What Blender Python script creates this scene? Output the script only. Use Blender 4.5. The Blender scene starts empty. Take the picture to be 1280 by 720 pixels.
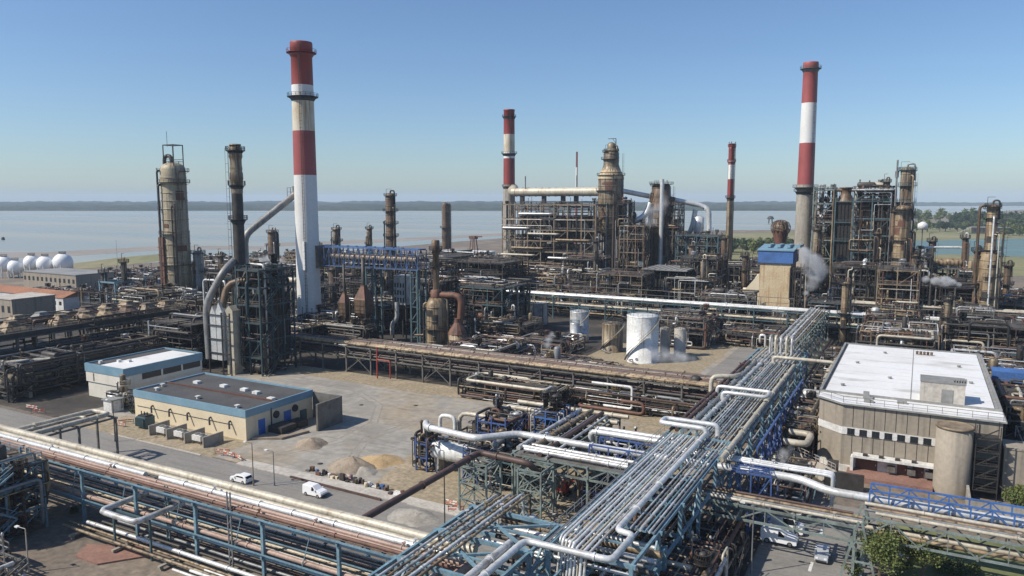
import bpy, math, random
from math import sin, cos, pi, radians, sqrt
from mathutils import Vector
S = bpy.context.scene
COL = S.collection
# ---------------------------------------------------------------- survey of the site
F, EYE, PITCH = 940.0, 50.0, math.atan(111/940.0)
AX = radians(28.5)                       # the plant grid is turned against the view axis
CA, SA = cos(AX), sin(AX)
def W(p):
    return Vector((CA*p[0]+SA*p[1], -SA*p[0]+CA*p[1], p[2]))
def GP(px, py, z=0.0):
    """site coordinates (a, b, z) of the point of height z seen at a pixel of the photo"""
    u, v = (px-640)/F, (py-360)/F
    dx, dy, dz = u, cos(PITCH)-v*sin(PITCH), -sin(PITCH)-v*cos(PITCH)
    t = (z-EYE)/dz
    X, Y = dx*t, dy*t
    return Vector((CA*X-SA*Y, SA*X+CA*Y, z))
def XB(px, b):
    """a of the place on site line b that is seen in photo column px"""
    k = (px-640)/F
    # X = CA a + SA b ; Y = -SA a + CA b ; X/Y ~ k (Y ~ axial depth)
    return (k*CA*b-SA*b)/(CA+k*SA)
def ZT(a, b, py):
    """height at site (a, b) seen in photo row py"""
    Y = -SA*a+CA*b
    v = (py-360)/F
    t = Y/(cos(PITCH)-v*sin(PITCH))
    return EYE+t*(-sin(PITCH)-v*cos(PITCH))
# ---------------------------------------------------------------- materials
def lin(c):
    return tuple((x/12.92 if x <= .04045 else ((x+.055)/1.055)**2.4) for x in (c[0]/255, c[1]/255, c[2]/255))
MATS = {}
def mat(name, col, rough=.6, metal=0.0, col2=None, nscale=.6, lo=.4, hi=.7, streak=None, sk_lo=.5, sk_hi=.75, bump=0.0, grain=.18, sk_scale=(1.2, 1.2, .07)):
    if name in MATS: return MATS[name]
    m = bpy.data.materials.new(name); m.use_nodes = True
    nt = m.node_tree; nd = nt.nodes; ln = nt.links
    bs = nd['Principled BSDF']
    bs.inputs['Roughness'].default_value = rough
    bs.inputs['Metallic'].default_value = metal
    tc = nd.new('ShaderNodeTexCoord')
    def noise(scale, detail=4, vec=None):
        n = nd.new('ShaderNodeTexNoise'); n.inputs['Scale'].default_value = scale; n.inputs['Detail'].default_value = detail
        ln.new(vec or tc.outputs['Object'], n.inputs['Vector']); return n
    def ramp(src, lo, hi):
        r = nd.new('ShaderNodeMapRange'); r.inputs[1].default_value = lo; r.inputs[2].default_value = hi
        ln.new(src.outputs['Fac'], r.inputs[0]); return r
    def mix(f, c1, c2, blend='MIX'):
        x = nd.new('ShaderNodeMix'); x.data_type = 'RGBA'; x.blend_type = blend
        for sock, c in ((x.inputs[6], c1), (x.inputs[7], c2)):
            if isinstance(c, tuple): sock.default_value = (*c, 1)
            else: ln.new(c, sock)
        if isinstance(f, (int, float)): x.inputs[0].default_value = f
        else: ln.new(f, x.inputs[0])
        return x.outputs[2]
    c = tuple(col)
    if col2: c = mix(ramp(noise(nscale), lo, hi).outputs[0], c, tuple(col2))
    if streak:
        mp = nd.new('ShaderNodeMapping'); mp.inputs['Scale'].default_value = sk_scale
        ln.new(tc.outputs['Object'], mp.inputs[0])
        c = mix(ramp(noise(1.0, 5, mp.outputs[0]), sk_lo, sk_hi).outputs[0], c, tuple(streak))
    if grain:
        n = noise(nscale*5+.7, 5); r = nd.new('ShaderNodeMapRange')
        r.inputs[1].default_value = .3; r.inputs[2].default_value = .7
        r.inputs[3].default_value = 1-grain; r.inputs[4].default_value = 1+grain
        ln.new(n.outputs['Fac'], r.inputs[0])
        g = nd.new('ShaderNodeCombineColor')
        for i in range(3): ln.new(r.outputs[0], g.inputs[i])
        c = mix(1.0, c, g.outputs[0], 'MULTIPLY')
    if isinstance(c, tuple): bs.inputs['Base Color'].default_value = (*c, 1)
    else: ln.new(c, bs.inputs['Base Color'])
    if bump:
        b = nd.new('ShaderNodeBump'); b.inputs['Strength'].default_value = bump; b.inputs['Distance'].default_value = .1
        ln.new(noise(nscale*8, 4).outputs['Fac'], b.inputs['Height']); ln.new(b.outputs[0], bs.inputs['Normal'])
    MATS[name] = m
    return m
RUST = (.13, .055, .025)
DIRT = (.07, .055, .04)
mat('aluminium_cladding', (.55, .555, .55), .42, .25, (.34, .33, .31), .8, lo=.45, hi=.62, streak=(.2, .16, .12), sk_lo=.55, sk_hi=.75)
mat('khaki_shell', (.38, .33, .225), .55, .05, (.27, .22, .145), .16, streak=(.12, .09, .06), sk_lo=.5, sk_hi=.72)
mat('bright_cladding', (.66, .67, .66), .38, .3, (.5, .5, .48), .25, streak=(.34, .3, .25), sk_lo=.62, sk_hi=.85)
mat('cream_cladding', (.50, .46, .37), .5, .1, (.36, .32, .25), .3, streak=(.2, .15, .1), sk_lo=.55, sk_hi=.8)
mat('white_paint', (.68, .69, .67), .45, 0, (.56, .56, .53), .2, streak=(.36, .3, .23), sk_lo=.56, sk_hi=.8)
mat('white_roofing', (.72, .72, .71), .6, 0, (.64, .64, .62), .1, streak=(.5, .49, .46), sk_lo=.56, sk_hi=.7, sk_scale=(.1, .22, 1), grain=.05)
mat('pinkish_pipe', (.36, .25, .2), .55, 0, (.26, .17, .13), .4)
mat('rust_pipe', (.15, .075, .05), .65, 0, (.09, .045, .03), .5)
mat('brown_pipe', (.10, .06, .048), .55, 0, (.07, .04, .03), .5)
mat('grey_pipe', (.24, .25, .255), .45, .25, (.15, .15, .15), .4)
mat('dark_pipe', (.06, .054, .048), .55, .1, (.03, .026, .023), .5)
mat('tan_cladding', (.33, .25, .15), .5, .1, (.18, .125, .07), .3, streak=(.07, .045, .028), sk_lo=.46, sk_hi=.66)
mat('old_cladding', (.29, .235, .155), .5, .15, (.14, .10, .062), .22, streak=(.05, .035, .025), sk_lo=.45, sk_hi=.64)
mat('brown_cladding', (.19, .125, .075), .52, .12, (.085, .055, .036), .25, streak=(.04, .027, .02), sk_lo=.45, sk_hi=.7)
mat('grey_shell', (.27, .27, .26), .5, .15, (.17, .165, .155), .25, streak=(.1, .085, .07), sk_lo=.5, sk_hi=.75)
mat('rust_shell', (.17, .075, .045), .65, 0, (.09, .045, .03), .4, streak=(.045, .03, .022))
mat('pale_blue_steel', (.17, .28, .34), .5, 0, (.11, .18, .22), .5, grain=.2)
mat('teal_steel', (.075, .13, .145), .55, 0, (.045, .08, .09), .5)
mat('green_grey_steel', (.20, .25, .235), .55, 0, (.12, .13, .115), .5)
mat('blue_paint', (.06, .11, .29), .5, 0, (.04, .07, .17), .6)
mat('near_black', (.014, .013, .013), .7, 0, (.022, .019, .017), .3)  # plain near-black; also serves as painted darkness in pipe palette and interiors
mat('bright_blue', (.06, .15, .38), .5, 0, (.05, .11, .27), .3)
mat('grey_steel', (.16, .155, .14), .55, .05, (.085, .075, .065), .6)
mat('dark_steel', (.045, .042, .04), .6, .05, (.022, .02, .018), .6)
mat('tan_steel', (.25, .195, .13), .6, 0, (.11, .075, .05), .5)
mat('grating', (.075, .07, .065), .75, 0, (.04, .036, .032), .4)
mat('truss_blue', (.07, .14, .30), .5, 0, (.05, .09, .19), .5)
mat('furnace_steel', (.035, .065, .075), .55, 0, (.025, .04, .045), .5)
mat('grating_light', (.24, .235, .22), .75, 0, (.15, .14, .125), .4)
mat('concrete', (.33, .31, .27), .85, 0, (.24, .22, .19), .3, streak=(.17, .15, .12), sk_lo=.55, sk_hi=.8)
mat('pale_concrete', (.46, .43, .38), .85, 0, (.36, .33, .29), .2, streak=(.24, .2, .16), sk_lo=.6, sk_hi=.85)
mat('chimney_red', (.27, .045, .038), .5, 0, (.2, .035, .03), .12, streak=(.13, .03, .028), sk_lo=.55, sk_hi=.85, grain=.06)
mat('chimney_faded_red', (.32, .075, .07), .55, 0, (.25, .055, .05), .12, streak=(.4, .16, .14), sk_lo=.62, sk_hi=.85, grain=.06)
mat('chimney_white', (.70, .70, .68), .5, 0, (.62, .61, .58), .1, streak=(.5, .42, .3), sk_lo=.62, sk_hi=.85, grain=.05)
mat('chimney_stained', (.62, .57, .47), .55, 0, (.5, .42, .29), .15, streak=(.33, .22, .1), sk_lo=.5, sk_hi=.75, grain=.06)
mat('chimney_grey', (.36, .33, .28), .7, 0, (.27, .24, .2), .15, streak=(.17, .14, .11), sk_lo=.5, sk_hi=.8)
mat('sphere_white', (.80, .81, .81), .4, 0, (.72, .73, .73), .2, grain=.04)
mat('office_wall', (.64, .61, .53), .75, 0, (.56, .53, .46), .25, streak=(.45, .42, .36), sk_lo=.6, sk_hi=.85, grain=.05)
mat('cream_wall', (.66, .57, .40), .75, 0, (.6, .51, .36), .2, streak=(.5, .42, .3), sk_lo=.62, sk_hi=.9, grain=.05)
mat('yellow_wall', (.55, .45, .29), .75, 0, (.46, .34, .2), .2, streak=(.3, .15, .06), sk_lo=.52, sk_hi=.8)
mat('white_wall', (.62, .62, .6), .75, 0, (.5, .49, .46), .3)
mat('grey_panel', (.30, .262, .208), .8, 0, (.265, .23, .183), .15, streak=(.17, .15, .125), sk_lo=.5, sk_hi=.78, grain=.1)
mat('blue_trim', (.19, .31, .385), .5, 0, (.14, .26, .34), .2, grain=.07)
mat('roof_felt', (.075, .075, .075), .9, 0, (.05, .05, .05), .15)
mat('red_brown_door', (.12, .055, .04), .6, 0, (.09, .045, .035), .4)
mat('red_paving', (.26, .145, .11), .9, 0, (.2, .11, .085), .3)
mat('blue_door', (.04, .13, .42), .4, 0, grain=.05)
mat('red_roof', (.30, .135, .07), .8, 0, (.22, .1, .055), .1)
mat('grey_roof', (.26, .26, .25), .7, 0, (.19, .19, .18), .1)
mat('glass_dark', (.02, .025, .03), .12, 0, grain=0)
mat('car_white', (.78, .79, .8), .22, 0, grain=.02)
mat('car_silver', (.5, .52, .54), .25, .4, grain=.02)
mat('car_dark', (.05, .055, .065), .25, .2, grain=.02)
mat('tyre', (.02, .02, .02), .85, 0, grain=.1)
mat('rim_metal', (.4, .4, .41), .35, .7, grain=.05)
mat('lamp_clear', (.75, .76, .78), .1, 0, grain=0)
mat('lamp_red', (.35, .02, .015), .2, 0, grain=0)
mat('sand', (.42, .30, .16), .95, 0, (.34, .24, .13), .5, bump=.4)
mat('spoil', (.30, .245, .185), .95, 0, (.2, .16, .12), .5, bump=.5)
mat('red_white', (.5, .12, .07), .6, 0, (.7, .66, .6), 1.2, lo=.49, hi=.51)
mat('red_paint', (.4, .05, .035), .5, 0, (.28, .04, .03), .5)
mat('yellow_paint', (.5, .36, .05), .5, 0, (.4, .28, .05), .5)
mat('foliage', (.14, .165, .04), .65, 0, (.075, .10, .026), .5, lo=.35, hi=.65)
mat('foliage_dark', (.035, .06, .02), .75, 0, (.02, .038, .014), .3)
mat('foliage_mid', (.06, .09, .028), .75, 0, (.035, .058, .02), .1)
mat('bark', (.11, .085, .06), .9, 0, (.07, .05, .035), 1.5)
# ---------------------------------------------------------------- mesh builder, in site coordinates
def V(*a): return Vector(a)
class MB:
    def __init__(s): s.v, s.f, s.mi, s.sm, s.m = [], [], [], [], 0
    def add(s, vs, fs, smooth=False):
        k = len(s.v); s.v += [tuple(p) for p in vs]
        for f in fs: s.f.append(tuple(i+k for i in f)); s.mi.append(s.m); s.sm.append(smooth)
        return s
    def box(s, a0, a1, b0, b1, z0, z1):
        vs = [(a0,b0,z0),(a1,b0,z0),(a1,b1,z0),(a0,b1,z0),(a0,b0,z1),(a1,b0,z1),(a1,b1,z1),(a0,b1,z1)]
        return s.add(vs, [(3,2,1,0),(4,5,6,7),(0,1,5,4),(1,2,6,5),(2,3,7,6),(3,0,4,7)])
    def prism(s, pts, z0, z1):
        n = len(pts)
        area = sum(pts[i][0]*pts[(i+1)%n][1]-pts[(i+1)%n][0]*pts[i][1] for i in range(n))
        if area < 0: pts = pts[::-1]
        vs = [(p[0],p[1],z0) for p in pts]+[(p[0],p[1],z1) for p in pts]
        fs = [tuple(range(n-1,-1,-1)), tuple(range(n,2*n))]
        fs += [(i,(i+1)%n,n+(i+1)%n,n+i) for i in range(n)]
        return s.add(vs, fs)
    def frame(s, d):
        d = d.normalized(); up = V(0,0,1) if abs(d.z) < .95 else V(0,1,0)
        x = d.cross(up).normalized(); y = x.cross(d).normalized(); return x, y
    def bar(s, p, q, w=.2, h=None):
        p, q = Vector(p), Vector(q); h = h or w
        if (q-p).length < 1e-4: return s
        x, y = s.frame(q-p); x = x*(w/2); y = y*(h/2)
        vs = [e+c for e in (p,q) for c in (-x-y, x-y, x+y, -x+y)]
        return s.add(vs, [(3,2,1,0),(4,5,6,7),(0,1,5,4),(1,2,6,5),(2,3,7,6),(3,0,4,7)])
    def cyl(s, p, q, r, r2=None, n=10, caps=True):
        p, q = Vector(p), Vector(q); r2 = r if r2 is None else r2
        x, y = s.frame(q-p)
        vs = [p+(x*cos(2*pi*i/n)+y*sin(2*pi*i/n))*r for i in range(n)]+[q+(x*cos(2*pi*i/n)+y*sin(2*pi*i/n))*r2 for i in range(n)]
        s.add(vs, [(i,i+n,(i+1)%n+n,(i+1)%n) for i in range(n)], True)
        if caps:
            s.add(vs[:n], [tuple(range(n))]); s.add(vs[n:], [tuple(range(n-1,-1,-1))])
        return s
    def lathe(s, c, prof, n=20, smooth=True, a0=0.0):
        vs = [(c[0]+r*cos(a0+2*pi*i/n), c[1]+r*sin(a0+2*pi*i/n), c[2]+z) for r, z in prof for i in range(n)]
        fs = [(j*n+i, j*n+(i+1)%n, (j+1)*n+(i+1)%n, (j+1)*n+i) for j in range(len(prof)-1) for i in range(n)]
        s.add(vs, fs, smooth)
        k = (len(prof)-1)*n
        if prof[-1][0] > .01: s.add([vs[k+i] for i in range(n)], [tuple(range(n))])
        return s
    def drum(s, c, axis, L, r, n=14):
        """horizontal pressure vessel with domed ends"""
        d = Vector(axis).normalized(); c = Vector(c); x, y = s.frame(d)
        prof = [(0,-L/2-r*.5),(r*.6,-L/2-r*.4),(r*.92,-L/2-r*.17),(r,-L/2),(r,L/2),(r*.92,L/2+r*.17),(r*.6,L/2+r*.4),(0,L/2+r*.5)]
        vs = [c+d*t+(x*cos(2*pi*i/n)+y*sin(2*pi*i/n))*rr for rr, t in prof for i in range(n)]
        return s.add(vs, [(j*n+i,(j+1)*n+i,(j+1)*n+(i+1)%n,j*n+(i+1)%n) for j in range(len(prof)-1) for i in range(n)], True)
    def sphere(s, c, r, n=16, m=10, zs=1.0):
        return s.lathe((c[0],c[1],c[2]), [(r*sin(pi*j/m)+(.0001 if j in (0,m) else 0), -r*zs*cos(pi*j/m)) for j in range(m+1)], n)
    def path(s, pts, r, n=8, bend=None, caps=True):
        pts = [Vector(p) for p in pts]; bend = bend or r*2.5
        out = [pts[0]]
        for i in range(1, len(pts)-1):
            p, a, b = pts[i], pts[i-1], pts[i+1]
            la, lb = (a-p).length, (b-p).length
            if la < 1e-4 or lb < 1e-4: continue
            k = min(bend, la*.49, lb*.49)
            s0, s1 = p+(a-p)*(k/la), p+(b-p)*(k/lb)
            for t in (0, .33, .67, 1): out.append(s0*(1-t)**2+p*(2*t*(1-t))+s1*t*t)
        out.append(pts[-1])
        o2 = [out[0]]
        for p in out[1:]:
            if (p-o2[-1]).length > 1e-4: o2.append(p)
        out = o2
        d = (out[1]-out[0]).normalized(); x, y = s.frame(d); vs = []
        for i, p in enumerate(out):
            dn = (out[min(i+1,len(out)-1)]-out[max(i-1,0)]).normalized()
            x = (x-dn*x.dot(dn)).normalized(); y = dn.cross(x)
            vs += [p+(x*cos(2*pi*j/n)+y*sin(2*pi*j/n))*r for j in range(n)]
        m = len(out)
        s.add(vs, [(j*n+i, j*n+(i+1)%n, (j+1)*n+(i+1)%n, (j+1)*n+i) for j in range(m-1) for i in range(n)], True)
        if caps:
            s.add(vs[:n], [tuple(range(n-1,-1,-1))]); s.add(vs[-n:], [tuple(range(n))])
        return s
    def rail(s, pts, h=1.1, step=2.4, w=.08, closed=False):
        pts = [Vector(p) for p in pts]
        if closed: pts = pts+[pts[0]]
        for p, q in zip(pts, pts[1:]):
            L = (q-p).length
            if L < .05: continue
            k = max(1, int(L/step)); up = V(0,0,h)
            s.bar(p+up, q+up, w); s.bar(p+up*.5, q+up*.5, w*.8)
            for i in range(k+1): m = p.lerp(q, i/k); s.bar(m, m+up, w)
        return s
    def ladder(s, p, z1, d, w=.5):
        """caged ladder rising from p to height z1, standing off in direction d"""
        p = Vector(p); d = Vector(d).normalized(); t = V(-d.y, d.x, 0)*w/2; H = V(0,0,z1-p.z)
        s.bar(p+t, p+t+H, .08); s.bar(p-t, p-t+H, .08)
        for k in range(1, int(H.z/1.2)): s.bar(p+t+V(0,0,k*1.2), p-t+V(0,0,k*1.2), .06)
        for k in range(2, int(H.z/2.4)):
            z = V(0,0,k*2.4); ring = [p+t+z, p+t*1.3+d*.5+z, p+d*.8+z, p-t*1.3+d*.5+z, p-t+z]
            for e, f in zip(ring, ring[1:]): s.bar(e, f, .06)
        s.bar(p+d*.8+V(0,0,4.8), p+d*.8+H, .06)
        return s
    def build(s, name, mats, parent=None, loc=None, **props):
        if isinstance(mats, str): mats = [mats]
        me = bpy.data.meshes.new(name)
        if parent is not None: o0 = Vector(parent['_site'])
        elif loc is not None: o0 = Vector(loc)
        else:
            xs = [p[0] for p in s.v]; ys = [p[1] for p in s.v]; zs = [p[2] for p in s.v]
            o0 = V((min(xs)+max(xs))/2, (min(ys)+max(ys))/2, min(zs))
        me.from_pydata([(p[0]-o0.x, p[1]-o0.y, p[2]-o0.z) for p in s.v], [], s.f)
        for mm in mats: me.materials.append(MATS[mm])
        me.polygons.foreach_set('material_index', s.mi); me.polygons.foreach_set('use_smooth', s.sm)
        me.update()
        o = bpy.data.objects.new(name, me); COL.objects.link(o)
        if parent is not None:
            o.parent = TRUE_PARENT.get(parent.name, parent)
            o['_site'] = tuple(o0)
        else:
            o.location = W(o0); o.rotation_euler.z = -AX; o['_site'] = tuple(o0)
        for k, v in props.items(): o[k] = v
        return o
TRUE_PARENT = {}
def tag(o, label, cat, group=None, kind=None):
    o['label'] = label; o['category'] = cat
    if group: o['group'] = group
    if kind: o['kind'] = kind
    return o
def thing(name, label, cat, loc, group=None):
    o = bpy.data.objects.new(name, None); COL.objects.link(o)
    o.location = W(loc); o.rotation_euler.z = -AX; o['_site'] = tuple(loc); o.empty_display_size = .5
    return tag(o, label, cat, group)
def dup(root, loc, rot=0.0, label=None):
    kids = list(root.children)
    r = root.copy(); COL.objects.link(r); r.location = W(loc); r.rotation_euler.z = -AX+rot
    if label: r['label'] = label
    for ch in kids:
        c = ch.copy(); COL.objects.link(c); c.parent = r
        for g in ch.children:
            d = g.copy(); COL.objects.link(d); d.parent = c
    return r
def struct(mb, name, mats):
    o = mb.build(name, mats); o['kind'] = 'structure'; return o
# ---------------------------------------------------------------- camera, daylight, air
cam = bpy.data.cameras.new('camera'); camo = bpy.data.objects.new('camera', cam); COL.objects.link(camo)
camo.location = (0, 0, EYE); camo.rotation_euler = (pi/2-PITCH, 0, 0)
cam.sensor_width = 36; cam.lens = 36*F/1280; cam.clip_start = .5; cam.clip_end = 60000
S.camera = camo
world = bpy.data.worlds.new('World'); S.world = world; world.use_nodes = True
wn = world.node_tree.nodes; wl = world.node_tree.links
SUN_EL, SUN_DIR = radians(45), Vector((-.955, -.295))         # sun to the left, a little behind the viewer
sky = wn.new('ShaderNodeTexSky'); sky.sky_type = 'NISHITA'; sky.sun_disc = False
sky.sun_elevation = SUN_EL
sky.sun_rotation = math.atan2(SUN_DIR.x, SUN_DIR.y)
sky.air_density = 1.0; sky.dust_density = .6; sky.ozone_density = 3.0; sky.altitude = 0
tint = wn.new('ShaderNodeMix'); tint.data_type = 'RGBA'; tint.blend_type = 'MULTIPLY'; tint.inputs[0].default_value = 1; tint.inputs[7].default_value = (.80, .915, 1.05, 1)
wl.new(sky.outputs[0], tint.inputs[6]); wl.new(tint.outputs[2], wn['Background'].inputs[0]); wn['Background'].inputs[1].default_value = .11
sl = bpy.data.lights.new('sun', 'SUN'); so = bpy.data.objects.new('sun', sl); COL.objects.link(so)
sl.energy = 4.9; sl.angle = radians(.5); sl.color = (1, .92, .80)
d = Vector((SUN_DIR.x*cos(SUN_EL), SUN_DIR.y*cos(SUN_EL), sin(SUN_EL)))
so.rotation_euler = d.to_track_quat('Z', 'Y').to_euler(); so.location = (-300, -100, 300)
S.view_settings.view_transform = 'Standard'; S.view_settings.look = 'None'
S.view_settings.exposure = 0.12; S.view_settings.gamma = 1
S.cycles.max_bounces = 5; S.cycles.diffuse_bounces = 3; S.cycles.glossy_bounces = 2; S.cycles.transmission_bounces = 3
S.cycles.volume_bounces = 1; S.cycles.transparent_max_bounces = 8
S.cycles.use_denoising = True
S.cycles.volume_step_rate = 2.0; S.cycles.volume_max_steps = 64
def volume_mat(name, dens, col, noisy=None, aniso=.0):
    m = bpy.data.materials.new(name); m.use_nodes = True; nt = m.node_tree
    for n in list(nt.nodes):
        if n.type != 'OUTPUT_MATERIAL': nt.nodes.remove(n)
    v = nt.nodes.new('ShaderNodeVolumePrincipled'); v.inputs['Color'].default_value = (*col, 1)
    v.inputs['Density'].default_value = dens; v.inputs['Anisotropy'].default_value = aniso
    nt.links.new(v.outputs[0], nt.nodes['Material Output'].inputs['Volume'])
    if noisy:
        tc = nt.nodes.new('ShaderNodeTexCoord'); n = nt.nodes.new('ShaderNodeTexNoise')
        n.inputs['Scale'].default_value = noisy; n.inputs['Detail'].default_value = 4
        r = nt.nodes.new('ShaderNodeMapRange'); r.inputs[1].default_value = .33; r.inputs[2].default_value = .68
        r.inputs[3].default_value = 0; r.inputs[4].default_value = dens*2.2
        nt.links.new(tc.outputs['Object'], n.inputs['Vector']); nt.links.new(n.outputs['Fac'], r.inputs[0])
        nt.links.new(r.outputs[0], v.inputs['Density'])
    MATS[name] = m
volume_mat('air', .00009, (.68, .83, 1.0))
FAR = 14000.0
mb = MB(); mb.box(-FAR, FAR, -FAR, FAR, -1.0, 135); h = mb.build('haze', 'air', loc=(0,0,0)); h['kind'] = 'stuff'
# ---------------------------------------------------------------- ground
def ground_mat():
    m = bpy.data.materials.new('site_soil'); m.use_nodes = True; nt = m.node_tree; nd = nt.nodes; ln = nt.links
    bs = nd['Principled BSDF']; bs.inputs['Roughness'].default_value = .95
    tc = nd.new('ShaderNodeTexCoord')
    def N(s, det=6):
        n = nd.new('ShaderNodeTexNoise'); n.inputs['Scale'].default_value = s; n.inputs['Detail'].default_value = det; n.inputs['Roughness'].default_value = .62
        ln.new(tc.outputs['Object'], n.inputs['Vector']); return n.outputs['Fac']
    def R(x, stops):
        r = nd.new('ShaderNodeValToRGB'); e = r.color_ramp.elements
        while len(e) < len(stops): e.new(.5)
        for k, (p, c) in zip(e, stops): k.position = p; k.color = (*c, 1)
        ln.new(x, r.inputs[0]); return r.outputs[0]
    def X(a, b, f, bl='MIX'):
        x = nd.new('ShaderNodeMix'); x.data_type = 'RGBA'; x.blend_type = bl
        ln.new(a, x.inputs[6]); ln.new(b, x.inputs[7])
        if isinstance(f, float): x.inputs[0].default_value = f
        else: ln.new(f, x.inputs[0])
        return x.outputs[2]
    return m, N, R, X, bs, ln
def surface(name, big, small, s1=.03, s2=.9, patch=None, s3=.09, track=False):
    m, N, R, X, bs, ln = ground_mat(); m.name = name
    c = X(R(N(s1), big), R(N(s2), small), .5, 'MULTIPLY') if False else R(N(s1), big)
    c = X(c, R(N(s2), small), 1.0, 'MULTIPLY')
    if patch: c = X(c, R(N(s3), [(0,patch),(1,patch)]), R(N(s3*.9), [(.52,(0,0,0)),(.62,(1,1,1))]))
    if track:
        nd = m.node_tree.nodes; tc = nd.new('ShaderNodeTexCoord')
        for sc, rz in (((.03,.55,1),.2), ((.05,.35,1),-.45)):
            mp = nd.new('ShaderNodeMapping'); mp.inputs['Scale'].default_value = sc; mp.inputs['Rotation'].default_value = (0,0,rz)
            n = nd.new('ShaderNodeTexNoise'); n.inputs['Scale'].default_value = 1; n.inputs['Detail'].default_value = 4; n.inputs['Distortion'].default_value = 1.6
            ln.new(tc.outputs['Object'], mp.inputs[0]); ln.new(mp.outputs[0], n.inputs['Vector'])
            c = X(c, R(n.outputs['Fac'], [(.3,(.72,.71,.7)),(.45,(1,1,1)),(.62,(1.06,1.04,1.0))]), .6, 'MULTIPLY')
    ln.new(c, bs.inputs['Base Color']); MATS[name] = m
surface('site_ground', [(.35,(.20,.16,.115)),(.5,(.15,.125,.10)),(.65,(.25,.20,.15))], [(.3,(.65,.65,.65)),(.7,(1.3,1.3,1.3))])
surface('shade_dark_paving', [(.35,(.03,.027,.024)),(.55,(.055,.048,.04)),(.7,(.12,.1,.078))], [(.3,(.6,.6,.6)),(.7,(1.3,1.3,1.3))], .06)  # dark paving, its colour lowered further to deepen the shade between units
surface('yard_gravel', [(.3,(.30,.235,.155)),(.44,(.30,.262,.205)),(.54,(.30,.285,.255)),(.62,(.265,.25,.22)),(.72,(.31,.24,.16))], [(.3,(.75,.75,.75)),(.7,(1.2,1.2,1.2))], .035, .45, (.24,.225,.2), .08, True)
surface('asphalt', [(.35,(.19,.183,.17)),(.6,(.225,.215,.2)),(.75,(.17,.16,.145))], [(.3,(.85,.85,.85)),(.7,(1.12,1.12,1.12))], .05, 1.5, None, .1, True)
surface('dry_verge', [(.35,(.32,.255,.165)),(.5,(.27,.225,.15)),(.65,(.36,.29,.2))], [(.3,(.6,.6,.6)),(.7,(1.3,1.3,1.3))], .12, 1.2)
surface('grass_ground', [(.35,(.10,.125,.04)),(.55,(.14,.15,.06)),(.7,(.19,.17,.08))], [(.3,(.7,.7,.7)),(.7,(1.3,1.3,1.3))], .03, .4)
surface('far_land', [(.3,(.03,.045,.022)),(.5,(.05,.065,.03)),(.66,(.10,.095,.07)),(.75,(.03,.045,.02))], [(.3,(.6,.6,.6)),(.7,(1.5,1.5,1.5))], .004, .02)
surface('bank_land', [(.3,(.14,.145,.06)),(.55,(.2,.19,.09)),(.7,(.26,.22,.13))], [(.3,(.8,.8,.8)),(.7,(1.2,1.2,1.2))], .008, .1)
surface('mud', [(.3,(.22,.2,.175)),(.7,(.28,.255,.23))], [(.3,(.9,.9,.9)),(.7,(1.1,1.1,1.1))], .01, .05)
def water_mat(name, c1, c2, rough, sc):
    m, N, R, X, bs, ln = ground_mat(); m.name = name
    nt = m.node_tree; nd = nt.nodes
    tc = nd.new('ShaderNodeTexCoord'); mp = nd.new('ShaderNodeMapping'); mp.inputs['Scale'].default_value = sc
    mp.inputs['Rotation'].default_value = (0, 0, AX)
    n = nd.new('ShaderNodeTexNoise'); n.inputs['Scale'].default_value = 1; n.inputs['Detail'].default_value = 5
    ln.new(tc.outputs['Object'], mp.inputs[0]); ln.new(mp.outputs[0], n.inputs['Vector'])
    ln.new(R(n.outputs['Fac'], [(.38,c1),(.6,c2)]), bs.inputs['Base Color'])
    rr = nd.new('ShaderNodeMapRange'); rr.inputs[1].default_value=.35; rr.inputs[2].default_value=.65; rr.inputs[3].default_value = rough*.8; rr.inputs[4].default_value = rough*1.5
    ln.new(n.outputs['Fac'], rr.inputs[0]); ln.new(rr.outputs[0], bs.inputs['Roughness'])
    b = nd.new('ShaderNodeBump'); b.inputs['Strength'].default_value = .25; b.inputs['Distance'].default_value = .3
    ln.new(N(.35, 3), b.inputs['Height']); ln.new(b.outputs[0], bs.inputs['Normal'])
    bs.inputs['IOR'].default_value = 1.33; bs.inputs['Specular IOR Level'].default_value = .35
    MATS[name] = m
water_mat('estuary_water', (.255,.275,.24), (.335,.345,.30), .28, (.0006, .006, 1))
water_mat('pond_water', (.10,.165,.15), (.13,.19,.17), .35, (.004, .02, 1))
mb = MB(); mb.add([(-FAR+50,-FAR+50,0),(FAR-50,-FAR+50,0),(FAR-50,FAR-50,0),(-FAR+50,FAR-50,0)], [(0,1,2,3)])
g = mb.build('ground', 'site_ground', loc=(0,0,0)); g['kind'] = 'structure'
def sheet(name, m, pts, z):
    mb = MB(); mb.add([(p[0], p[1], z) for p in pts], [tuple(range(len(pts)))])
    me = mb.build(name, m)
    # counter-clockwise faces look up
    if me.data.polygons[0].normal.z < 0: me.data.flip_normals()
    me['kind'] = 'structure'; return me
sheet('shade_dark_paving', 'shade_dark_paving', [(-420,160),(130,160),(130,478),(-420,478)], .004)
sheet('shade_dark_paving', 'shade_dark_paving', [(-300,98),(-172,98),(-172,159.9),(-300,159.9)], .004)
sheet('yard', 'yard_gravel', [(-172,97),(-34,97),(-34,163),(-172,163)], .008)
sheet('yard', 'yard_gravel', [(-66,176),(-36,176),(-36,276),(-66,276)], .008)
sheet('road', 'asphalt', [(-420,84.5),(-22,84.5),(-22,96.5),(-420,96.5)], .012)
sheet('road', 'asphalt', [(-18,30),(-3.5,30),(-3.5,130),(-18,130)], .016)
sheet('road', 'asphalt', [(-52,176),(-44,176),(-44,276),(-52,276)], .012)
sheet('verge', 'dry_verge', [(-160,96.5),(-119,96.5),(-119,107),(-160,107)], .014)
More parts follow.
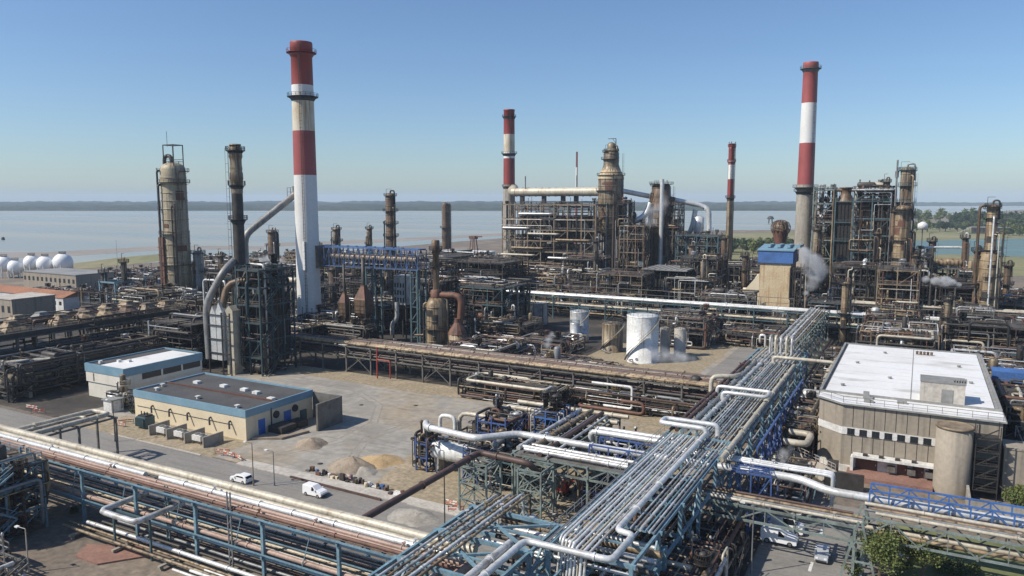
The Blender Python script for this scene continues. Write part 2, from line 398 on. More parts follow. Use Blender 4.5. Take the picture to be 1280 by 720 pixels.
sheet('verge', 'dry_verge', [(-82,99.2),(-36,99.2),(-36,163),(-52,163),(-60,140),(-76,130),(-86,116)], .014)
sheet('verge', 'dry_verge', [(-172,158),(-120,156),(-60,158),(-36,156),(-36,166),(-172,166)], .018)
sheet('grass_bank', 'grass_ground', [(-1,104),(45,104),(45,126),(-1,126)], .012)
sheet('shade_dark_paving', 'shade_dark_paving', [(-36,60),(-18.2,60),(-18.2,113),(-36,113)], .02)  # dark ground sheet paints in the rack's shade over this bay
sheet('yard', 'dry_verge', [(-92,176),(-66,176),(-66,246),(-92,246)], .008)
sheet('verge', 'dry_verge', [(-66,208),(-54,208),(-54,276),(-66,276)], .02)
mb = MB()
for a0, a1 in ((-150,-122),(-112,-75),(-72,-40)): mb.box(a0, a1, 96.3, 96.6, 0, .14)
struct(mb, 'kerb', 'pale_concrete')
mb = MB(); mb.box(-112, -62, 96.6, 99.0, 0, .13); struct(mb, 'pavement', 'pale_concrete')
mb = MB()
for k in range(6): mb.add([(-10.9,92+k*6.0,.022),(-10.5,92+k*6.0,.022),(-10.5,95+k*6.0,.022),(-10.9,95+k*6.0,.022)], [(0,1,2,3)])
struct(mb, 'road_markings', 'white_paint')
# ---- shoreline, water, far shores (heights are zero: rows of the photo give the distance)
def gp2(*pp): return [tuple(GP(x, y)[:2]) for x, y in pp]
sheet('estuary', 'estuary_water', gp2((-400,336),(100,333),(330,321),(420,315),(560,303),(640,297),(880,288),(1010,287),(1150,272),(1280,262),(1700,258))+gp2((1700,254),(640,254),(-400,254)), .05)
sheet('mud_flat', 'mud', gp2((-300,318),(60,315),(215,307),(330,308),(330,312),(215,312),(60,322),(-300,326)), .08)
sheet('mud_flat', 'mud', gp2((330,304),(480,299),(640,291),(640,294),(480,303),(330,309)), .08)
sheet('shore_grass', 'bank_land', gp2((88,330),(150,322),(230,315),(230,323),(150,332),(95,337)), .1)
sheet('east_bank', 'bank_land', gp2((880,292),(1010,290),(1160,278),(1300,270),(1700,270),(1700,345),(1150,345),(880,330)), .1)
sheet('pond', 'pond_water', gp2((1100,312),(1145,301),(1230,299),(1300,298),(1500,300),(1500,330),(1300,322),(1190,318),(1120,320)), .16)
rng = random.Random(5)
def shore(name, px0, px1, row_near, row_far, n, hmax, seed, band=5):
    """far bank as a strip of land with a ragged wooded skyline: rows of low ridges one behind another"""
    rg = random.Random(seed)
    for k in range(band):
        f = k/(band-1) if band > 1 else 0
        row = row_near+(row_far-row_near)*f
        mb = MB(); top, base, back = [], [], []
        hh = .5
        for i in range(n+1):
            px = px0+(px1-px0)*i/n
            p = GP(px, row)
            hh = max(.3, min(1, hh+rg.uniform(-.22,.22)))
            h = hmax*(.28+.72*f)*(.45+.55*hh)
            base.append((p[0], p[1], 0)); top.append((p[0], p[1], h)); q = GP(px, row-.6); back.append((q[0], q[1], 0))
        m = n+1
        vs = base+top+back
        fs = [(i,i+1,m+i+1,m+i) for i in range(n)]+[(m+i,m+i+1,2*m+i+1,2*m+i) for i in range(n)]
        mb.add(vs, fs); o = mb.build(name, 'far_land'); o['kind'] = 'structure'
sheet('far_bank', 'far_land', gp2((-500,264.5),(300,263),(640,260.5),(990,257.5),(990,254),(-500,254)), .1)
shore('far_shore_hills', -300, 1010, 263.5, 256.5, 420, 37, 3, 7)
shore('far_shore_hills', 960, 1700, 257.5, 256.5, 160, 30, 4, 2)
# ---------------------------------------------------------------- plant builders
PAL = ['aluminium_cladding']*3+['bright_cladding']+['tan_cladding']*3+['cream_cladding']*2+['grey_pipe']*3+['dark_pipe']*12+['near_black']*5+['old_cladding']*3+['rust_pipe']*2+['brown_pipe']*4  # weighted dark so the pipe colours deepen the shadows inside the units
def ring_platform(mb, c, r, z, w=1.2, a0=0, a1=2*pi, rail=True, th=.18):
    n = max(6, int((a1-a0)/(2*pi)*20))
    full = abs(a1-a0-2*pi) < .01
    pts = [(cos(a0+(a1-a0)*i/n), sin(a0+(a1-a0)*i/n)) for i in range(n+1)]
    vs = []
    for x, y in pts: vs += [(c[0]+x*r, c[1]+y*r, z), (c[0]+x*(r+w), c[1]+y*(r+w), z), (c[0]+x*(r+w), c[1]+y*(r+w), z-th), (c[0]+x*r, c[1]+y*r, z-th)]
    fs = []
    for i in range(n):
        k, l = 4*i, 4*i+4
        fs += [(k,k+1,l+1,l), (k+1,k+2,l+2,l+1), (k+2,k+3,l+3,l+2)]
    if not full: fs += [(0,3,2,1), (4*n,4*n+1,4*n+2,4*n+3)]
    mb.add(vs, fs)
    if rail:
        R = [(c[0]+x*(r+w-.05), c[1]+y*(r+w-.05), z) for x, y in pts]
        mb.rail(R, 1.1, 2.0, .09)
    for i in range(0, n, 3):
        x, y = pts[i]; mb.bar((c[0]+x*r, c[1]+y*r, z-1.0), (c[0]+x*(r+w*.9), c[1]+y*(r+w*.9), z-.1), .1)
def tower(name, label, cat, c, prof, m, plats=(), risers=2, seed=0, ladder=None, top='vent', group=None, ringm=None, steel='dark_steel', rings=True):
    """c=(a,b); prof=[(r,z)...] from the ground up"""
    rg = random.Random(seed)
    t = thing(name, label, cat, (c[0], c[1], 0), group)
    mb = MB(); r_top, z_top = prof[-1]
    full = list(prof); patch = MB()
    for _ in range(rg.randint(4, 9) if r_top > 1.2 else 0):
        pz = rg.uniform(z_top*.2, z_top*.9); ph = rg.uniform(1, 4); pa = rg.uniform(-pi, .2); pw = rg.uniform(.3, 1.1); pr = max(p[0] for p in prof if True)
        rr = [r0+(r1-r0)*(pz-z0)/max(z1-z0,.01) for (r0,z0),(r1,z1) in zip(prof, prof[1:]) if z0 <= pz <= z1 and z0 <= pz+ph <= z1]
        if not rr: continue
        k0 = len(patch.v); q = rr[0]+.09
        patch.add([(c[0]+q*cos(pa+pw*i/6), c[1]+q*sin(pa+pw*i/6), pz+ph*j) for j in (0,1) for i in range(7)], [(i,i+1,i+8,i+7) for i in range(6)], True)
    if patch.v: patch.build('cladding_patch', rg.choice(['brown_cladding','dark_pipe','grey_shell','tan_cladding','rust_shell']), t)
    if top != 'open':
        full += [(r_top*.93, z_top+r_top*.25), (r_top*.7, z_top+r_top*.45), (r_top*.3, z_top+r_top*.58), (.01, z_top+r_top*.6)]
    else: full += [(r_top*.85, z_top), (r_top*.85, z_top-1.5)]
    mb.lathe((c[0], c[1], 0), full, 24 if r_top > 1.5 else 14)
    def rad(z):
        for (r0, z0), (r1, z1) in zip(prof, prof[1:]):
            if z0 <= z <= z1: return r0+(r1-r0)*(z-z0)/max(z1-z0, .01)
        return r_top
    if rings:
        z = rg.uniform(2, 5)
        while z < z_top-1:
            r = rad(z); mb.lathe((c[0], c[1], 0), [(r, z), (r*1.025+.04, z+.03), (r*1.025+.04, z+.28), (r, z+.31)], 24 if r > 1.5 else 14)
            z += rg.uniform(2.5, 5)
    mb.build('shell', m, t)
    for z in plats:
        mb = MB(); r = rad(z)
        if rg.random() < .35: ring_platform(mb, c, r, z, 1.3)
        else:
            a = rg.uniform(-pi, pi); ring_platform(mb, c, r, z, 1.3, a, a+rg.uniform(2.2, 4.6))
        mb.build('platform', steel, t)
    la = ladder if ladder is not None else rg.uniform(-1.2, .6)
    r = max(p[0] for p in prof)
    mb = MB(); dd = V(cos(la), sin(la), 0)
    mb.ladder(V(c[0], c[1], .2)+dd*(r+.35), z_top*.98, dd, .6)
    mb.build('ladder', steel, t)
    for k in range(risers):
        a = rg.uniform(-pi*.95, .3); rr = rg.uniform(.12, .32)+r_top*.03
        zt = z_top*rg.uniform(.6, 1.0); zb = rg.uniform(1, 6)
        d = V(cos(a), sin(a), 0); rt, rb = rad(zt), r
        o = V(c[0], c[1], 0)
        mb = MB(); mb.path([o+d*rt*.8+V(0,0,zt), o+d*(rb+rr+.4)+V(0,0,zt), o+d*(rb+rr+.4)+V(0,0,zb), o+d*(rb+4)+V(0,0,zb)], rr, 8)
        mb.build('riser_pipe', rg.choice(PAL), t)
    if top == 'vent':
        mb = MB(); z0 = z_top+r_top*.4
        mb.path([(c[0], c[1], z0), (c[0], c[1], z0+1.6), (c[0]+r_top*1.05, c[1]-.3, z0+1.6), (c[0]+r_top*1.15, c[1]-.3, z_top-4)], .22+r_top*.06, 8)
        mb.build('overhead_pipe', rg.choice(PAL), t)
        mb = MB(); ring_platform(mb, c, r_top*.9, z_top+.2, 1.0)
        mb.bar((c[0]-r_top, c[1], z_top), (c[0]-r_top, c[1], z_top+3.4), .14); mb.bar((c[0]-r_top, c[1], z_top+3.4), (c[0]+r_top*.3, c[1], z_top+3.4), .14)
        mb.build('top_platform', steel, t)
    return t
def routed_pipe(rg, a0, a1, b0, b1, z0, z1, turns, r):
    lo, hi = (a0, b0, z0), (a1, b1, z1)
    p = [rg.uniform(lo[i], hi[i]) for i in range(3)]
    pts = [tuple(p)]; last = -1
    for _ in range(turns):
        ax = rg.choice([i for i in range(3) if i != last]); last = ax
        q = rg.uniform(lo[ax], hi[ax])
        if abs(q-p[ax]) < 1.2: q = lo[ax] if p[ax] > (lo[ax]+hi[ax])/2 else hi[ax]
        p[ax] = q; pts.append(tuple(p))
    return pts
def structure(label, a0, a1, b0, b1, levels, steel='grey_steel', seed=0, grid=5.5, pipes=12, vessels=5, rails=True, brace=.35, deck='grating', group=None, vmat=None, cw=.34, name='process_structure', cat='process unit', deckfill=.6, pal=None, xroof=None, vents=None):
    rg = random.Random(seed*7+3); pal = pal or PAL
    t = thing(name, label, cat, ((a0+a1)/2, (b0+b1)/2, 0), group)
    na, nb = max(1, round((a1-a0)/grid)), max(1, round((b1-b0)/grid))
    A = [a0+(a1-a0)*i/na for i in range(na+1)]; B = [b0+(b1-b0)*j/nb for j in range(nb+1)]
    mb = MB(); zt = levels[-1]
    for a in A:
        for b in B:
            if nb > 1 and na > 1 and a not in (a0, a1) and b not in (b0, b1): continue
            mb.bar((a,b,0), (a,b,zt+(rg.choice([0,1.2]) if rails else 0)), cw)
    for z in levels:
        for b in B: mb.bar((a0,b,z), (a1,b,z), cw*.8, cw*1.1)
        for a in A: mb.bar((a,b0,z), (a,b1,z), cw*.8, cw*1.1)
    if len(levels) > 1: mb.build('steel_frame', steel, t); mb = MB()
    zz = [0]+list(levels)
    for z0, z1 in zip(zz, zz[1:]):
        for i in range(na):
            for b in (b0, b1):
                if rg.random() < brace:
                    if rg.random() < .5: mb.bar((A[i],b,z0), (A[i+1],b,z1), cw*.5)
                    else: m = (A[i]+A[i+1])/2; mb.bar((A[i],b,z0), (m,b,z1), cw*.5); mb.bar((A[i+1],b,z0), (m,b,z1), cw*.5)
        for j in range(nb):
            for a in (a0, a1):
                if rg.random() < brace: mb.bar((a,B[j],z0), (a,B[j+1],z1), cw*.5)
    # a zigzag stair on one end
    s = a1+.8
    for k, (z0, z1) in enumerate(zip(zz, zz[1:])):
        y0, y1 = (b0+.5, min(b1, b0+6)) if k % 2 == 0 else (min(b1, b0+6), b0+.5)
        for o in (0, .9): mb.bar((s+o,y0,z0), (s+o,y1,z1), .12, .25); mb.bar((s+o,y0,z0+1), (s+o,y1,z1+1), .07)
    if mb.v: mb.build('bracing' if len(levels) > 1 else 'steel_frame', steel, t)
    for k, z in enumerate(levels):
        if rg.random() < deckfill:
            mb = MB(); i0 = 0 if rg.random() < .7 else rg.randrange(na); 
            mb.box(A[i0]+.05, a1-.05, b0+.05, b1-.05, z+.22, z+.3); dk = mb.build('deck', deck, t)
            if rails:
                mb = MB(); mb.rail([(A[i0],b0,z+.3), (a1,b0,z+.3), (a1,b1,z+.3), (A[i0],b1,z+.3)], 1.1, 2.4, .085, True)
                mb.build('handrail', rg.choice([steel, 'tan_steel', 'grey_steel']), dk)
    for k in range(vessels):
        lv = rg.choice([0]+list(levels[:-1])+([levels[-1]] if rg.random() < .12 else [])); nxt = [z for z in levels if z > lv]
        head = (nxt[0]-lv if nxt else 5.0)
        mb = MB(); m = vmat or rg.choice(PAL+['grey_shell', 'rust_shell', 'brown_cladding', 'old_cladding']*2)
        x, y = rg.uniform(a0+1.4, a1-1.4), rg.uniform(b0+1.2, b1-1.2)
        kind = rg.random(); r = min(head*.3, rg.uniform(.6, 1.3))
        if kind < .4:
            L = min(rg.uniform(3, 7), (a1-a0)*.7); x = min(max(x, a0+L/2+r), a1-L/2-r) if a1-a0 > L+2*r else (a0+a1)/2
            mb.drum((x, y, lv+r+.8), (1,0,0), L, r)
            for q in (-L*.3, L*.3): mb.box(x+q-.2, x+q+.2, y-r*.7, y+r*.7, lv+.3, lv+r*.5+.8)
            mb.cyl((x+L*.2,y,lv+2*r+.7), (x+L*.2,y,lv+2*r+1.5), .25)
            mb.build('drum', m, t)
        elif kind < .7:
            hh = min(rg.uniform(2.5, 6), head*1.5)
            mb.lathe((x,y,lv+.3), [(r*.5,0),(r*.5,.7),(r*.95,1.0),(r,1.3),(r,hh),(r*.8,hh+r*.35),(r*.4,hh+r*.5),(.01,hh+r*.55)], 14)
            mb.build('vessel', m, t)
        elif kind < .88:
            L = min(rg.uniform(4, 7), (b1-b0)*.8); y = (b0+b1)/2
            for q in (0, 1.5):
                mb.drum((x, y, lv+1.1+q), (0,1,0), L, .5, 10); mb.cyl((x,y-L/2,lv+1.1+q), (x,y-L/2+.25,lv+1.1+q), .72, n=12); mb.cyl((x,y+L/2-.8,lv+1.1+q), (x,y+L/2-.55,lv+1.1+q), .7, n=12)
            mb.build('heat_exchanger', m, t)
        else:
            mb.box(x-1.3, x+1.3, y-.9, y+.9, lv+.3, lv+2.3); mb.box(x-1.4, x+1.4, y-1, y+1, lv+2.3, lv+2.42)
            mb.build('cabinet', rg.choice(['white_wall', 'grey_steel', 'cream_wall', 'pale_blue_steel']), t)
    for k in range(rg.randint(3, 7) if vents is None else vents):
        x, y = rg.uniform(a0, a1), rg.uniform(b0, b1); r = rg.choice([.1, .14, .2, .3, .5]); zz0 = rg.choice([0]+list(levels[:-1])); h = zt+rg.uniform(.6, 4.5)
        mb = MB(); mb.lathe((x,y,0), [(r,zz0),(r,h-.5),(r*1.4+.04,h-.45),(r*1.4+.04,h-.2),(r*.8,h),(.01,h)], 8)
        if r > .25: ring_platform(mb, (x,y), r, h-1.2, .7)
        mb.build('vent_pipe', rg.choice(PAL), t)
    for k in range(pipes):
        r = rg.choice([.09, .12, .15, .2, .28, .4])
        mb = MB(); mb.path(routed_pipe(rg, a0-.8, a1+.8, b0-.8, b1+.5, .6, zt+1.5, rg.randint(4, 9), r), r, 6, r*3)
        mb.build('pipe', rg.choice(pal), t)
    return t
def rack(label, along, s0, s1, t0, t1, tiers, span=8.0, steel='pale_blue_steel', cw=.32, brace_every=3, group=None, cat='pipe rack', truss=False, legs=True, seed=0, skip=()):
    """steel pipe rack: along 'a' or 'b' from s0 to s1, between t0 and t1 across"""
    P = (lambda s, t, z: (s, t, z)) if along == 'a' else (lambda s, t, z: (t, s, z))
    T = thing('pipe_rack', label, cat, P((s0+s1)/2, (t0+t1)/2, 0), group)
    n = max(1, round((s1-s0)/span)); st = [s0+(s1-s0)*i/n for i in range(n+1)]
    zt = tiers[-1]
    for i, s in enumerate(st):
        mb = MB()
        if legs and i not in skip:
            for t in (t0, t1): mb.bar(P(s,t,0), P(s,t,zt+.15), cw)
            for t in (t0, t1): mb.box(*(lambda p: (p[0]-.35,p[0]+.35,p[1]-.35,p[1]+.35))(P(s,t,0)), 0, .35)
            if brace_every and i % brace_every == 0: mb.bar(P(s,t0,.4), P(s,t1,tiers[0]-.2), cw*.5)
        for z in tiers: mb.bar(P(s,t0-.5,z), P(s,t1+.5,z), cw*.8, cw)
        mb.build('trestle', steel, T)
    for z in tiers:
        for t in (t0, t1):
            mb = MB(); mb.bar(P(s0,t,z-.02), P(s1,t,z-.02), cw*.7, cw*.95); mb.build('beam', steel, T)
    for i in range(n):
        mb = MB(); s, e = st[i], st[i+1]; m = (s+e)/2
        mb.bar(P(m,t0,zt), P(m,t1,zt), cw*.5)
        if brace_every and i % brace_every == 0 and legs:
            for t in (t0, t1): mb.bar(P(s,t,.4), P(e,t,zt-.3), cw*.45); mb.bar(P(e,t,.4), P(s,t,zt-.3), cw*.45)
        if truss:
            for t in (t0, t1):
                mb.bar(P(s,t,tiers[0]), P(m,t,zt), cw*.5); mb.bar(P(m,t,zt), P(e,t,tiers[0]), cw*.5); mb.bar(P(m,t,tiers[0]), P(m,t,zt), cw*.4)
        mb.build('brace', steel, T)
    return T
def pipe(label, pts, r, m, group=None, n=10, bend=None, flanges=9.0, seed=1, name='pipe', cat='pipe', bands=None):
    rg = random.Random(seed+int(abs(pts[0][0]*31+pts[0][1]*17))); mb = MB()
    mb.path(pts, r, n, bend or r*3)
    for p, q in zip(pts, pts[1:]):
        p, q = Vector(p), Vector(q); L = (q-p).length
        if flanges and L > flanges*.6:
            d = (q-p)/L; s = rg.uniform(1, flanges)
            while s < L-1:
                w = .07+r*.1; c = p+d*s
                mb.cyl(c-d*w, c+d*w, r*1.22+.03, n=n)
                if rg.random() < .35: mb.cyl(c+d*.3+V(0,0,r*.9), c+d*.3+V(0,0,r+.45), .1, n=6); mb.cyl(c+d*.3+V(0,0,r+.42), c+d*.3+V(0,0,r+.5), .28, n=8)
                s += flanges*rg.uniform(.6, 1.5)
    o = mb.build(name, m); return tag(o, label, cat, group)
def lay(along, s0, s1, z, rows, rackname, group, extra=None, seed=0, fl=9.0):
    """straight pipes side by side on a rack tier; rows = (t, r, material, label or None)"""
    rg = random.Random(seed)
    for t, r, m, lab in rows:
        e0, e1 = s0+rg.uniform(-1.2, 1.2), s1+rg.uniform(-1.2, 1.2)
        k = max(2, int((e1-e0)/11)); J = lambda: rg.uniform(-.05, .05)
        pts = [((e0+(e1-e0)*i/k, t+J(), z+r+.15+J()*.5) if along == 'a' else (t+J(), e0+(e1-e0)*i/k, z+r+.15+J()*.5)) for i in range(k+1)]
        pipe(lab or ('%s %s pipe %s' % ('slim' if r < .17 else 'medium' if r < .3 else 'thick', HUE[m], rackname)), pts, r, m, group if not lab else None, 8 if r < .25 else 12, flanges=0 if r < .24 else fl)
HUE = {'aluminium_cladding':'silver grey', 'bright_cladding':'bright silver', 'cream_cladding':'cream', 'white_paint':'white', 'pinkish_pipe':'dull pink', 'rust_pipe':'rusty', 'brown_pipe':'dark brown',
       'grey_pipe':'mid grey', 'dark_pipe':'blackish', 'tan_cladding':'tan', 'old_cladding':'weathered brown grey'}
def spread(t0, t1, seed, mats, rmin=.1, rmax=.22, gap=.12):
    rg = random.Random(seed); t = t0; out = []
    while True:
        r = rg.uniform(rmin, rmax); 
        if t+2*r > t1: return out
        out.append((t+r, r, rg.choice(mats), None)); t += 2*r+gap+rg.uniform(0, gap)
def merged(t):
    """the same thing as one mesh with several materials, for things only a few pixels high"""
    obs = []
    def walk(o):
        for ch in o.children: obs.append(ch); walk(ch)
    walk(t)
    vs, fs, mi, sm, mats = [], [], [], [], []
    for o in obs:
        me = o.data; k = len(vs); vs += [v.co[:] for v in me.vertices]
        idx = []
        for m in me.materials:
            if m not in mats: mats.append(m)
            idx.append(mats.index(m))
        for p in me.polygons: fs.append(tuple(i+k for i in p.vertices)); mi.append(idx[p.material_index]); sm.append(p.use_smooth)
    me = bpy.data.meshes.new(t.name); me.from_pydata(vs, [], fs)
    for m in mats: me.materials.append(m)
    me.polygons.foreach_set('material_index', mi); me.polygons.foreach_set('use_smooth', sm); me.update()
    o = bpy.data.objects.new('n', me); COL.objects.link(o); o.location = t.location; o.rotation_euler = t.rotation_euler
    for k in ('label', 'category', 'group', '_site'):
        if k in t.keys(): o[k] = t[k]
    nm = t.name
    for q in obs[::-1]: bpy.data.objects.remove(q)
    bpy.data.objects.remove(t); o.name = nm
    return o
# ---------------------------------------------------------------- chimneys
def chimney(label, c, r0, r1, H, bands, plats, seed=0, rim=None, name='chimney', ladder=-.9, steel='dark_steel', rim_r=1.06, bulge=0):
    """bands = [(z_from, z_to, material)]"""
    t = thing(name, label, 'chimney', (c[0], c[1], 0))
    R = lambda z: r0+(r1-r0)*z/H
    for z0, z1, m in bands:
        mb = MB(); k = max(1, int((z1-z0)/8))
        prof = [(R(z0+(z1-z0)*i/k), z0+(z1-z0)*i/k) for i in range(k+1)]
        if z1 >= H-.01: prof = prof[:-1]+[(R(H), H-bulge), (R(H)*rim_r, H-bulge+.2), (R(H)*rim_r, H-.4), (R(H)*rim_r*.97, H), (R(H)*.85, H), (R(H)*.85, H-2)]
        mb.lathe((c[0], c[1], 0), prof, 32)
        mb.build('shell_band', m, t)
    for z, w, m in plats:
        mb = MB(); ring_platform(mb, c, R(z), z, w)
        mb.lathe((c[0], c[1], z), [(R(z), -1.6), (R(z)+w*.55, -.3), (R(z), -.25)], 32)
        mb.build('platform', m, t)
    mb = MB(); d = V(cos(ladder), sin(ladder), 0); mb.ladder(V(c[0], c[1], .3)+d*(r0+.35), H-1, d, .6)
    mb.build('ladder', steel, t)
    return t
c = GP(388, 421)[:]; zc = lambda py: ZT(c[0], c[1], py)
t = chimney('tallest red and white chimney with white lower half, left of the blue truss bridge', c, 4.35, 3.65, zc(53),
        [(0, zc(219), 'chimney_white'), (zc(219), zc(164), 'chimney_faded_red'), (zc(164), zc(122), 'chimney_stained'), (zc(122), zc(107), 'chimney_white'), (zc(107), zc(53), 'chimney_red')],
        [(zc(66), 1.5, 'chimney_red'), (zc(121), 1.6, 'grating'), ], bulge=3.5, ladder=-1.0)
MAIN = Vector((c[0], c[1]))
b = 395; a = XB(636.5, b); zc = lambda py: ZT(a, b, py)
chimney('red and white chimney on the left end of the big central unit', (a, b), 3.8, 3.2, zc(137),
        [(0, zc(231), 'chimney_grey'), (zc(231), zc(198), 'chimney_red'), (zc(198), zc(190), 'chimney_white'), (zc(190), zc(168), 'chimney_stained'), (zc(168), zc(137), 'chimney_red')],
        [(zc(146), .9, 'dark_steel'), (zc(192), 1.3, 'grating'), (zc(233), .8, 'dark_steel')], bulge=1)
CH2 = (a, b)
b = 372; a = XB(1003.5, b); zc = lambda py: ZT(a, b, py)
chimney('red and white chimney with pale grey base beside the right hand lattice structure', (a, b), 4.1, 3.15, zc(78),
        [(0, zc(231), 'chimney_grey'), (zc(231), zc(179), 'chimney_faded_red'), (zc(179), zc(129), 'chimney_white'), (zc(129), zc(78), 'chimney_faded_red')],
        [(zc(86), 1.4, 'grey_steel'), (zc(234), 2.0, 'grey_steel'), (zc(239), 1.4, 'dark_steel')], bulge=3)
CH3 = (a, b)
b = 395; a = XB(911, b); zc = lambda py: ZT(a, b, py)
t = chimney('slender flare stack, red and white above a tan lower shaft', (a, b), 1.75, 1.45, zc(180),
        [(0, zc(246), 'tan_cladding'), (zc(246), zc(224), 'chimney_red'), (zc(224), zc(201), 'chimney_white'), (zc(201), zc(180), 'chimney_red')],
        [(zc(247), .9, 'dark_steel'), (zc(202), .7, 'chimney_red'), (zc(183), .6, 'chimney_red')], name='flare_stack')
mb = MB()
for k in range(3):
    an = .6+2.1*k; d = V(cos(an), sin(an), 0)*1.9; o = V(a, b, 0)
    mb.bar(o+d*1.0+V(0,0,20), o+d+V(0,0,zc(180)+1.2), .22)
for z in range(24, int(zc(180)), 4):
    for k in range(3):
        p, q = (V(a+cos(.6+2.1*k)*1.9, b+sin(.6+2.1*k)*1.9, z), V(a+cos(.6+2.1*(k+1))*1.9, b+sin(.6+2.1*(k+1))*1.9, z+3)); mb.bar(p, q, .12)
mb.build('guide_lattice', 'dark_pipe', t)
b = 640; a = XB(720, b); zc = lambda py: ZT(a, b, py)
chimney('thin distant red and white flare stack behind the central unit', (a, b), 1.3, .8, zc(190),
        [(0, zc(234), 'chimney_red'), (zc(234), zc(209), 'chimney_white'), (zc(209), zc(190), 'chimney_red')], [], name='flare_stack')
# ---------------------------------------------------------------- tall columns, left
c = GP(226, 404); zc = lambda py: ZT(c[0], c[1], py)
t = tower('process_column', 'fat weathered column with a pipe gooseneck and gantry on top, left of the furnace stack', 'distillation column', c,
      [(4.8, 0), (4.8, 2.5), (5.1, 3.5), (5.1, zc(290)), (4.9, zc(288)), (4.85, zc(222)), (4.7, zc(212))], 'khaki_shell', [zc(292), zc(262), zc(228), zc(214), zc(330), zc(365)], 4, 11, ladder=-.35, top='dome', steel='dark_steel')
z0 = zc(212)
mb = MB(); mb.path([(c[0]-3.4, c[1]-1, z0-3), (c[0]-3.4, c[1]-1, z0+5.4), (c[0]+.2, c[1]-.5, z0+5.4), (c[0]+.2, c[1]-.5, z0+1)], .75, 10, 1.8); mb.build('gooseneck', 'dark_pipe', t)
mb = MB()
for x in (-2.3, 3.6):
    for y in (-2.2, 2.2): mb.bar((c[0]+x, c[1]+y, z0-2), (c[0]+x, c[1]+y, z0+9.5), .3)
for y in (-2.2, 2.2): mb.bar((c[0]-2.3, c[1]+y, z0+9.5), (c[0]+3.6, c[1]+y, z0+9.5), .35); mb.bar((c[0]-2.3, c[1]+y, z0+4), (c[0]+3.6, c[1]+y, z0+4), .2)
for x in (-2.3, 3.6): mb.bar((c[0]+x, c[1]-2.2, z0+9.5), (c[0]+x, c[1]+2.2, z0+9.5), .3)
mb.rail([(c[0]-2.3,c[1]-2.2,z0+2),(c[0]+3.6,c[1]-2.2,z0+2),(c[0]+3.6,c[1]+2.2,z0+2),(c[0]-2.3,c[1]+2.2,z0+2)], 1.2, 2, .1, True)
mb.bar((c[0]-2.6, c[1], z0+9), (c[0]-2.6, c[1], z0+15), .12)
mb.build('lifting_gantry', 'dark_steel', t)
mb = MB(); mb.box(c[0]-3.2, c[0]-.4, c[1]-5.9, c[1]-4.6, 8, zc(296)); 
for z in range(10, int(zc(300)), 3): mb.box(c[0]-3.5, c[0]-.1, c[1]-6.1, c[1]-4.6, z, z+.25)
mb.build('stair_tower', 'rust_shell', t)
LT = c
# furnace stack (dark, wrapped) and the furnace block under it
FB = GP(300, 462)                     # front corner of the furnace block
fa, fb = -168.0, 150.0
b = 158; a = XB(299, b); zc = lambda py: ZT(a, b, py)
t = chimney('tall thin dark furnace stack with ragged weathered cladding above the teal furnace frame', (a, b), 1.75, 1.55, zc(181),
        [(0, zc(292), 'dark_pipe'), (zc(292), zc(242), 'dark_pipe'), (zc(242), zc(181), 'old_cladding')],
        [(zc(188), 1.2, 'dark_steel'), (zc(231), .9, 'dark_steel'), (zc(274), 1.1, 'dark_steel')], name='furnace_stack', ladder=-2.2)
mb = MB(); zz = [zc(p) for p in range(184, 244, 3)]
rgx = random.Random(4)
mb.lathe((a, b, 0), [(1.6+rgx.uniform(.03, .4), z) for z in zz[::-1]], 18); mb.build('torn_cladding', 'old_cladding', t)
FST = (a, b)
t = structure('tall teal steel furnace frame with dark interior between the low buildings and white chimney', -171, -162, 150, 163, [5, 10, 15, 20, 25, 30], 'furnace_steel', 21, 5, 40, 12, True, .6, 'grating', cw=.4, pal=['dark_pipe']*5+['furnace_steel']*4+['grey_pipe','aluminium_cladding','brown_pipe'], vmat='dark_pipe')
mb = MB(); mb.box(-169.8, -163, 152.0, 161.5, 3, 23); mb.lathe((-166.4,156.5,23), [(5,0),(1.9,5),(1.8,9)], 4, False, pi/4); mb.build('firebox', 'near_black', t)
t = thing('furnace_duct_casing', 'pale arched metal flue casings on the left face of the teal furnace frame', 'flue', (-176, 148, 0))
for k, (a0, w, h, m) in enumerate(((-178.6, 2.4, 17.0, 'bright_cladding'), (-175.9, 2.4, 18.2, 'bright_cladding'), (-173.2, 2.9, 18.5, 'cream_cladding'))):
    mb = MB(); bb = 146.5 if k < 2 else 147.5
    b1 = bb+3
    ap = (h+2.6) if k < 2 else h+1.4
    vs = [(a0,bb,4 if k<2 else 0),(a0+w,bb,4 if k<2 else 0),(a0+w,bb,h),(a0+w/2,bb,ap),(a0,bb,h)]
    vs += [(x,b1,z) for x,y,z in vs]
    mb.add(vs, [(0,1,2,3,4),(9,8,7,6,5)]+[(i,i+5,(i+1)%5+5,(i+1)%5) for i in range(5)])
    mb.build('casing', m, t)
mb = MB()
for z in (6, 10, 14, 17): mb.box(-179, -170.1, 146.1, 146.35, z, z+.3)
for x in (-179, -173.4, -170.1): mb.bar((x,146.2,0), (x,146.2,18), .3)
mb.build('support_frame', 'dark_steel', t)
tag(MB().path([(-179.8,146.8,4),(-180.4,147,20),(-176,150,29.5),(FST[0]-1,FST[1]-1,32)], 1.05, 14, 3).build('flue_duct', 'grey_shell'), 'wide bent flue duct rising beside the pale furnace casings', 'duct')
tag(MB().path([(-174.8,148,19),(-174.8,150,26),(-168,154,27)], 1.0, 12, 3).build('flue_duct', 'brown_cladding'), 'rusty curved flue duct on top of the pale furnace casings', 'duct')
z1 = ZT(MAIN.x, MAIN.y, 243); zb = ZT(FST[0]+3, FST[1]+6, 297)
mb = MB(); pA = GP(311, 420); 
ba = 185; aa = XB(306, ba)
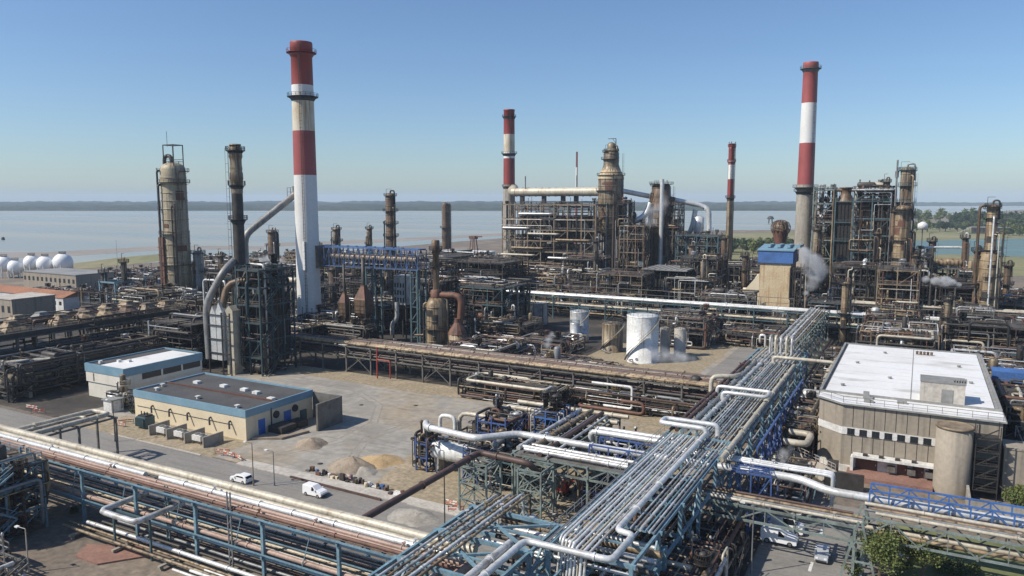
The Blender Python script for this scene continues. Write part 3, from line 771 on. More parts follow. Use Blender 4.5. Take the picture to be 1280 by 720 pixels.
mb.path([(aa, ba, 16), (aa, ba, ZT(aa, ba, 294)), (MAIN.x-4.6, MAIN.y-.6, z1), (MAIN.x-2.5, MAIN.y-.3, z1+2.5)], 1.2, 14, 3)
t = tag(mb.build('flue_duct', 'grey_shell'), 'long slanting flue duct leading up into the tallest chimney', 'duct')
mb = MB(); mb.box(MAIN.x-7.2, MAIN.x-4, MAIN.y-1.8, MAIN.y+1.6, z1-.8, z1-.6); mb.rail([(MAIN.x-7.2,MAIN.y-1.8,z1-.6),(MAIN.x-4,MAIN.y-1.8,z1-.6)], 3.0, 1.5, .15); mb.box(MAIN.x-5, MAIN.x-3.4, MAIN.y-1.4, MAIN.y+.6, z1-.6, z1+3); mb.build('duct_platform', 'grey_steel', t)
# other columns: (px, py_base or None/b, py_top, width px, material, label)
def col(px, b, top, wpx, m, label, plats=3, risers=2, seed=1, topk='vent', steel='dark_steel', cat='distillation column', ladder=None):
    a = XB(px, b); Y = -SA*a+CA*b; r = wpx/F*Y/2; H = ZT(a, b, top)
    return tower('process_column', label, cat, (a, b), [(r*.9, 0), (r*.9, 2), (r, 3), (r, H*.62), (r*.96, H*.63), (r*.96, H-r*.6)], m, [H*(.25+.7*i/plats) for i in range(plats)], risers, seed, ladder, topk, None, None, steel)
col(341, 272, 287, 12, 'brown_cladding', 'brown column with cage railing on top, just left of the white chimney', 4, 3, 31)
col(421, 330, 284, 10, 'old_cladding', 'short column with spiky top standing above the left end of the blue bridge', 4, 3, 32)
col(462, 345, 284, 7, 'tan_cladding', 'small slim column with spiky top behind the middle of the blue bridge', 3, 2, 33)
col(489, 300, 241, 13, 'brown_cladding', 'tall brown column rising behind the right half of the blue bridge', 6, 3, 34)
col(557, 480, 253, 9, 'brown_cladding', 'lone flat topped brown twin column at the water side right of the blue bridge', 2, 1, 35, 'dome')
col(561.5, 482, 254, 5, 'old_cladding', 'thin companion column touching the flat topped brown column', 1, 1, 36, 'dome')
col(127, 178, 339, 7, 'dark_pipe', 'dark slim column left of the pale steel portal by the railway sidings', 2, 1, 37)
col(153, 182, 326, 7, 'dark_pipe', 'taller dark slim column right of the pale steel portal by the railway sidings', 3, 1, 38)
col(415, 262, 334, 11, 'brown_cladding', 'stout brown column under the left part of the blue bridge', 2, 2, 39)
col(484, 262, 334, 9, 'tan_cladding', 'tan column below the right part of the blue bridge', 2, 2, 40)
col(247, 205, 313, 13, 'grey_shell', 'short pale grey column hugging the right side of the fat weathered column', 3, 3, 41)
# stack on round heater (x 543)
p = GP(546, 437); zc = lambda py: ZT(p[0], p[1], py)
t = tower('fired_heater', 'tan banded round heater with a brown stack on its crown, centre left', 'fired heater', p, [(3.4,0),(3.4,zc(381)),(3.0,zc(378)),(2.2,zc(372))], 'tan_cladding', [zc(384), zc(410)], 3, 51, top='open')
mb = MB(); mb.lathe((p[0],p[1],0), [(1.3,zc(374)),(1.3,zc(364)),(1.05,zc(360)),(1.0,zc(318)),(1.35,zc(317)),(1.35,zc(301)),(1.1,zc(300)),(.9,zc(300)),(.9,zc(303))], 16); mb.build('stack', 'brown_cladding', t)
mb = MB(); ring_platform(mb, p, 1.3, zc(312), .9); ring_platform(mb, p, 1.2, zc(332), .8); mb.ladder((p[0]+1.5,p[1]-1,zc(376)), zc(303), (1,-.6,0)); mb.build('platform', 'dark_steel', t)
mb = MB(); mb.path([(p[0]-.5,p[1],zc(368)),(p[0]+9.5,p[1]+1,zc(368)),(p[0]+8.5,p[1]+1,zc(405))], 1.1, 12, 3); mb.lathe((p[0],p[1],zc(372)), [(1.9,0),(1.9,2.4),(1.2,2.8)], 14); mb.build('rusty_duct', 'rust_shell', t)
p = GP(572, 441); zc = lambda py: ZT(p[0], p[1], py)
t = tower('fired_heater', 'squat round heater with rust red cone roof beside the tan banded heater', 'fired heater', p, [(3.0,0),(3.0,zc(417))], 'tan_cladding', [zc(418)], 2, 52, top='open')
mb = MB(); mb.lathe((p[0],p[1],0), [(3.2,zc(417)),(2.6,zc(412)),(1.0,zc(403)),(.9,zc(398)),(.01,zc(398))], 12, False); mb.build('cone_roof', 'rust_shell', t)
def pagoda(px, pyb, w, zroof_py, apex_py, top_py, label, seed):
    p = GP(px, pyb); z1 = ZT(p[0], p[1], zroof_py); z2 = ZT(p[0], p[1], apex_py); z3 = ZT(p[0], p[1], top_py); h = w/2
    t = thing('fired_heater', label, 'fired heater', (p[0], p[1], 0)); x, y = p[0], p[1]
    mb = MB(); mb.box(x-h, x+h, y-h, y+h, z1-4.6, z1); mb.lathe((x,y,0), [(h*.35,z1-8),(h*1.36,z1-4.6)], 4, False, pi/4); mb.lathe((x,y,0), [(h*.6,0),(h*.6,z1-8),(h*.3,z1-7)], 14)
    for z in (z1-3.5, z1-2): mb.box(x-h-.15, x+h+.15, y-h-.15, y+h+.15, z, z+.3)
    mb.build('firebox', 'brown_cladding', t)
    mb = MB(); mb.lathe((x,y,0), [(h*1.45,z1),(h*1.3,z1+.5),(h*.45,z2),(h*.42,z2+.4),(.01,z2+.4)], 4, False, pi/4); mb.build('pyramid_roof', 'rust_shell', t)
    mb = MB(); mb.lathe((x,y,0), [(h*.28,z2),(h*.26,z3),(h*.2,z3),(h*.2,z3-1)], 12); mb.build('stack', 'dark_pipe', t)
    mb = MB()
    for u in (-h-.9, h+.9):
        for v in (-h-.9, h+.9): mb.bar((x+u,y+v,0), (x+u,y+v,z1), .3)
    for z in (3, 7, 11):
        if z < z1: mb.rail([(x-h-.9,y-h-.9,z),(x+h+.9,y-h-.9,z),(x+h+.9,y+h+.9,z),(x-h-.9,y+h+.9,z)], 1.1, 2, .09, True)
    mb.build('frame', 'dark_steel', t)
    return t
pagoda(432, 428, 3.2, 378, 367, 330, 'narrow brown box heater with rusty pyramid roof left of its wider twin', 1)
pagoda(456, 430, 4.9, 374, 358, 322, 'wider brown box heater with rusty pyramid roof under the blue bridge', 2)
structure('dark pipe deck in front of the paired pyramid roofed heaters', -184, -160, 194, 198.5, [3.2,6.4], 'dark_steel', 23, 5, 46, 8, True, .3, cw=.28)
structure('dark pipe rack squeezed between the paired pyramid roofed heaters and white chimney', -192, -183.5, 196, 206, [4,8], 'dark_steel', 24, 4.5, 34, 6, True, .4, cw=.28)
# ---------------------------------------------------------------- tanks
def tank(label, px, pyb, wpx, pyt, m, seed=0, roofm=None, rail=True, stair=True, steel='pale_blue_steel'):
    p = GP(px, pyb); Y = -SA*p[0]+CA*p[1]; r = wpx/F*Y/2; p = p+V(-SA*r*.95, CA*r*.95, 0); H = ZT(p[0], p[1], pyt)
    t = thing('storage_tank', label, 'tank', (p[0], p[1], 0)); n = 36
    mb = MB(); prof = [(r*1.02, 0), (r*1.02, .3), (r, .3)]
    k = max(3, int(H/2.2))
    prof += [(r, H)]
    mb.lathe((p[0], p[1], 0), prof, n); mb.build('shell', m, t)
    mb = MB(); mb.lathe((p[0], p[1], H), [(r*1.015, -.15), (r*1.015, .05), (r*.6, .35), (.2, .5), (.01, .5)], n); mb.build('roof', roofm or m, t)
    if rail:
        mb = MB(); mb.rail([(p[0]+r*.97*cos(2*pi*i/20), p[1]+r*.97*sin(2*pi*i/20), H+.1) for i in range(20)], 1.1, 3, .08, True); mb.build('handrail', steel, t)
    if stair:
        mb = MB(); prev = None
        for i in range(26):
            an = -2.6+2.6*i/25; q = V(p[0]+(r+.5)*cos(an), p[1]+(r+.5)*sin(an), .4+(H-.4)*i/25)
            if prev: mb.bar(prev, q, .7, .12); mb.bar(prev+V(cos(an)*.4,sin(an)*.4,1), q+V(cos(an)*.4,sin(an)*.4,1), .07)
            prev = q
        mb.build('spiral_stair', 'grey_steel', t)
    mb = MB(); an = -1.9; d = V(cos(an), sin(an), 0); o = V(p[0], p[1], 0)
    mb.path([o+d*(r-.2)+V(0,0,1.2), o+d*(r+2)+V(0,0,1.2), o+d*(r+2)+V(3,0,.8-.6)], .22, 8); mb.cyl(o+d*r+V(1.5,.2,1.4), o+d*(r+.25)+V(1.5,-.1,1.4), .45, n=12)
    mb.build('nozzle_pipe', 'grey_pipe', t)
    return p, r, H
tank('largest bright white storage tank with steam drifting at its foot', 806, 455, 41, 394, 'white_paint', 1)
tank('brown stained storage tank between the white and the pale blue tank', 767, 441, 27, 404, 'old_cladding', 2, steel='grey_steel')
tank('pale blue grey storage tank behind the pipework, leftmost of the tank row', 725, 426, 24, 389, 'aluminium_cladding', 3)
tank('smaller of the pale grey tanks, in front of the leftmost tank', 719, 430, 12, 404, 'bright_cladding', 9, stair=False)
tank('narrow brown grey tank right beside the big white tank', 832, 446, 13, 410, 'concrete', 4, stair=False, steel='grey_steel')
tank('narrow pale tank, rightmost of the tank row by the open yard', 851, 447, 15, 411, 'pale_concrete', 5, stair=False, steel='grey_steel')
p, r, H = tank('grey concrete drum silo behind the flat white roof', 1101, 440, 17, 399, 'concrete', 6, stair=False, steel='grey_steel')
b = 268; a = XB(676, b); 
t = thing('elevated_tank', 'pale blue rectangular box hopper under the long light pipe rack', 'hopper', (a, b, 0))
zt_, zb_ = ZT(a, b, 379), ZT(a, b, 418)
mb = MB(); mb.box(a-2, a+2, b-2, b+2, zb_, zt_); mb.build('casing', 'aluminium_cladding', t)
mb = MB()
for u in (-2.2, 2.2):
    for v in (-2.2, 2.2): mb.bar((a+u,b+v,0), (a+u,b+v,zt_+.2), .25)
mb.build('frame', 'grey_steel', t)
b = 272; a = XB(620, b)
t = thing('horizontal_drum', 'wide cream horizontal drum tucked under the long light pipe rack', 'vessel', (a, b, 0))
mb = MB(); mb.drum((a, b, ZT(a, b, 384)), (1,0,0), 9, 2.0, 18); mb.build('drum', 'cream_cladding', t)
mb = MB()
for u in (-3, 3): mb.box(a+u-.4, a+u+.4, b-1.6, b+1.6, 0, ZT(a, b, 384)-1.5)
mb.build('saddle', 'concrete', t)

for i, (px, b, top, w, m, lab) in enumerate((
 (505, 232, 346, 6, 'dark_pipe', 'thin dark column just under the right end of the blue truss bridge'),
 (398, 300, 305, 6, 'brown_cladding', 'slim brown column showing right behind the white chimney'),
 (600, 330, 318, 6, 'tan_cladding', 'slim tan column left of the big central unit'),
 (376, 230, 352, 7, 'brown_cladding', 'short brown column at the left foot of the white chimney'),
 (325, 225, 330, 8, 'dark_pipe', 'dark column right behind the furnace frame'),
 (275, 240, 318, 8, 'old_cladding', 'short column left of the furnace stack in the background'),
 (700, 300, 352, 6, 'brown_cladding', 'short brown column behind the long light rack near the pale blue tank'),
 (590, 215, 392, 8, 'old_cladding', 'low stained column right of the red cone heater'),
 (640, 232, 386, 8, 'brown_cladding', 'low brown column left of the box hopper'),
 (905, 372, 296, 7, 'brown_cladding', 'brown column just left of the flare stack foot'),
 (1072, 372, 250, 6, 'teal_steel', 'thin teal column rising behind the tall teal reactor frame'),
 (1096, 330, 290, 8, 'brown_cladding', 'brown column at the right foot of the tall teal reactor frame'),
 (1104, 348, 226, 6, 'old_cladding', 'slender column left of the highest right hand column'),
 (1145, 322, 318, 7, 'tan_cladding', 'short tan column right of the tan stained column'),
 (1222, 306, 312, 7, 'old_cladding', 'short stained column left of the isolated right column'),
 (1262, 330, 330, 8, 'brown_cladding', 'short brown column at the far right edge'),
 (1060, 286, 352, 9, 'tan_cladding', 'short pale column behind the drum silo'),
 (1190, 262, 372, 8, 'old_cladding', 'low stained column below the steam jet'),
 (745, 330, 300, 7, 'dark_pipe', 'dark column in front of the foot of the reactor column'),
 (790, 396, 268, 8, 'brown_cladding', 'brown column between the reactor column and soot stained vessel'),
 (178, 188, 350, 6, 'brown_cladding', 'short brown column left of the fat weathered column'),
)): col(px, b, top, w, m, lab, 3, 2, 300+i)
col(445, 318, 322, 6, 'brown_cladding', 'slim brown column behind the left half of the blue truss bridge', 3, 3, 400)
col(575, 300, 345, 7, 'dark_pipe', 'short dark column at the start of the long light rack', 3, 3, 401)
col(612, 350, 322, 7, 'brown_cladding', 'brown column just left of the huge open steel unit', 3, 3, 402)
col(655, 262, 368, 9, 'old_cladding', 'squat stained column behind the box hopper', 3, 3, 403)
col(535, 262, 348, 7, 'old_cladding', 'stained column directly behind the stack of the tan banded heater', 3, 3, 404)
col(865, 360, 305, 8, 'brown_cladding', 'brown column right of the grey roofed shed', 3, 3, 405)
col(880, 332, 322, 7, 'tan_cladding', 'tan column in front of the teal steel tower', 3, 3, 406)
col(932, 352, 318, 7, 'brown_cladding', 'brown column left of the yellow walled hopper house', 3, 3, 407)
col(1020, 345, 285, 8, 'old_cladding', 'stained column at the foot of the open lattice tower', 3, 3, 408)
col(1115, 335, 262, 7, 'brown_cladding', 'brown column squeezed between the teal reactor frame and tan stained column', 3, 3, 410)
col(1165, 345, 300, 7, 'old_cladding', 'stained column left of the three drums on the high deck', 3, 3, 411)
col(1206, 330, 296, 6, 'brown_cladding', 'brown column right of the three drums on the high deck', 3, 3, 412)
# ---------------------------------------------------------------- central cracking unit and the right hand units
b = 386; a = XB(762.5, b); Y = -SA*a+CA*b; zc = lambda py: ZT(a, b, py); k = Y/F/2
t = tower('reactor_column', 'tall stepped reactor column with ochre collar, centre of the skyline', 'reactor column', (a, b),
      [(15*k,0),(15*k,zc(300)),(17*k,zc(296)),(16.5*k*2*.95,zc(290)),(16.5*k*2*.95,zc(222)),(15*k*1.55,zc(212)),(11*k*1.75,zc(207)),(9.5*k*2,zc(206)),(9.5*k*2,zc(192)),(8.5*k*2*.9,zc(189))],
      'old_cladding', [zc(190), zc(199), zc(219), zc(238), zc(255), zc(272), zc(290)], 4, 61, ladder=-.2, top='vent', steel='dark_steel')
mb = MB(); mb.lathe((a,b,0), [(16.2*2*k*.97,zc(224)),(16.4*2*k*.99,zc(222)),(15*k*1.6,zc(213)),(11*k*1.8,zc(208))], 28); mb.build('ochre_collar', 'yellow_wall', t)
z0 = zc(184)
mb = MB(); mb.bar((a+2.5,b,z0-6), (a+2.5,b,z0+4.5), .35); mb.bar((a+2.5,b,z0+4.5), (a-2,b,z0+4.5), .3); mb.bar((a+2.5,b,z0+2), (a+.5,b,z0+4.5), .2); mb.build('davit', 'dark_steel', t)
mb = MB(); mb.lathe((a,b,z0), [(2.2,-.5),(2.2,1.5),(1.6,2.2),(.6,2.6),(.01,2.6)], 16); mb.build('top_head', 'old_cladding', t)
RX = (a, b)
structure('dense dark stair and pipe tower on the right side of the tall reactor column', a+6.5, a+12.5, b-6, b+3, [8,16,24,32,40,48], 'dark_steel', 62, 5, 26, 8, True, .5, cw=.35)
structure('huge open steel unit of stacked decks between the central chimney and reactor column', XB(628, 374), XB(744, 374), 374, 394, [9, 15, 21, 27, 33, 39, 47], 'tan_steel', 63, 8, 70, 34, True, .3, 'grating', cw=.55, pal=PAL+['dark_pipe']*6, deckfill=.4)
for k, (f0, f1, zz) in enumerate(((.0,.36,19),(.52,.98,18),(.12,.46,23),(.55,.9,12),(.02,.3,34),(.6,.95,28),(.3,.62,31),(.2,.55,42))):
    aa0, aa1 = XB(628,374), XB(744,374); pipe('pale header pipe lying across the face of the huge open steel unit', [(aa0+(aa1-aa0)*f0,372.8,zz),(aa0+(aa1-aa0)*f1,372.8,zz),(aa0+(aa1-aa0)*f1,380,zz)], .6, ('cream_cladding','bright_cladding','tan_cladding')[k%3], 'header pipes of the huge open steel unit', 8, 1.2, 0)
a0, a1 = XB(628, 374), XB(744, 374)
t = thing('interior_fill', 'dark fill blocks added inside the middle decks of the huge open steel unit', 'fill blocks', ((a0+a1)/2, 385, 0))  # near-black blocks added to darken the inside of the unit
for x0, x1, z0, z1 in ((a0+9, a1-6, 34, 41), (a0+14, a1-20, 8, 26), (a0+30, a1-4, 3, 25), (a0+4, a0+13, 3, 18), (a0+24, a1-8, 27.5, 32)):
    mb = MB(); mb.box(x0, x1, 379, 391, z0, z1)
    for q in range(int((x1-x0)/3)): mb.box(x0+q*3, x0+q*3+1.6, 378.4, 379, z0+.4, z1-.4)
    mb.build('fill_block', 'near_black', t)
# horizontal ducts
b = 389; z = ZT(CH2[0]+20, b, 240)
mb = MB(); mb.path([(CH2[0]+6, b, z), (RX[0]-6, RX[1], z)], 2.5, 18)
t = tag(mb.build('flue_duct', 'cream_cladding'), 'thick ribbed horizontal flue duct from the central chimney to the reactor column', 'duct')
mb = MB()
for q in range(12): x = CH2[0]+8+q*4.2; mb.cyl((x,b,z), (x+.3,b,z), 2.7, n=18)
mb.build('stiffener_ring', 'tan_cladding', t)
mb = MB(); mb.cyl((CH2[0]+2.4,CH2[1],z+1.5), (CH2[0]+7,b,z), 3.6, 2.2, 16); mb.build('flare_cone', 'cream_cladding', t)
mb = MB()
for q in (12, 26, 38, 46): x = CH2[0]+q; mb.box(x-1, x+1, b-1.2, b+1.2, 47.3, z-1.9)
mb.build('duct_support', 'dark_steel', t)
mb = MB()
for q in (15, 47): mb.cyl((CH2[0]+q,b-2,z), (CH2[0]+q,b-2,z+9), .35, n=8)
mb.build('vent_stub', 'grey_pipe', t)
b = 402; a = XB(825, b); Y = -SA*a+CA*b; zc = lambda py: ZT(a, b, py); k = Y/F
t = tower('regenerator_vessel', 'stout soot stained vessel with a platform crown, right of the reactor column', 'regenerator', (a, b),
      [(12*k,0),(12*k,zc(300)),(15.5*k,zc(288)),(15.5*k,zc(255)),(12*k,zc(244)),(11.5*k,zc(233)),(9*k,zc(230))], 'brown_cladding', [zc(232), zc(246), zc(262), zc(283)], 4, 64, ladder=-.1, top='open')
mb = MB(); ring_platform(mb, (a,b), 9*k, zc(230), 2.6)
for q in range(7): an = q*.9; mb.bar((a+8*k*cos(an),b+8*k*sin(an),zc(230)), (a+8*k*cos(an),b+8*k*sin(an),zc(225)), .2)
mb.build('crown_platform', 'dark_steel', t)
RG = (a, b, k)
structure('ragged dark platform stack clinging to the right side of the soot stained vessel', a+13*k, a+13*k+6, b-7, b+4, [9,17,25,33,41,47], 'dark_steel', 84, 5, 30, 8, True, .5, cw=.35)
structure('dark stair tower clinging to the left side of the soot stained vessel', a-13*k-6, a-13*k-.5, b-8, b+2, [9,17,25,33], 'dark_steel', 85, 5, 26, 8, True, .5, cw=.35)
b2 = 392; a2 = XB(826, b2); mb = MB(); mb.path([(a2, b2, ZT(a2,b2,335)), (a2, b2, ZT(a2,b2,224))], 1.1, 12)
tag(mb.build('vent_stack', 'bright_cladding'), 'slim silver vent stack in front of the soot stained vessel', 'vent stack')
mb = MB(); mb.path([(RX[0]+5,RX[1],ZT(RX[0],RX[1],238)), (RG[0]-5,RG[1],ZT(RG[0],RG[1],246)), (RG[0]+5,RG[1]+2,ZT(RG[0],RG[1],249)), (XB(876,410),410,ZT(XB(876,410),410,257)), (XB(885,410),410,ZT(XB(885,410),410,262)), (XB(886,410),410,ZT(XB(886,410),410,292))], 1.35, 14, 4)
tag(mb.build('overhead_duct', 'bright_cladding'), 'long bright duct sloping from the reactor column past the soot stained vessel', 'duct')
mb = MB(); mb.path([(XB(792,392),392,ZT(XB(792,392),392,277)),(XB(806,394),394,ZT(XB(806,394),394,270)),(XB(812,396),396,ZT(XB(812,396),396,254))], 1.7, 14, 4)
tag(mb.build('transfer_duct', 'bright_cladding'), 'white bent transfer duct between reactor column and soot stained vessel', 'duct')
mb = MB(); q = XB(868,412); mb.path([(q,412,ZT(q,412,262)),(q-1.5,412,ZT(q,412,285)),(q-5,412,ZT(q,412,300)),(q-5,412,12)], 1.4, 12, 4); mb.lathe((q+2,412,ZT(q,412,290)), [(1,-8),(3,2),(3,8),(1,9),(.01,9)], 12)
tag(mb.build('cyclone_duct', 'bright_cladding'), 'pale cyclone vessel and bent duct hanging under the right end of the bright duct', 'duct')
b = 398
structure('teal steel tower with crossed braces below the bright duct', XB(850,b), XB(902,b), b-8, b+10, [8,14,20,26,31], 'teal_steel', 65, 5, 40, 14, True, .9, cw=.45)
structure('tall tan stair tower framed in open steel between the two big vessels', XB(776,380), XB(806,380), 378, 392, [8,15,22,29,36], 'tan_steel', 66, 5, 40, 12, True, .4, cw=.4)
# compressor shed
b0, b1 = 330, 352; a0, a1 = XB(806, 330), XB(858, 330)
t = thing('compressor_shed', 'dark open sided shed with a flat grey sheet roof below the central vessels', 'shed', ((a0+a1)/2, 341, 0))
zr = ZT(a0, b0, 337)
mb = MB(); mb.box(a0-1, a1+1, b0-1, b1+1, zr, zr+.5)
for q in range(9): x = a0-.6+q*(a1-a0+1.2)/8; mb.box(x, x+.3, b0-1, b1+1, zr+.5, zr+.7)
mb.build('roof', 'grey_roof', t)
mb = MB(); mb.box(a0+1, a1-1, b0+2, b1-1, 6, zr-2); mb.build('rear_cladding', 'near_black', t)
mb = MB()
for i in range(6):
    x = a0+(a1-a0)*i/5
    for y in (b0, b1): mb.bar((x,y,0), (x,y,zr), .4)
mb.rail([(a0,b0,6),(a1,b0,6)], 1.1, 2, .1); mb.bar((a0,b0,6), (a1,b0,6), .4); mb.build('frame', 'dark_steel', t)
structure('crowded tan process deck left of the grey roofed shed, behind the long light rack', XB(752,312), XB(806,312), 309, 326, [4.5,9,13,17], 'tan_steel', 67, 5, 60, 16, True, .2, cw=.3, vmat=None)
structure('low process deck packed with pale pipes under the huge open steel unit', XB(640,330), XB(700,330), 326, 346, [4,8,12], 'tan_steel', 68, 5, 60, 18, True, .2, cw=.3)
structure('dark pump deck between the pale pipe deck and the reactor column foot', XB(704,345), XB(748,345), 343, 362, [5,10,15,20], 'dark_steel', 69, 5, 40, 14, True, .3, cw=.35)
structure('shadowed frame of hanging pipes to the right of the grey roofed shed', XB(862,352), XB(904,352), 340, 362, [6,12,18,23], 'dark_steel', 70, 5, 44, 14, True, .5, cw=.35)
# blue capped hopper house
b = 333; a0, a1 = XB(951, b), XB(990, b); zr = ZT(a0, b, 328)
t = thing('hopper_house', 'tall yellow walled hopper house with a bright blue sheet top', 'building', ((a0+a1)/2, b, 0))
mb = MB(); mb.box(a0, a1, b, b+15, 0, zr); mb.build('wall', 'yellow_wall', t)
zt = ZT(a0, b, 313)
mb = MB(); mb.prism([(a0-.8,b-.8),(a1+.8,b-.8),(a1+.8,b+15.8),(a0-.8,b+15.8)], zr, zt); mb.build('blue_cladding', 'bright_blue', t)
mb = MB(); mb.add([(a0-1.2,b-1.2,zt+.01),(a1+1.2,b-1.2,zt+.01),(a1+1.2,b+16,zt+1.6),(a0-1.2,b+16,zt+1.6),(a0-1.2,b-1.2,zt+.4),(a1+1.2,b-1.2,zt+.4),(a1+1.2,b+16,zt+2),(a0-1.2,b+16,zt+2)], [(3,2,1,0),(4,5,6,7),(0,1,5,4),(1,2,6,5),(2,3,7,6),(3,0,4,7)])
for q in range(4): x = a0+2+q*4; mb.box(x, x+1.4, b+4, b+15, zt+1.2, zt+2.4)
mb.build('roof', 'blue_trim', t)
mb = MB(); mb.path([(a0-7,b+2,zr*.45),(a0-4,b+2,zr*.45),(a0,b+2,zr*.75)], 1.3, 12); mb.add([(a0-7,b,0),(a0-.05,b,0),(a0-.05,b,zr*.8),(a0-7,b,zr*.42),(a0-7,b+8,0),(a0-.05,b+8,0),(a0-.05,b+8,zr*.8),(a0-7,b+8,zr*.42)], [(0,1,2,3),(7,6,5,4),(0,4,5,1),(3,2,6,7),(0,3,7,4),(1,5,6,2)]); mb.build('side_chute', 'cream_wall', t)
mb = MB(); mb.box(a0-14, a0-7.3, b-1, b+6, 0, zr*.36); mb.box(a0-14.3, a0-7.0, b-1.3, b+6.3, zr*.36, zr*.36+.3); mb.build('annex', 'cream_wall', t)
structure('narrow dark ladder tower beside the yellow hopper house', a1+1, a1+5.5, b-2, b+6, [5,10,15,20], 'dark_steel', 71, 4, 20, 6, True, .4)
structure('low grey deck of pipes at the foot of the yellow walled hopper house', XB(938,316), XB(1000,316), 314, 326, [3.4], 'grey_steel', 89, 5.5, 46, 10, True, .3)
b = 392; a = XB(975, b); zc = lambda py: ZT(a, b, py)
t = thing('caged_vessel', 'orange brown cone vessel topped by a round cage of ribs', 'vessel', (a, b, 0))
mb = MB(); mb.lathe((a,b,0), [(2.4,0),(2.2,zc(306)),(3.6,zc(294)),(3.9,zc(289)),(3.9,zc(288)),(.01,zc(287))], 18); mb.build('cone_body', 'rust_shell', t)
mb = MB(); z0 = zc(289)
for q in range(14):
    an = q*2*pi/14; pts = [(a+4.6*cos(an)*w, b+4.6*sin(an)*w, z0+h*.8) for w, h in ((.86,-1),(1,1.2),(1,3.2),(.8,5.4),(.4,6.6),(.05,6.9))]
    for e, f in zip(pts, pts[1:]): mb.bar(e, f, .28)
for h, w in ((1.2,1),(3.2,1),(5.4,.8)):
    for q in range(20): mb.bar((a+4.6*w*cos(q*pi/10),b+4.6*w*sin(q*pi/10),z0+h*.8), (a+4.6*w*cos((q+1)*pi/10),b+4.6*w*sin((q+1)*pi/10),z0+h*.8), .2)
mb.lathe((a,b,z0), [(3.6,-.5),(3.7,1.6),(2.9,4),(.9,4.9),(.01,4.9)], 16); mb.build('rib_cage', 'brown_cladding', t)
# right hand block
b = 362; S1 = structure('open lattice tower with crossed pale braces right beside the grey based chimney', XB(1016,b), XB(1041,b), b-5, b+7, [8,16,24,32,40,48,54], 'green_grey_steel', 72, 6, 34, 10, True, .9, cw=.5)
b = 356; a0, a1 = XB(1042,b), XB(1064,b)
t = thing('dark_furnace', 'tall black box furnace in a steel frame between two lattice towers', 'furnace', ((a0+a1)/2, b, 0))
zt = ZT(a0, b, 252)
mb = MB(); mb.box(a0+.4, a1-.4, b, b+10, 3, zt)
for q in range(5): x = a0+.6+q*(a1-a0-1.4)/4; mb.box(x, x+.3, b-.3, b, 3, zt)
mb.build('casing', 'near_black', t)
mb = MB(); mb.lathe(((a0+a1)/2, b+5, zt), [(4,0),(2.2,3),(2.2,5.5),(2.8,5.7),(2.8,6.2),(.01,6.3)], 14); mb.path([(a0,b+4,zt+5),(a1+1,b+4,zt+5)], .8, 10); mb.build('roof_duct', 'brown_cladding', t)
mb = MB()
for x in (a0, a1):
    for y in (b-.8, b+10.8): mb.bar((x,y,0), (x,y,zt+1), .45)
for z in (8,16,24,32,40,zt): mb.rail([(a0,b-.8,z),(a1,b-.8,z)], 1.1, 2, .1); mb.bar((a0,b-.8,z), (a1,b-.8,z), .3)
mb.build('frame', 'teal_steel', t)
b = 350; structure('tall teal reactor frame with pale curved header pipe on top, right skyline', XB(1066,b), XB(1112,b), b-6, b+8, [7,14,21,28,35,42,49,54], 'teal_steel', 73, 6, 80, 24, True, .7, cw=.5)
a = XB(1085, b); mb = MB(); mb.path([(a-5,b,30),(a-5,b,56),(a+6,b,56),(a+6,b,33)], 1.3, 14, 4); tag(mb.build('header_pipe', 'cream_cladding'), 'pale arched header pipe inside the top of the tall teal reactor frame', 'pipe')
mb = MB(); mb.lathe((a,b+1,0), [(3.2,6),(3.2,46),(2.6,49),(1,50.6),(.01,51)], 18); tag(mb.build('reactor_vessel', 'brown_cladding'), 'brown upright reactor hanging inside the tall teal reactor frame', 'vessel')
b = 340; a = XB(1129, b); zc = lambda py: ZT(a, b, py); k = (-SA*a+CA*b)/F
tower('process_column', 'highest column on the right, slim pale top above platforms', 'distillation column', (a, b), [(9*k,0),(9*k,zc(290)),(7.4*k,zc(285)),(7.4*k,zc(213))], 'old_cladding', [zc(213), zc(232), zc(252), zc(270), zc(300), zc(330)], 4, 74, top='vent', steel='teal_steel')
mb = MB(); q = XB(1116, b); mb.cyl((q,b,40), (q,b,ZT(q,b,200)), .35, n=8); mb.cyl((q,b,ZT(q,b,222)), (q,b,ZT(q,b,214)), .7, n=8); tag(mb.build('vent_pole', 'grey_pipe'), 'thin dark vent pole left of the highest right hand column', 'vent')
b = 326; a = XB(1127, b); zc = lambda py: ZT(a, b, py); k = (-SA*a+CA*b)/F
tower('process_column', 'thick tan stained column standing in front of the highest right hand column', 'distillation column', (a, b), [(10*k,0),(10*k,zc(340)),(11.5*k,zc(335)),(10*k,zc(325)),(9*k,zc(300)),(9*k,zc(262))], 'tan_cladding', [zc(264), zc(268), zc(300), zc(322), zc(350)], 4, 75, top='vent')
b = 300; a = XB(1238, b); zc = lambda py: ZT(a, b, py); k = (-SA*a+CA*b)/F
tower('process_column', 'isolated tan column near the right edge with a stepped base', 'distillation column', (a, b), [(13*k,0),(13*k,3),(11*k,zc(330)),(10*k,zc(318)),(6.8*k,zc(312)),(6.2*k,zc(259))], 'tan_cladding', [zc(260), zc(272), zc(312), zc(320), zc(345), zc(370)], 4, 76, top='vent')
mb = MB(); q = a-3.8; mb.path([(q,b-1,2),(q,b-1,zc(257)),(q+5,b-1,zc(257)),(q+5,b-1,zc(263))], .45, 8, 1.2); tag(mb.build('overhead_pipe', 'brown_cladding'), 'tall looped overhead pipe on the left side of the isolated right column', 'pipe')
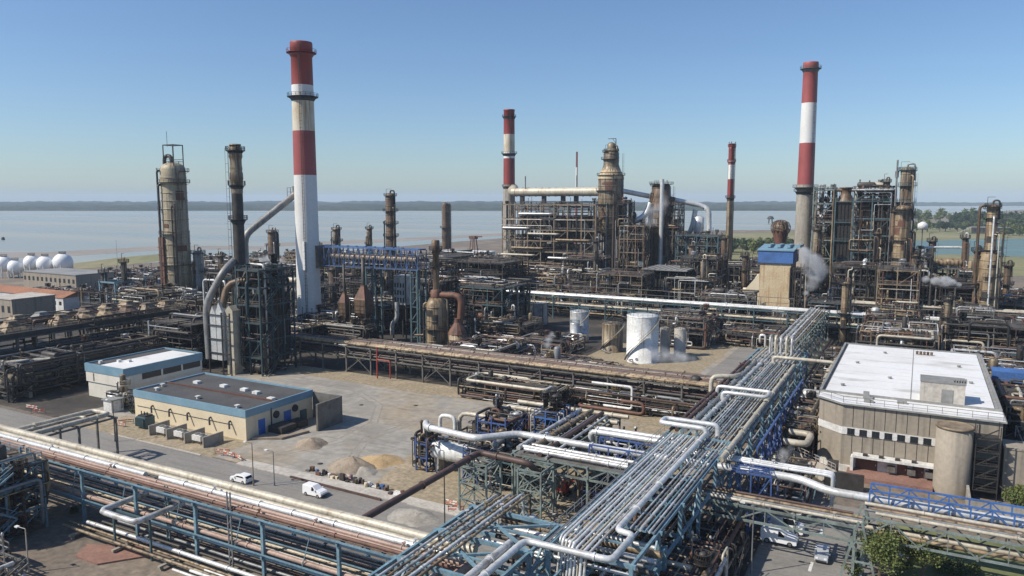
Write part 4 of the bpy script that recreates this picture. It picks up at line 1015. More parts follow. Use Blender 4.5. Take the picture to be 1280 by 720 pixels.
structure('dark teal frame filling the gap behind the black box furnace', XB(1036,380), XB(1072,380), 372, 386, [8,16,24,32,40,47], 'teal_steel', 87, 6, 60, 18, True, .6, cw=.45)
structure('dark tall frame between the teal reactor frame and highest right column', XB(1100,362), XB(1122,362), 352, 366, [8,16,24,32,40,47], 'dark_steel', 88, 5, 60, 18, True, .6, cw=.45)
structure('dark open frame of pipes in front of the tall teal reactor frame', XB(1044,318), XB(1098,318), 310, 326, [6,12,18,24], 'dark_steel', 77, 5.5, 60, 16, True, .4)
structure('brownish pipe frame around the foot of the tan stained column', XB(1100,300), XB(1150,300), 296, 318, [5,10,15,20,25], 'tan_steel', 78, 5.5, 60, 18, True, .3)
structure('crowded exchanger deck between the two tan columns on the right', XB(1150,300), XB(1222,300), 298, 318, [5,10,15,20], 'grey_steel', 79, 5.5, 70, 22, True, .3)
structure('teal pipe frame behind the exchanger deck on the right', XB(1142,345), XB(1215,345), 340, 358, [6,12,18,23], 'teal_steel', 80, 6, 50, 14, True, .4)
structure('rust tinted pipe frame standing right in front of the isolated column', XB(1205,282), XB(1246,282), 274, 292, [5,10,14], 'grey_steel', 81, 5.5, 50, 14, True, .4)
structure('slender dark frame just left of the three drums by the pond', XB(1146,328), XB(1164,328), 322, 334, [6,12,18,24,28], 'dark_steel', 90, 4.5, 44, 10, True, .5)
structure('teal frame of thin posts just right of the three drums by the pond', XB(1200,322), XB(1222,322), 318, 330, [6,12,18,23], 'teal_steel', 92, 5, 44, 10, True, .5)
structure('brown frame of pipes right of the isolated column', XB(1252,312), XB(1290,312), 306, 322, [5,10,14], 'tan_steel', 93, 5.5, 50, 12, True, .4)
structure('low frame of pipes at the far right edge behind the flat roofed building', XB(1248,270), XB(1300,270), 262, 280, [4,8], 'tan_steel', 82, 5.5, 36, 12, True, .3)
# ---------------------------------------------------------------- pipe racks and their pipes
ALU = ['aluminium_cladding']*5+['bright_cladding']*4+['grey_pipe', 'cream_cladding', 'tan_cladding']
MIX = ['cream_cladding', 'cream_cladding', 'aluminium_cladding', 'tan_cladding', 'brown_pipe', 'grey_pipe', 'pinkish_pipe', 'rust_pipe']
# D: left foreground rack, along a, b 66..72
rack('long blue steel pipe rack crossing the lower left foreground beside the road', 'a', -175, -47, 66.2, 71.6, [3.9, 8.6], 12.2, 'pale_blue_steel', .42, 0)
dn = 'on the long blue rack at lower left'
G1 = 'pipes on the lower left rack'
lay('a', -176, -44, 8.8, [(71.0,.6,'cream_cladding','thick cream pipe along the road side edge of the lower left rack'), (69.75,.38,'cream_cladding','second cream pipe just inside the thick road side one, lower left rack')], dn, G1, fl=30)
lay('a', -176, -100, 8.8, [(68.75,.40,'bright_cladding','shiny silver pipe that ends in a downturned elbow on the lower left rack')], dn, G1)
pipe('short silver pipe starting beyond the elbow on the lower left rack', [(-96,68.8,9.45),(-44,68.8,9.45)], .4, 'bright_cladding', G1)
lay('a', -176, -44, 8.8, [(67.95,.26,'pinkish_pipe',None),(67.3,.2,'pinkish_pipe',None),(66.75,.24,'rust_pipe','rusty brown pipe along the camera side edge of the lower left rack')], dn, G1)
lay('a', -176, -46, 4.1, [(66.6,.3,'pinkish_pipe',None),(67.5,.14,'cream_cladding',None),(68.2,.22,'cream_cladding',None),(69.1,.28,'dark_pipe',None),(70,.2,'grey_pipe',None),(70.8,.28,'dark_pipe',None)], 'on the lower tier of the lower left rack', G1)
for k, (t, r, m) in enumerate(((70.38,.09,'grey_pipe'),(69.27,.08,'dark_pipe'),(68.3,.08,'rust_pipe'),(67.62,.07,'cream_cladding'),(66.45,.07,'brown_pipe'))):
    lay('a', -176, -46, 8.8, [(t, r, m, 'very thin %s line threaded between the larger pipes on the lower left rack' % HUE[m])], dn, G1, seed=60+k)
for k, (t, r, m) in enumerate(((66.9,.12,'white_paint'),(67.9,.1,'tan_cladding'),(68.65,.1,'dark_pipe'),(69.6,.12,'pinkish_pipe'),(70.4,.1,'cream_cladding'),(71.3,.14,'white_paint'))):
    lay('a', -170, -46, 4.35, [(t, r, m, None)], 'on the lower tier of the lower left rack', G1, seed=70+k)
for k, (t, r, m) in enumerate(((61.6,.16,'white_paint'),(62.3,.2,'white_paint'),(63.6,.12,'white_paint'),(60.6,.14,'cream_cladding'))):
    lay('a', -84+k*2, -48, 1.0+.15*(k%2), [(t, r, m, None)], 'low over the soil near the bottom edge', G1, seed=80+k)
mb = MB()
for k in range(43): x = -174+k*3; mb.bar((x,66.2,8.35),(x,71.6,8.35),.16); mb.bar((x,66.2,3.65),(x,71.6,3.65),.16); mb.bar((x,66.2,3.9),(x+1.5,66.2,8.4),.09) if k % 4 == 0 else None
mb.bar((-175,65.6,9.15),(-47,65.6,9.15),.16); mb.bar((-175,65.6,4.5),(-47,65.6,4.5),.14); mb.bar((-175,66.2,6.3),(-47,66.2,6.3),.12)
tag(mb.build('cross_members', 'pale_blue_steel'), 'ladder like row of blue cross members under the lower left rack pipes', 'steelwork')
for k, (t, r, m) in enumerate(((63.0,.22,'old_cladding'),(64.0,.15,'tan_cladding'),(64.8,.28,'bright_cladding'),(65.6,.15,'dark_pipe'),(66.3,.2,'dark_pipe'),(67.2,.2,'grey_pipe'),(68.2,.25,'brown_pipe'))):
    lay('a', -112+k*1.5, -50, .9+.2*(k%3), [(t, r, m, None)], 'low over the soil below the lower left rack', G1, seed=k)
for k in range(6):
    x = -108+k*10; mb = MB()
    mb.box(x-.25, x+.25, 62, 69, .45, .72)
    for y in (62.4, 65.4, 68.6): mb.box(x-.2, x+.2, y-.2, y+.2, 0, .5)
    tag(mb.build('pipe_sleeper', 'concrete'), 'low concrete pipe sleeper under the ground level pipes at lower left', 'pipe support', 'sleepers under the ground pipes')
# expansion loop sticking out at lower left
pipe('flat silver pipe loop sticking out of the lower left rack towards the viewer', [(-99.5,69,6.4),(-99.5,61.5,6.4),(-91.5,61.5,6.4),(-91.5,69,6.4)], .42, 'aluminium_cladding', None, 12, 1.2, 0)
mb = MB()
for x in (-99.5, -91.5): mb.bar((x,63.5,0), (x,63.5,5.9), .25)
mb.bar((-99.5,63.5,5.9),(-91.5,63.5,5.9),.22)
tag(mb.build('loop_support', 'teal_steel'), 'steel goalpost carrying the flat silver pipe loop', 'pipe support')
# tall dark posts of the walkway in front of the rack
for i, (px, py) in enumerate(((290, 718), (212, 688))):
    p = GP(px, py); mb = MB(); hh = 11.5 if i == 0 else 9.6
    for u in (-.3, .3): mb.bar((p[0]+u,p[1],0), (p[0]+u,p[1],hh), .16)
    for k in range(int(hh/1.3)): mb.bar((p[0]-.3,p[1],.4+k*1.3), (p[0]+.3,p[1],1.4+k*1.3), .1)
    tag(mb.build('lattice_post', 'grey_pipe' if i == 0 else 'teal_steel'), ('tall grey lattice post in front of the lower left rack near the bottom edge', 'shorter teal lattice post beside the flat silver pipe loop')[i], 'post')
# I: goal shaped rack over the road at left
rack('short steel bridge carrying cream pipes over the road at left', 'b', 73, 87.5, -140.5, -134.5, [8.2], 7, 'grey_steel', .34, 0)
pipe('cream pipe forming the outer bend of the short bridge over the road', [(-140.2,70,9.0),(-140.2,86.8,9.0),(-135.2,86.8,9.0),(-135.2,70,9.0)], .45, 'cream_cladding', None, 12, 1.2)
pipe('cream pipe forming the inner bend of the short bridge over the road', [(-138.9,70,8.8),(-138.9,83.4,8.8),(-136.6,83.4,8.8),(-136.6,70,8.8)], .3, 'cream_cladding', None, 12, 1)
for k in range(3): pipe('slender dark conduit along the short bridge over the road', [(-138+k*.5,70,8.5),(-138+k*.5,87,8.5)], .12, 'dark_pipe', 'conduits on the short bridge', 6)
# C: the big diagonal rack
rack('wide blue steel pipe rack running diagonally away from the bottom centre', 'b', 72, 118, -34.5, -24.8, [7.4, 11.6], 9.2, 'pale_blue_steel', .45, 2)
rack('farthest narrow stretch of the diagonal pipe rack reaching the long light rack', 'b', 204, 286, -33.6, -27.2, [6.8, 10.8], 10.4, 'green_grey_steel', .36, 2)
rack('far continuation of the wide diagonal pipe rack beside the white roofed building', 'b', 120, 202, -35.8, -23.8, [6.8, 10.8], 10.4, 'pale_blue_steel', .42, 2)
gc = 'pipes side by side on the diagonal rack'
rows = spread(-34.2, -29.2, 3, ALU, .11, .19, .17)
for i, (t, r, m, _) in enumerate(rows):
    z = 11.85+r; drop = 74.4-(t+34.2)*.75
    pipe('slim %s pipe with a downturned lower end among the row on the diagonal rack' % HUE[m], [(t,117.0,z),(t,drop,z),(t,drop-.8,8.0)], r, m, gc, 8, .7, 0)
pipe('thick silver pipe on the outer edge of the diagonal rack, bent twice at the bottom', [(-28.6,118.2,12.5),(-28.6,77.6,12.5),(-26.5,77.6,12.5),(-26.5,70.6,12.5),(-36.6,70.4,12.5),(-36.6,50,12.5)], .38, 'bright_cladding', None, 14, 1.0, 14)
for i, (t, r, m) in enumerate(((-27.8,.13,'aluminium_cladding'),(-27.2,.12,'grey_pipe'),(-26.6,.18,'aluminium_cladding'),(-26.0,.11,'pale_blue_steel'),(-25.5,.15,'aluminium_cladding'),(-25.0,.12,'grey_pipe'))):
    pipe('slim pipe in the low strip along the right side of the diagonal rack', [(t,111,11.84+r),(t,80,11.84+r)], r, m, 'slim pipes on the right strip of the diagonal rack', 8, flanges=0)
lay('b', 76, 118, 7.7, spread(-34, -25, 8, ALU+['dark_pipe']*6, .12, .32, .5), 'on the lower tier of the diagonal rack', 'pipes on the lower tier of the diagonal rack')
mb = MB()
mb.box(-35.1, -34.75, 72, 118, 11.82, 11.9); mb.rail([(-35.4,72,11.98),(-35.4,118,11.98)], 1.0, 2.2, .06)
tag(mb.build('walkway', 'grey_pipe'), 'narrow railed walkway along the left edge of the diagonal rack', 'walkway')
# loops over the rack
pipe('white pipe loop stepping over the diagonal rack at its first break', [(-28.6,118.2,11.6),(-28.6,118.2,13.3),(-36.2,118.2,13.3),(-36.2,121.0,13.3),(-27.4,121.0,13.3),(-27.4,121.0,11.4)], .4, 'bright_cladding', None, 14, .8, 0)
pipe('white pipe loop stepping over the diagonal rack at its second break', [(-34.0,148.5,11.4),(-34.0,148.5,13.0),(-23.8,148.5,13.0),(-23.8,144.2,13.0),(-32.0,144.2,13.0),(-32.0,144.2,11.4)], .36, 'bright_cladding', None, 14, .8, 0)
pipe('long cream pipe crossing the diagonal rack towards the white roof', [(-29,183,11.4),(-29,183,13.0),(-15.5,183,13.0),(-15.5,183,6)], .42, 'cream_cladding', None, 14, .9, 0)
gf = 'pipes on the far part of the diagonal rack'
for i, (t, r, m, lab) in enumerate(((-35.2,.3,'brown_pipe','brown pipe on the left edge of the far diagonal rack'),(-34.2,.36,'brown_pipe','second brown pipe beside the left edge of the far diagonal rack'),(-32.8,.42,'grey_pipe','thick blue grey pipe left of centre on the far diagonal rack'),(-31.4,.42,'aluminium_cladding','thick silver pipe near the centre of the far diagonal rack'))):
    pipe(lab, [(t,121,11.2+r),(t,182,11.2+r)], r, m, gf, 12)
lay('b', 112.5, 182, 11.3, spread(-30.2, -25.0, 12, ALU, .1, .18, .2), 'in the row on the far diagonal rack', gf)
pipe('cream pipe on the right edge of the far diagonal rack', [(-24.2,109.5,11.6),(-24.2,182,11.6)], .42, 'cream_cladding', gf, 12)
lay('b', 183, 202, 11.0, spread(-34.6, -24.6, 13, ALU+['cream_cladding']*3, .12, .3, .25), 'beside the hairpin pipes of the diagonal rack', gf)
lay('b', 203, 284, 11.0, spread(-33.3, -27.5, 15, ALU+['cream_cladding']*4+['tan_cladding']*2, .12, .34, .25), 'on the farthest stretch of the diagonal rack', gf)
lay('b', 121, 202, 7.1, spread(-35, -24, 14, ALU+['dark_pipe']*5, .15, .3, .5), 'on the lower tier of the far diagonal rack', gf)
pipe('cream S bend pipe dropping off the left edge of the far diagonal rack', [(-37.5,152,8),(-37.5,158,8),(-37.5,158,12.6),(-33.2,160,12.6),(-33.2,166,11.7)], .5, 'cream_cladding', None, 12, 1.4, 0)
for k in range(5): pipe('tall hairpin pipe in the row rising over the far diagonal rack', [(-32+k*1.3,196,11.3),(-32+k*1.3,196,15.5),(-32+k*1.3,199,15.5),(-32+k*1.3,199,11.3)], .3, ('aluminium_cladding','cream_cladding')[k%2], 'hairpin pipes over the far diagonal rack', 10, 1.0, 0)
pipe('fat cream U shaped pipe beside the building end of the diagonal rack', [(-20,141,6),(-16,141,6),(-16,147.5,6),(-20,147.5,6)], .62, 'cream_cladding', None, 14, 1.3, 0)
pipe('fat cream U shaped pipe stacked above the long grey saddle by the rack', [(-21,192,6),(-13,192,6),(-13,198,6),(-21,198,6)], .55, 'cream_cladding', None, 14, 1.3, 0)
mb = MB()
for k in range(9):
    y = 124+k*6; mb.bar((-21.6,y,0),(-21.6,y,9.5),.3); mb.bar((-21.6,y,0.5),(-21.6,y+6,9.2),.2); mb.bar((-21.6,y+6,.5),(-21.6,y,9.2),.2)
mb.bar((-21.6,124,9.5),(-21.6,178,9.5),.35); mb.bar((-21.6,124,5),(-21.6,178,5),.3)
tag(mb.build('bracing_frame', 'blue_paint'), 'blue braced steel wall under the right edge of the far diagonal rack', 'steel frame')
# G: braced frame at the bottom centre
rack('pale blue trussed frame carrying thin pipes at the bottom centre edge', 'b', 47, 79, -48.6, -36.4, [7.6, 10.8], 8, 'pale_blue_steel', .46, 0, truss=True)
mb = MB()
for s in (47, 55, 63, 71): mb.bar((-48.6,s,10.9),(-36.4,s+8,10.9),.3); mb.bar((-48.6,s+8,10.95),(-36.4,s,10.95),.3)
mb.bar((-36.4,79,10.8),(-36.4,79,6),.4)
tag(mb.build('top_bracing', 'pale_blue_steel'), 'flat crossed bracing on top of the bottom centre trussed frame', 'bracing')
for i, (t, r, m, _) in enumerate(spread(-47.3, -43, 17, ALU, .1, .2, .25)):
    pipe('slim %s pipe on the bottom centre trussed frame' % HUE[m], [(t,44,11.25+r),(t,83+i*.4,11.25+r),(t,83+i*.4,6)], r, m, 'pipes on the bottom centre frame', 8, .8, 6)
lay('b', 46, 70, 11.1, [(-38.6,.45,'aluminium_cladding','thick grey pipe near the right side of the bottom centre frame'),(-37.6,.3,'aluminium_cladding',None)], 'on the bottom centre trussed frame', 'pipes on the bottom centre frame')
lay('b', 44, 68, 8.0, [(-43,.6,'pinkish_pipe','dull pink pipe low inside the bottom centre frame'),(-41.4,.35,'grey_pipe',None),(-40.2,.35,'dark_pipe',None),(-45.5,.3,'aluminium_cladding',None),(-39,.3,'dark_pipe',None)], 'low inside the bottom centre frame', 'pipes on the bottom centre frame')
t = thing('horizontal_drum', 'white and ochre drum end peeping out of the bottom centre trussed frame', 'vessel', (-43.5,84,0))
mb = MB(); mb.drum((-43.5,83,7.2), (0,1,0), 5, 1.25, 16); mb.build('drum', 'white_paint', t)
mb = MB(); mb.box(-44.3,-42.7,81.4,82,0,6.2); mb.box(-44.3,-42.7,84,84.6,0,6.2); mb.build('saddle', 'concrete', t)
# D continued right under the diagonal rack
rack('pale blue trussed platform tucked below the lower end of the diagonal rack', 'a', -36, -24.5, 70, 83, [5, 9.0], 5.7, 'pale_blue_steel', .42, 1)
lay('a', -44, -24.6, 9.2, [(78,.3,'aluminium_cladding',None),(76.6,.22,'grey_pipe',None),(75.2,.3,'dark_pipe',None),(73.8,.22,'aluminium_cladding',None),(79.6,.4,'tan_cladding',None),(81.4,.25,'aluminium_cladding',None)], 'across the platform below the diagonal rack', 'pipes below the lower end of the diagonal rack')
lay('a', -44, -25, 5.2, [(71,.3,'dark_pipe',None),(73,.3,'rust_pipe',None),(75,.4,'grey_pipe',None),(77.5,.3,'dark_pipe',None),(80,.35,'aluminium_cladding',None)], 'in the gloom below the diagonal rack', 'pipes below the lower end of the diagonal rack')
# E: right foreground racks
rack('grey bridge arm of pipes joining the diagonal rack from the left', 'a', -57, -37, 105.2, 109.2, [6.4, 8.4], 7, 'green_grey_steel', .34, 0, truss=True, skip=(1,))
rack('low grey green pipe bridge over the dark bay right of the diagonal rack', 'a', -36, -5.5, 105.2, 109.2, [4.9, 6.9], 7.6, 'green_grey_steel', .34, 0, truss=True, skip=(2,3))
rack('grey green trussed pipe bridge crossing behind the trees at lower right', 'a', -4.5, 47, 105.2, 109.2, [5.8, 8.5], 6.5, 'green_grey_steel', .3, 0, truss=True, skip=(1,2,4,5,7))
ge = 'pipes on the lower right bridge'
lay('a', -34, -5, 7.1, [(105.7,.24,'cream_cladding',None),(106.6,.2,'grey_pipe',None),(107.4,.24,'tan_cladding',None),(108.6,.2,'brown_pipe',None)], 'on the low grey green bridge', ge)
lay('a', -4, 46, 8.7, [(105.8,.24,'cream_cladding',None),(106.6,.2,'grey_pipe',None),(107.3,.2,'tan_cladding',None),(108.0,.16,'brown_pipe',None),(108.7,.26,'cream_cladding',None)], 'on the grey green bridge at lower right', ge)
lay('a', -4, 46, 6.0, [(106,.26,'tan_cladding',None),(107.2,.3,'cream_cladding',None),(108.4,.2,'dark_pipe',None)], 'on the lower chord of the grey green bridge', ge)
lay('a', -56, -38, 8.8, [(106,.35,'aluminium_cladding',None),(107.2,.3,'bright_cladding',None),(108.5,.3,'aluminium_cladding',None)], 'on the left arm of the grey green bridge', ge)
mb = MB(); mb.box(-56.5,-38,105.1,109.4,8.45,8.6); tag(mb.build('cable_tray', 'grey_steel'), 'flat grey cable tray under the pipes of the left bridge arm', 'cable tray')
WZ = 9.0
pipe('long white pipe passing under the diagonal rack and kinking down at right', [(-79,112,6.2),(-79,112,WZ),(-77,109,WZ),(-65,106.8,WZ+.3),(-60,112.6,WZ+.3),(-45,113.2,WZ),(-17,114.2,WZ),(-13.5,114.2,WZ),(-9.5,112.3,WZ-.4),(-5,112.3,WZ-.4),(46,113.2,WZ-.4)], .6, 'bright_cladding', None, 16, 1.5, 12)
mb = MB(); pts = [(-34,112),(46,112)]
def walkbridge(label, a0, a1, b0, b1, z0, z1, m, step=4.2, legs=()):
    t = thing('truss_walkway', label, 'walkway', ((a0+a1)/2, (b0+b1)/2, 0)); n = max(1, round((a1-a0)/step))
    for b in (b0, b1):
        mb = MB()
        mb.bar((a0,b,z0),(a1,b,z0),.28); mb.bar((a0,b,z1),(a1,b,z1),.24)
        for i in range(n+1):
            x = a0+(a1-a0)*i/n; mb.bar((x,b,z0),(x,b,z1),.2)
            if i < n: mb.bar((x,b,z0 if i%2 else z1),(x+(a1-a0)/n,b,z1 if i%2 else z0),.16)
        mb.build('side_truss', m, t)
    mb = MB(); mb.box(a0,a1,b0+.15,b1-.15,z0+.1,z0+.18); mb.build('deck', 'grating', t)
    for x in legs:
        mb = MB()
        for b in (b0, b1): mb.bar((x,b,0),(x,b,z0),.4); mb.bar((x+3,b,0),(x+3,b,z0),.4); mb.bar((x,b,.5),(x+3,b,z0),.18); mb.bar((x+3,b,.5),(x,b,z0),.18)
        mb.build('trestle', m, t)
    return t
walkbridge('blue trussed pipe bridge at the far lower right above the grey green one', -4.2, 46, 111.3, 114.3, 7.9, 10.1, 'bright_blue', 2.4, (20,))
walkbridge('blue trussed bridge section springing from the diagonal rack at right', -23, -17.2, 111.2, 117.5, 4.5, 9.6, 'blue_paint', 3, (-20.3,))
mb = MB()
for k in range(5): mb.bar((-23+k*1.4,111.6,9.8),(-17.6,112.5+k,9.8),.1); mb.bar((-23,112+k,9.75),(-17.4,112+k,9.75),.14)
tag(mb.build('grating_panel', 'blue_paint'), 'blue open grille on top of the bridge section right of the diagonal rack', 'grille')
for i, (b, r) in enumerate(((115.2,.26),(116.1,.2),(116.8,.22))): pipe('white pipe in the bundle of three on the right hand blue bridge section', [(-33,b,9.9),(-10.5,b,9.9),(-9.3,b,9.9),(-9.3,b,5)], r, 'bright_cladding', 'three white pipes on the right hand blue bridge section', 10, .6, 7)
walkbridge('small blue railed box of steel left of the diagonal rack', -46, -36, 111.4, 116, 6.6, 9.9, 'blue_paint', 3.2, (-44,))
for i, b in enumerate((120.4, 122.6)): pipe('white pipe of the parallel pair joining the diagonal rack from the left', [(-49.5,b,5),(-49.5,b,9.2),(-34,b,9.2)], (.55,.42)[i], 'bright_cladding', 'pair of white pipes joining the diagonal rack', 14, 1.2, 14)
mb = MB()
for x in (-48, -42, -37):
    for b in (119.5, 123.5): mb.bar((x,b,0),(x,b,8.6),.3)
    mb.bar((x,119.5,8.5),(x,123.5,8.5),.3)
tag(mb.build('pipe_trestle', 'green_grey_steel'), 'low trestle under the pair of white pipes left of the diagonal rack', 'pipe support')
# trestle foot under the bridge at the right
t = thing('bridge_trestle', 'grey raking trestle standing on the road under the lower right bridge', 'pipe support', (-4.5,104,0))
mb = MB()
for b in (103.5, 110): mb.bar((-7,b,0),(-5,b,8.4),.3); mb.bar((-2.5,b,0),(-4.6,b,8.4),.3); mb.bar((-6.4,b,3),(-3.2,b,3),.2); mb.bar((-5.8,b,5.6),(-3.8,b,5.6),.2)
mb.build('frame', 'green_grey_steel', t)
# H: cross rack inside the compact unit
rack('grey cross rack of brown pipes linking the compact unit to the left bridge arm', 'b', 107, 132, -57.5, -50, [5, 8.2], 8, 'green_grey_steel', .32, 2)
lay('b', 106, 132, 8.4, [(-56.8,.4,'aluminium_cladding',None),(-55.6,.2,'grey_pipe',None),(-54.6,.45,'tan_cladding',None),(-53.2,.22,'grey_pipe',None),(-52.2,.4,'brown_pipe',None),(-50.8,.25,'aluminium_cladding',None)], 'on the grey cross rack', 'pipes on the grey cross rack')
lay('b', 106, 132, 5.2, [(-56,.35,'dark_pipe',None),(-54,.4,'brown_pipe',None),(-52,.35,'dark_pipe',None)], 'on the lower tier of the grey cross rack', 'pipes on the grey cross rack')
rack('low rack of cream pipes along the back of the compact unit', 'a', -72, -50, 130.5, 136.5, [4, 7.2], 8.5, 'grey_steel', .32, 2)
lay('a', -73, -49, 7.4, [(131,.45,'cream_cladding',None),(133,.2,'grey_pipe',None),(135.4,.45,'cream_cladding',None)], 'on the rack behind the compact unit', 'pipes behind the compact unit')
lay('a', -70, -40, 4.2, [(131.4,.4,'tan_cladding',None),(134.6,.4,'dark_pipe',None)], 'on the lower tier behind the compact unit', 'pipes behind the compact unit')
for i in range(2): pipe('cream pipe bent into a hoop at the left end of the compact unit', [(-80+i*6,125+i*6,3),(-80+i*6,125+i*6,7.2+.5*i),(-70,125+i*6,7.2+.5*i)], .45, 'cream_cladding', 'hooped cream pipes of the compact unit', 12, 2.2, 0)
# brown pipe over the road
pipe('dark brown pipe striding over the road from the lower left rack to the compact unit', [(-60.8,72,9.3),(-60.8,101,9.3),(-51.5,100.5,9.2),(-50.6,103.5,6),(-50.6,106,6)], .5, 'brown_pipe', None, 12, 1.2, 14)
def lattice_tower(label, a0, a1, b0, b1, H, m, step=2.6, w=.22):
    t = thing('lattice_tower', label, 'lattice tower', ((a0+a1)/2,(b0+b1)/2,0)); mb = MB()
    C = [(a0,b0),(a1,b0),(a1,b1),(a0,b1)]
    for x, y in C: mb.bar((x,y,0),(x,y,H),w*1.2)
    z = 0
    while z < H-.5:
        z2 = min(H, z+step)
        for (x,y),(u,v) in zip(C, C[1:]+C[:1]): mb.bar((x,y,z),(u,v,z2),w*.7); mb.bar((u,v,z),(x,y,z2),w*.7); mb.bar((x,y,z2),(u,v,z2),w*.8)
        z = z2
    mb.build('lattice', m, t)
    mb = MB()
    for x, y in C: mb.box(x-.6,x+.6,y-.6,y+.6,0,.5)
    mb.build('footing', 'pale_concrete', t)
    return t
lattice_tower('green lattice tower carrying the dark brown pipe beside the road', -62.5, -57.5, 97.5, 102, 8.7, 'green_grey_steel')
lattice_tower('green lattice tower under the elbow of the dark brown pipe by the bridge arm', -53, -49, 99.5, 104, 8.4, 'green_grey_steel')
# A: the long light rack
rack('long rack of light pipes stretching across the middle of the plant', 'a', -182, 100, 285, 292, [5.5, 9.2], 12, 'teal_steel', .4, 3)
lay('a', -184, 100, 9.4, [(285.6,.5,'bright_cladding','bright pipe along the camera side edge of the long light rack'),(287,.42,'cream_cladding',None),(288.3,.5,'white_paint',None),(289.6,.35,'cream_cladding',None),(290.6,.4,'bright_cladding',None),(291.5,.3,'tan_cladding',None)], 'on the long light rack', 'pipes on the long light rack')
lay('a', -184, 100, 5.7, [(285.8,.45,'cream_cladding','cream pipe on the lower tier edge of the long light rack'),(287.4,.4,'tan_cladding',None),(289,.4,'dark_pipe',None),(290.4,.4,'grey_pipe',None)], 'on the lower tier of the long light rack', 'pipes on the long light rack')
mb = MB(); mb.rail([(-182,292.6,9.4),(-40,292.6,9.4)], 4.0, 11, .2); tag(mb.build('cable_gantry', 'grey_steel'), 'thin railing gantry along the back of the long light rack', 'gantry')
rack('second rack parallel to the long light rack, behind it on the right', 'a', -20, 100, 296, 302, [5, 8.5, 12], 10, 'grey_steel', .38, 2)
lay('a', -22, 100, 12.2, [(296.6,.4,'cream_cladding',None),(298,.3,'tan_cladding',None),(299.4,.45,'cream_cladding',None),(301,.35,'grey_pipe',None)], 'on the second rack at right', 'pipes on the second rack at right')
# B: the brown rack at the back of the yard
rack('brown pipe rack along the back edge of the gravel yard', 'a', -172, -37, 166, 172.5, [4.6, 7.6], 9, 'grey_steel', .38, 3)
gb = 'pipes on the rack behind the yard'
lay('a', -176, -37, 7.8, [(166.5,.4,'tan_cladding','tan pipe along the yard side edge of the brown rack'),(167.6,.45,'tan_cladding',None),(168.8,.3,'cream_cladding',None),(169.8,.35,'brown_pipe',None),(170.8,.45,'brown_pipe',None),(172,.3,'rust_pipe',None)], 'on the brown rack behind the yard', gb)
lay('a', -176, -37, 4.8, [(166.6,.35,'dark_pipe',None),(168,.45,'brown_pipe',None),(169.6,.4,'rust_pipe',None),(171.2,.45,'dark_pipe',None)], 'on the lower tier of the brown rack', gb)
rack('second brown rack just behind the first one at the back of the yard', 'a', -140, -42, 176, 181, [4, 6.4], 9, 'dark_steel', .34, 3)
lay('a', -140, -42, 6.6, [(176.4,.3,'brown_pipe',None),(177.4,.35,'tan_cladding',None),(178.6,.3,'grey_pipe',None),(179.6,.4,'brown_pipe',None),(180.6,.25,'tan_cladding',None)], 'on the second brown rack', gb)
pipe('white pipe in an upright frame shape below the brown rack', [(-64,163.5,1.4),(-57,163.5,1.4),(-57,163.5,6.6),(-67,163.5,6.6)], .3, 'white_paint', None, 10, .7, 0)
pipe('red standpipe frame at the left end of the yard', [(-131.5,163.2,.2),(-131.5,163.2,9)], .2, 'red_paint', None, 8, None, 0)
pipe('red cross pipe of the standpipe frame at the left end of the yard', [(-131.5,163.2,5.6),(-127,163.2,5.6),(-127,163.2,.5)], .16, 'red_paint', None, 8, .5, 0)
# blue truss bridge beside the tallest chimney
bb = MAIN.y+1; z0, z1 = ZT(MAIN.x+8, bb, 332), ZT(MAIN.x+8, bb, 309); a1 = XB(522, bb)
t = walkbridge('long high blue truss bridge leading from the tallest chimney to the right', MAIN.x+4.6, a1, bb, bb+5, z0, z1, 'truss_blue', 2.3, ())
mb = MB(); mb.box(MAIN.x+5, a1, bb+.3, bb+4.7, z1+.2, z1+.5)
for q in range(9): x = MAIN.x+8+q*4; mb.box(x, x+.8, bb+1, bb+2, z1+.5, z1+.8)
mb.build('roof', 'truss_blue', t)
mb = MB(); mb.cyl((MAIN.x+6,bb+2.5,(z0+z1)/2), (a1-2,bb+2.5,(z0+z1)/2), 1.2, n=14); mb.build('enclosed_duct', 'tan_cladding', t)
mb = MB(); mb.box(MAIN.x+2.6, MAIN.x+4.5, bb-1.5, bb+6.5, z0-1, z1+.5); mb.build('end_collar', 'tan_steel', t)
mb = MB(); mb.box(MAIN.x+1.5, MAIN.x+2.5, bb-5.2, bb-4.2, z0-1.5, z1+2); mb.build('down_pipe', 'white_paint', t)
for x in (a1-3, a1-22):
    mb = MB()
    for y in (bb, bb+5): mb.bar((x,y,0),(x,y,z0),.5); mb.bar((x+2.6,y,0),(x+2.6,y,z0),.5)
    for z in range(4, int(z0), 5): mb.bar((x,bb,z),(x,bb+5,z+4),.2); mb.bar((x,bb,z),(x+2.6,bb,z),.25)
    mb.build('tower_leg', 'teal_steel', t)
# ---------------------------------------------------------------- buildings
def flat_roof(t, a0, a1, b0, b1, z0, H, roofm, trim, fascia, para=.35):
    mb = MB()
    mb.box(a0-.15, a1+.15, b0-.15, b0+.2, H-fascia, H+para); mb.box(a0-.15, a1+.15, b1-.2, b1+.15, H-fascia, H+para)
    mb.box(a0-.15, a0+.2, b0+.2, b1-.2, H-fascia, H+para); mb.box(a1-.2, a1+.15, b0+.2, b1-.2, H-fascia, H+para)
    mb.build('fascia', trim, t)
    mb = MB(); mb.box(a0+.2, a1-.2, b0+.2, b1-.2, H-.4, H); return mb.build('roof', roofm, t)
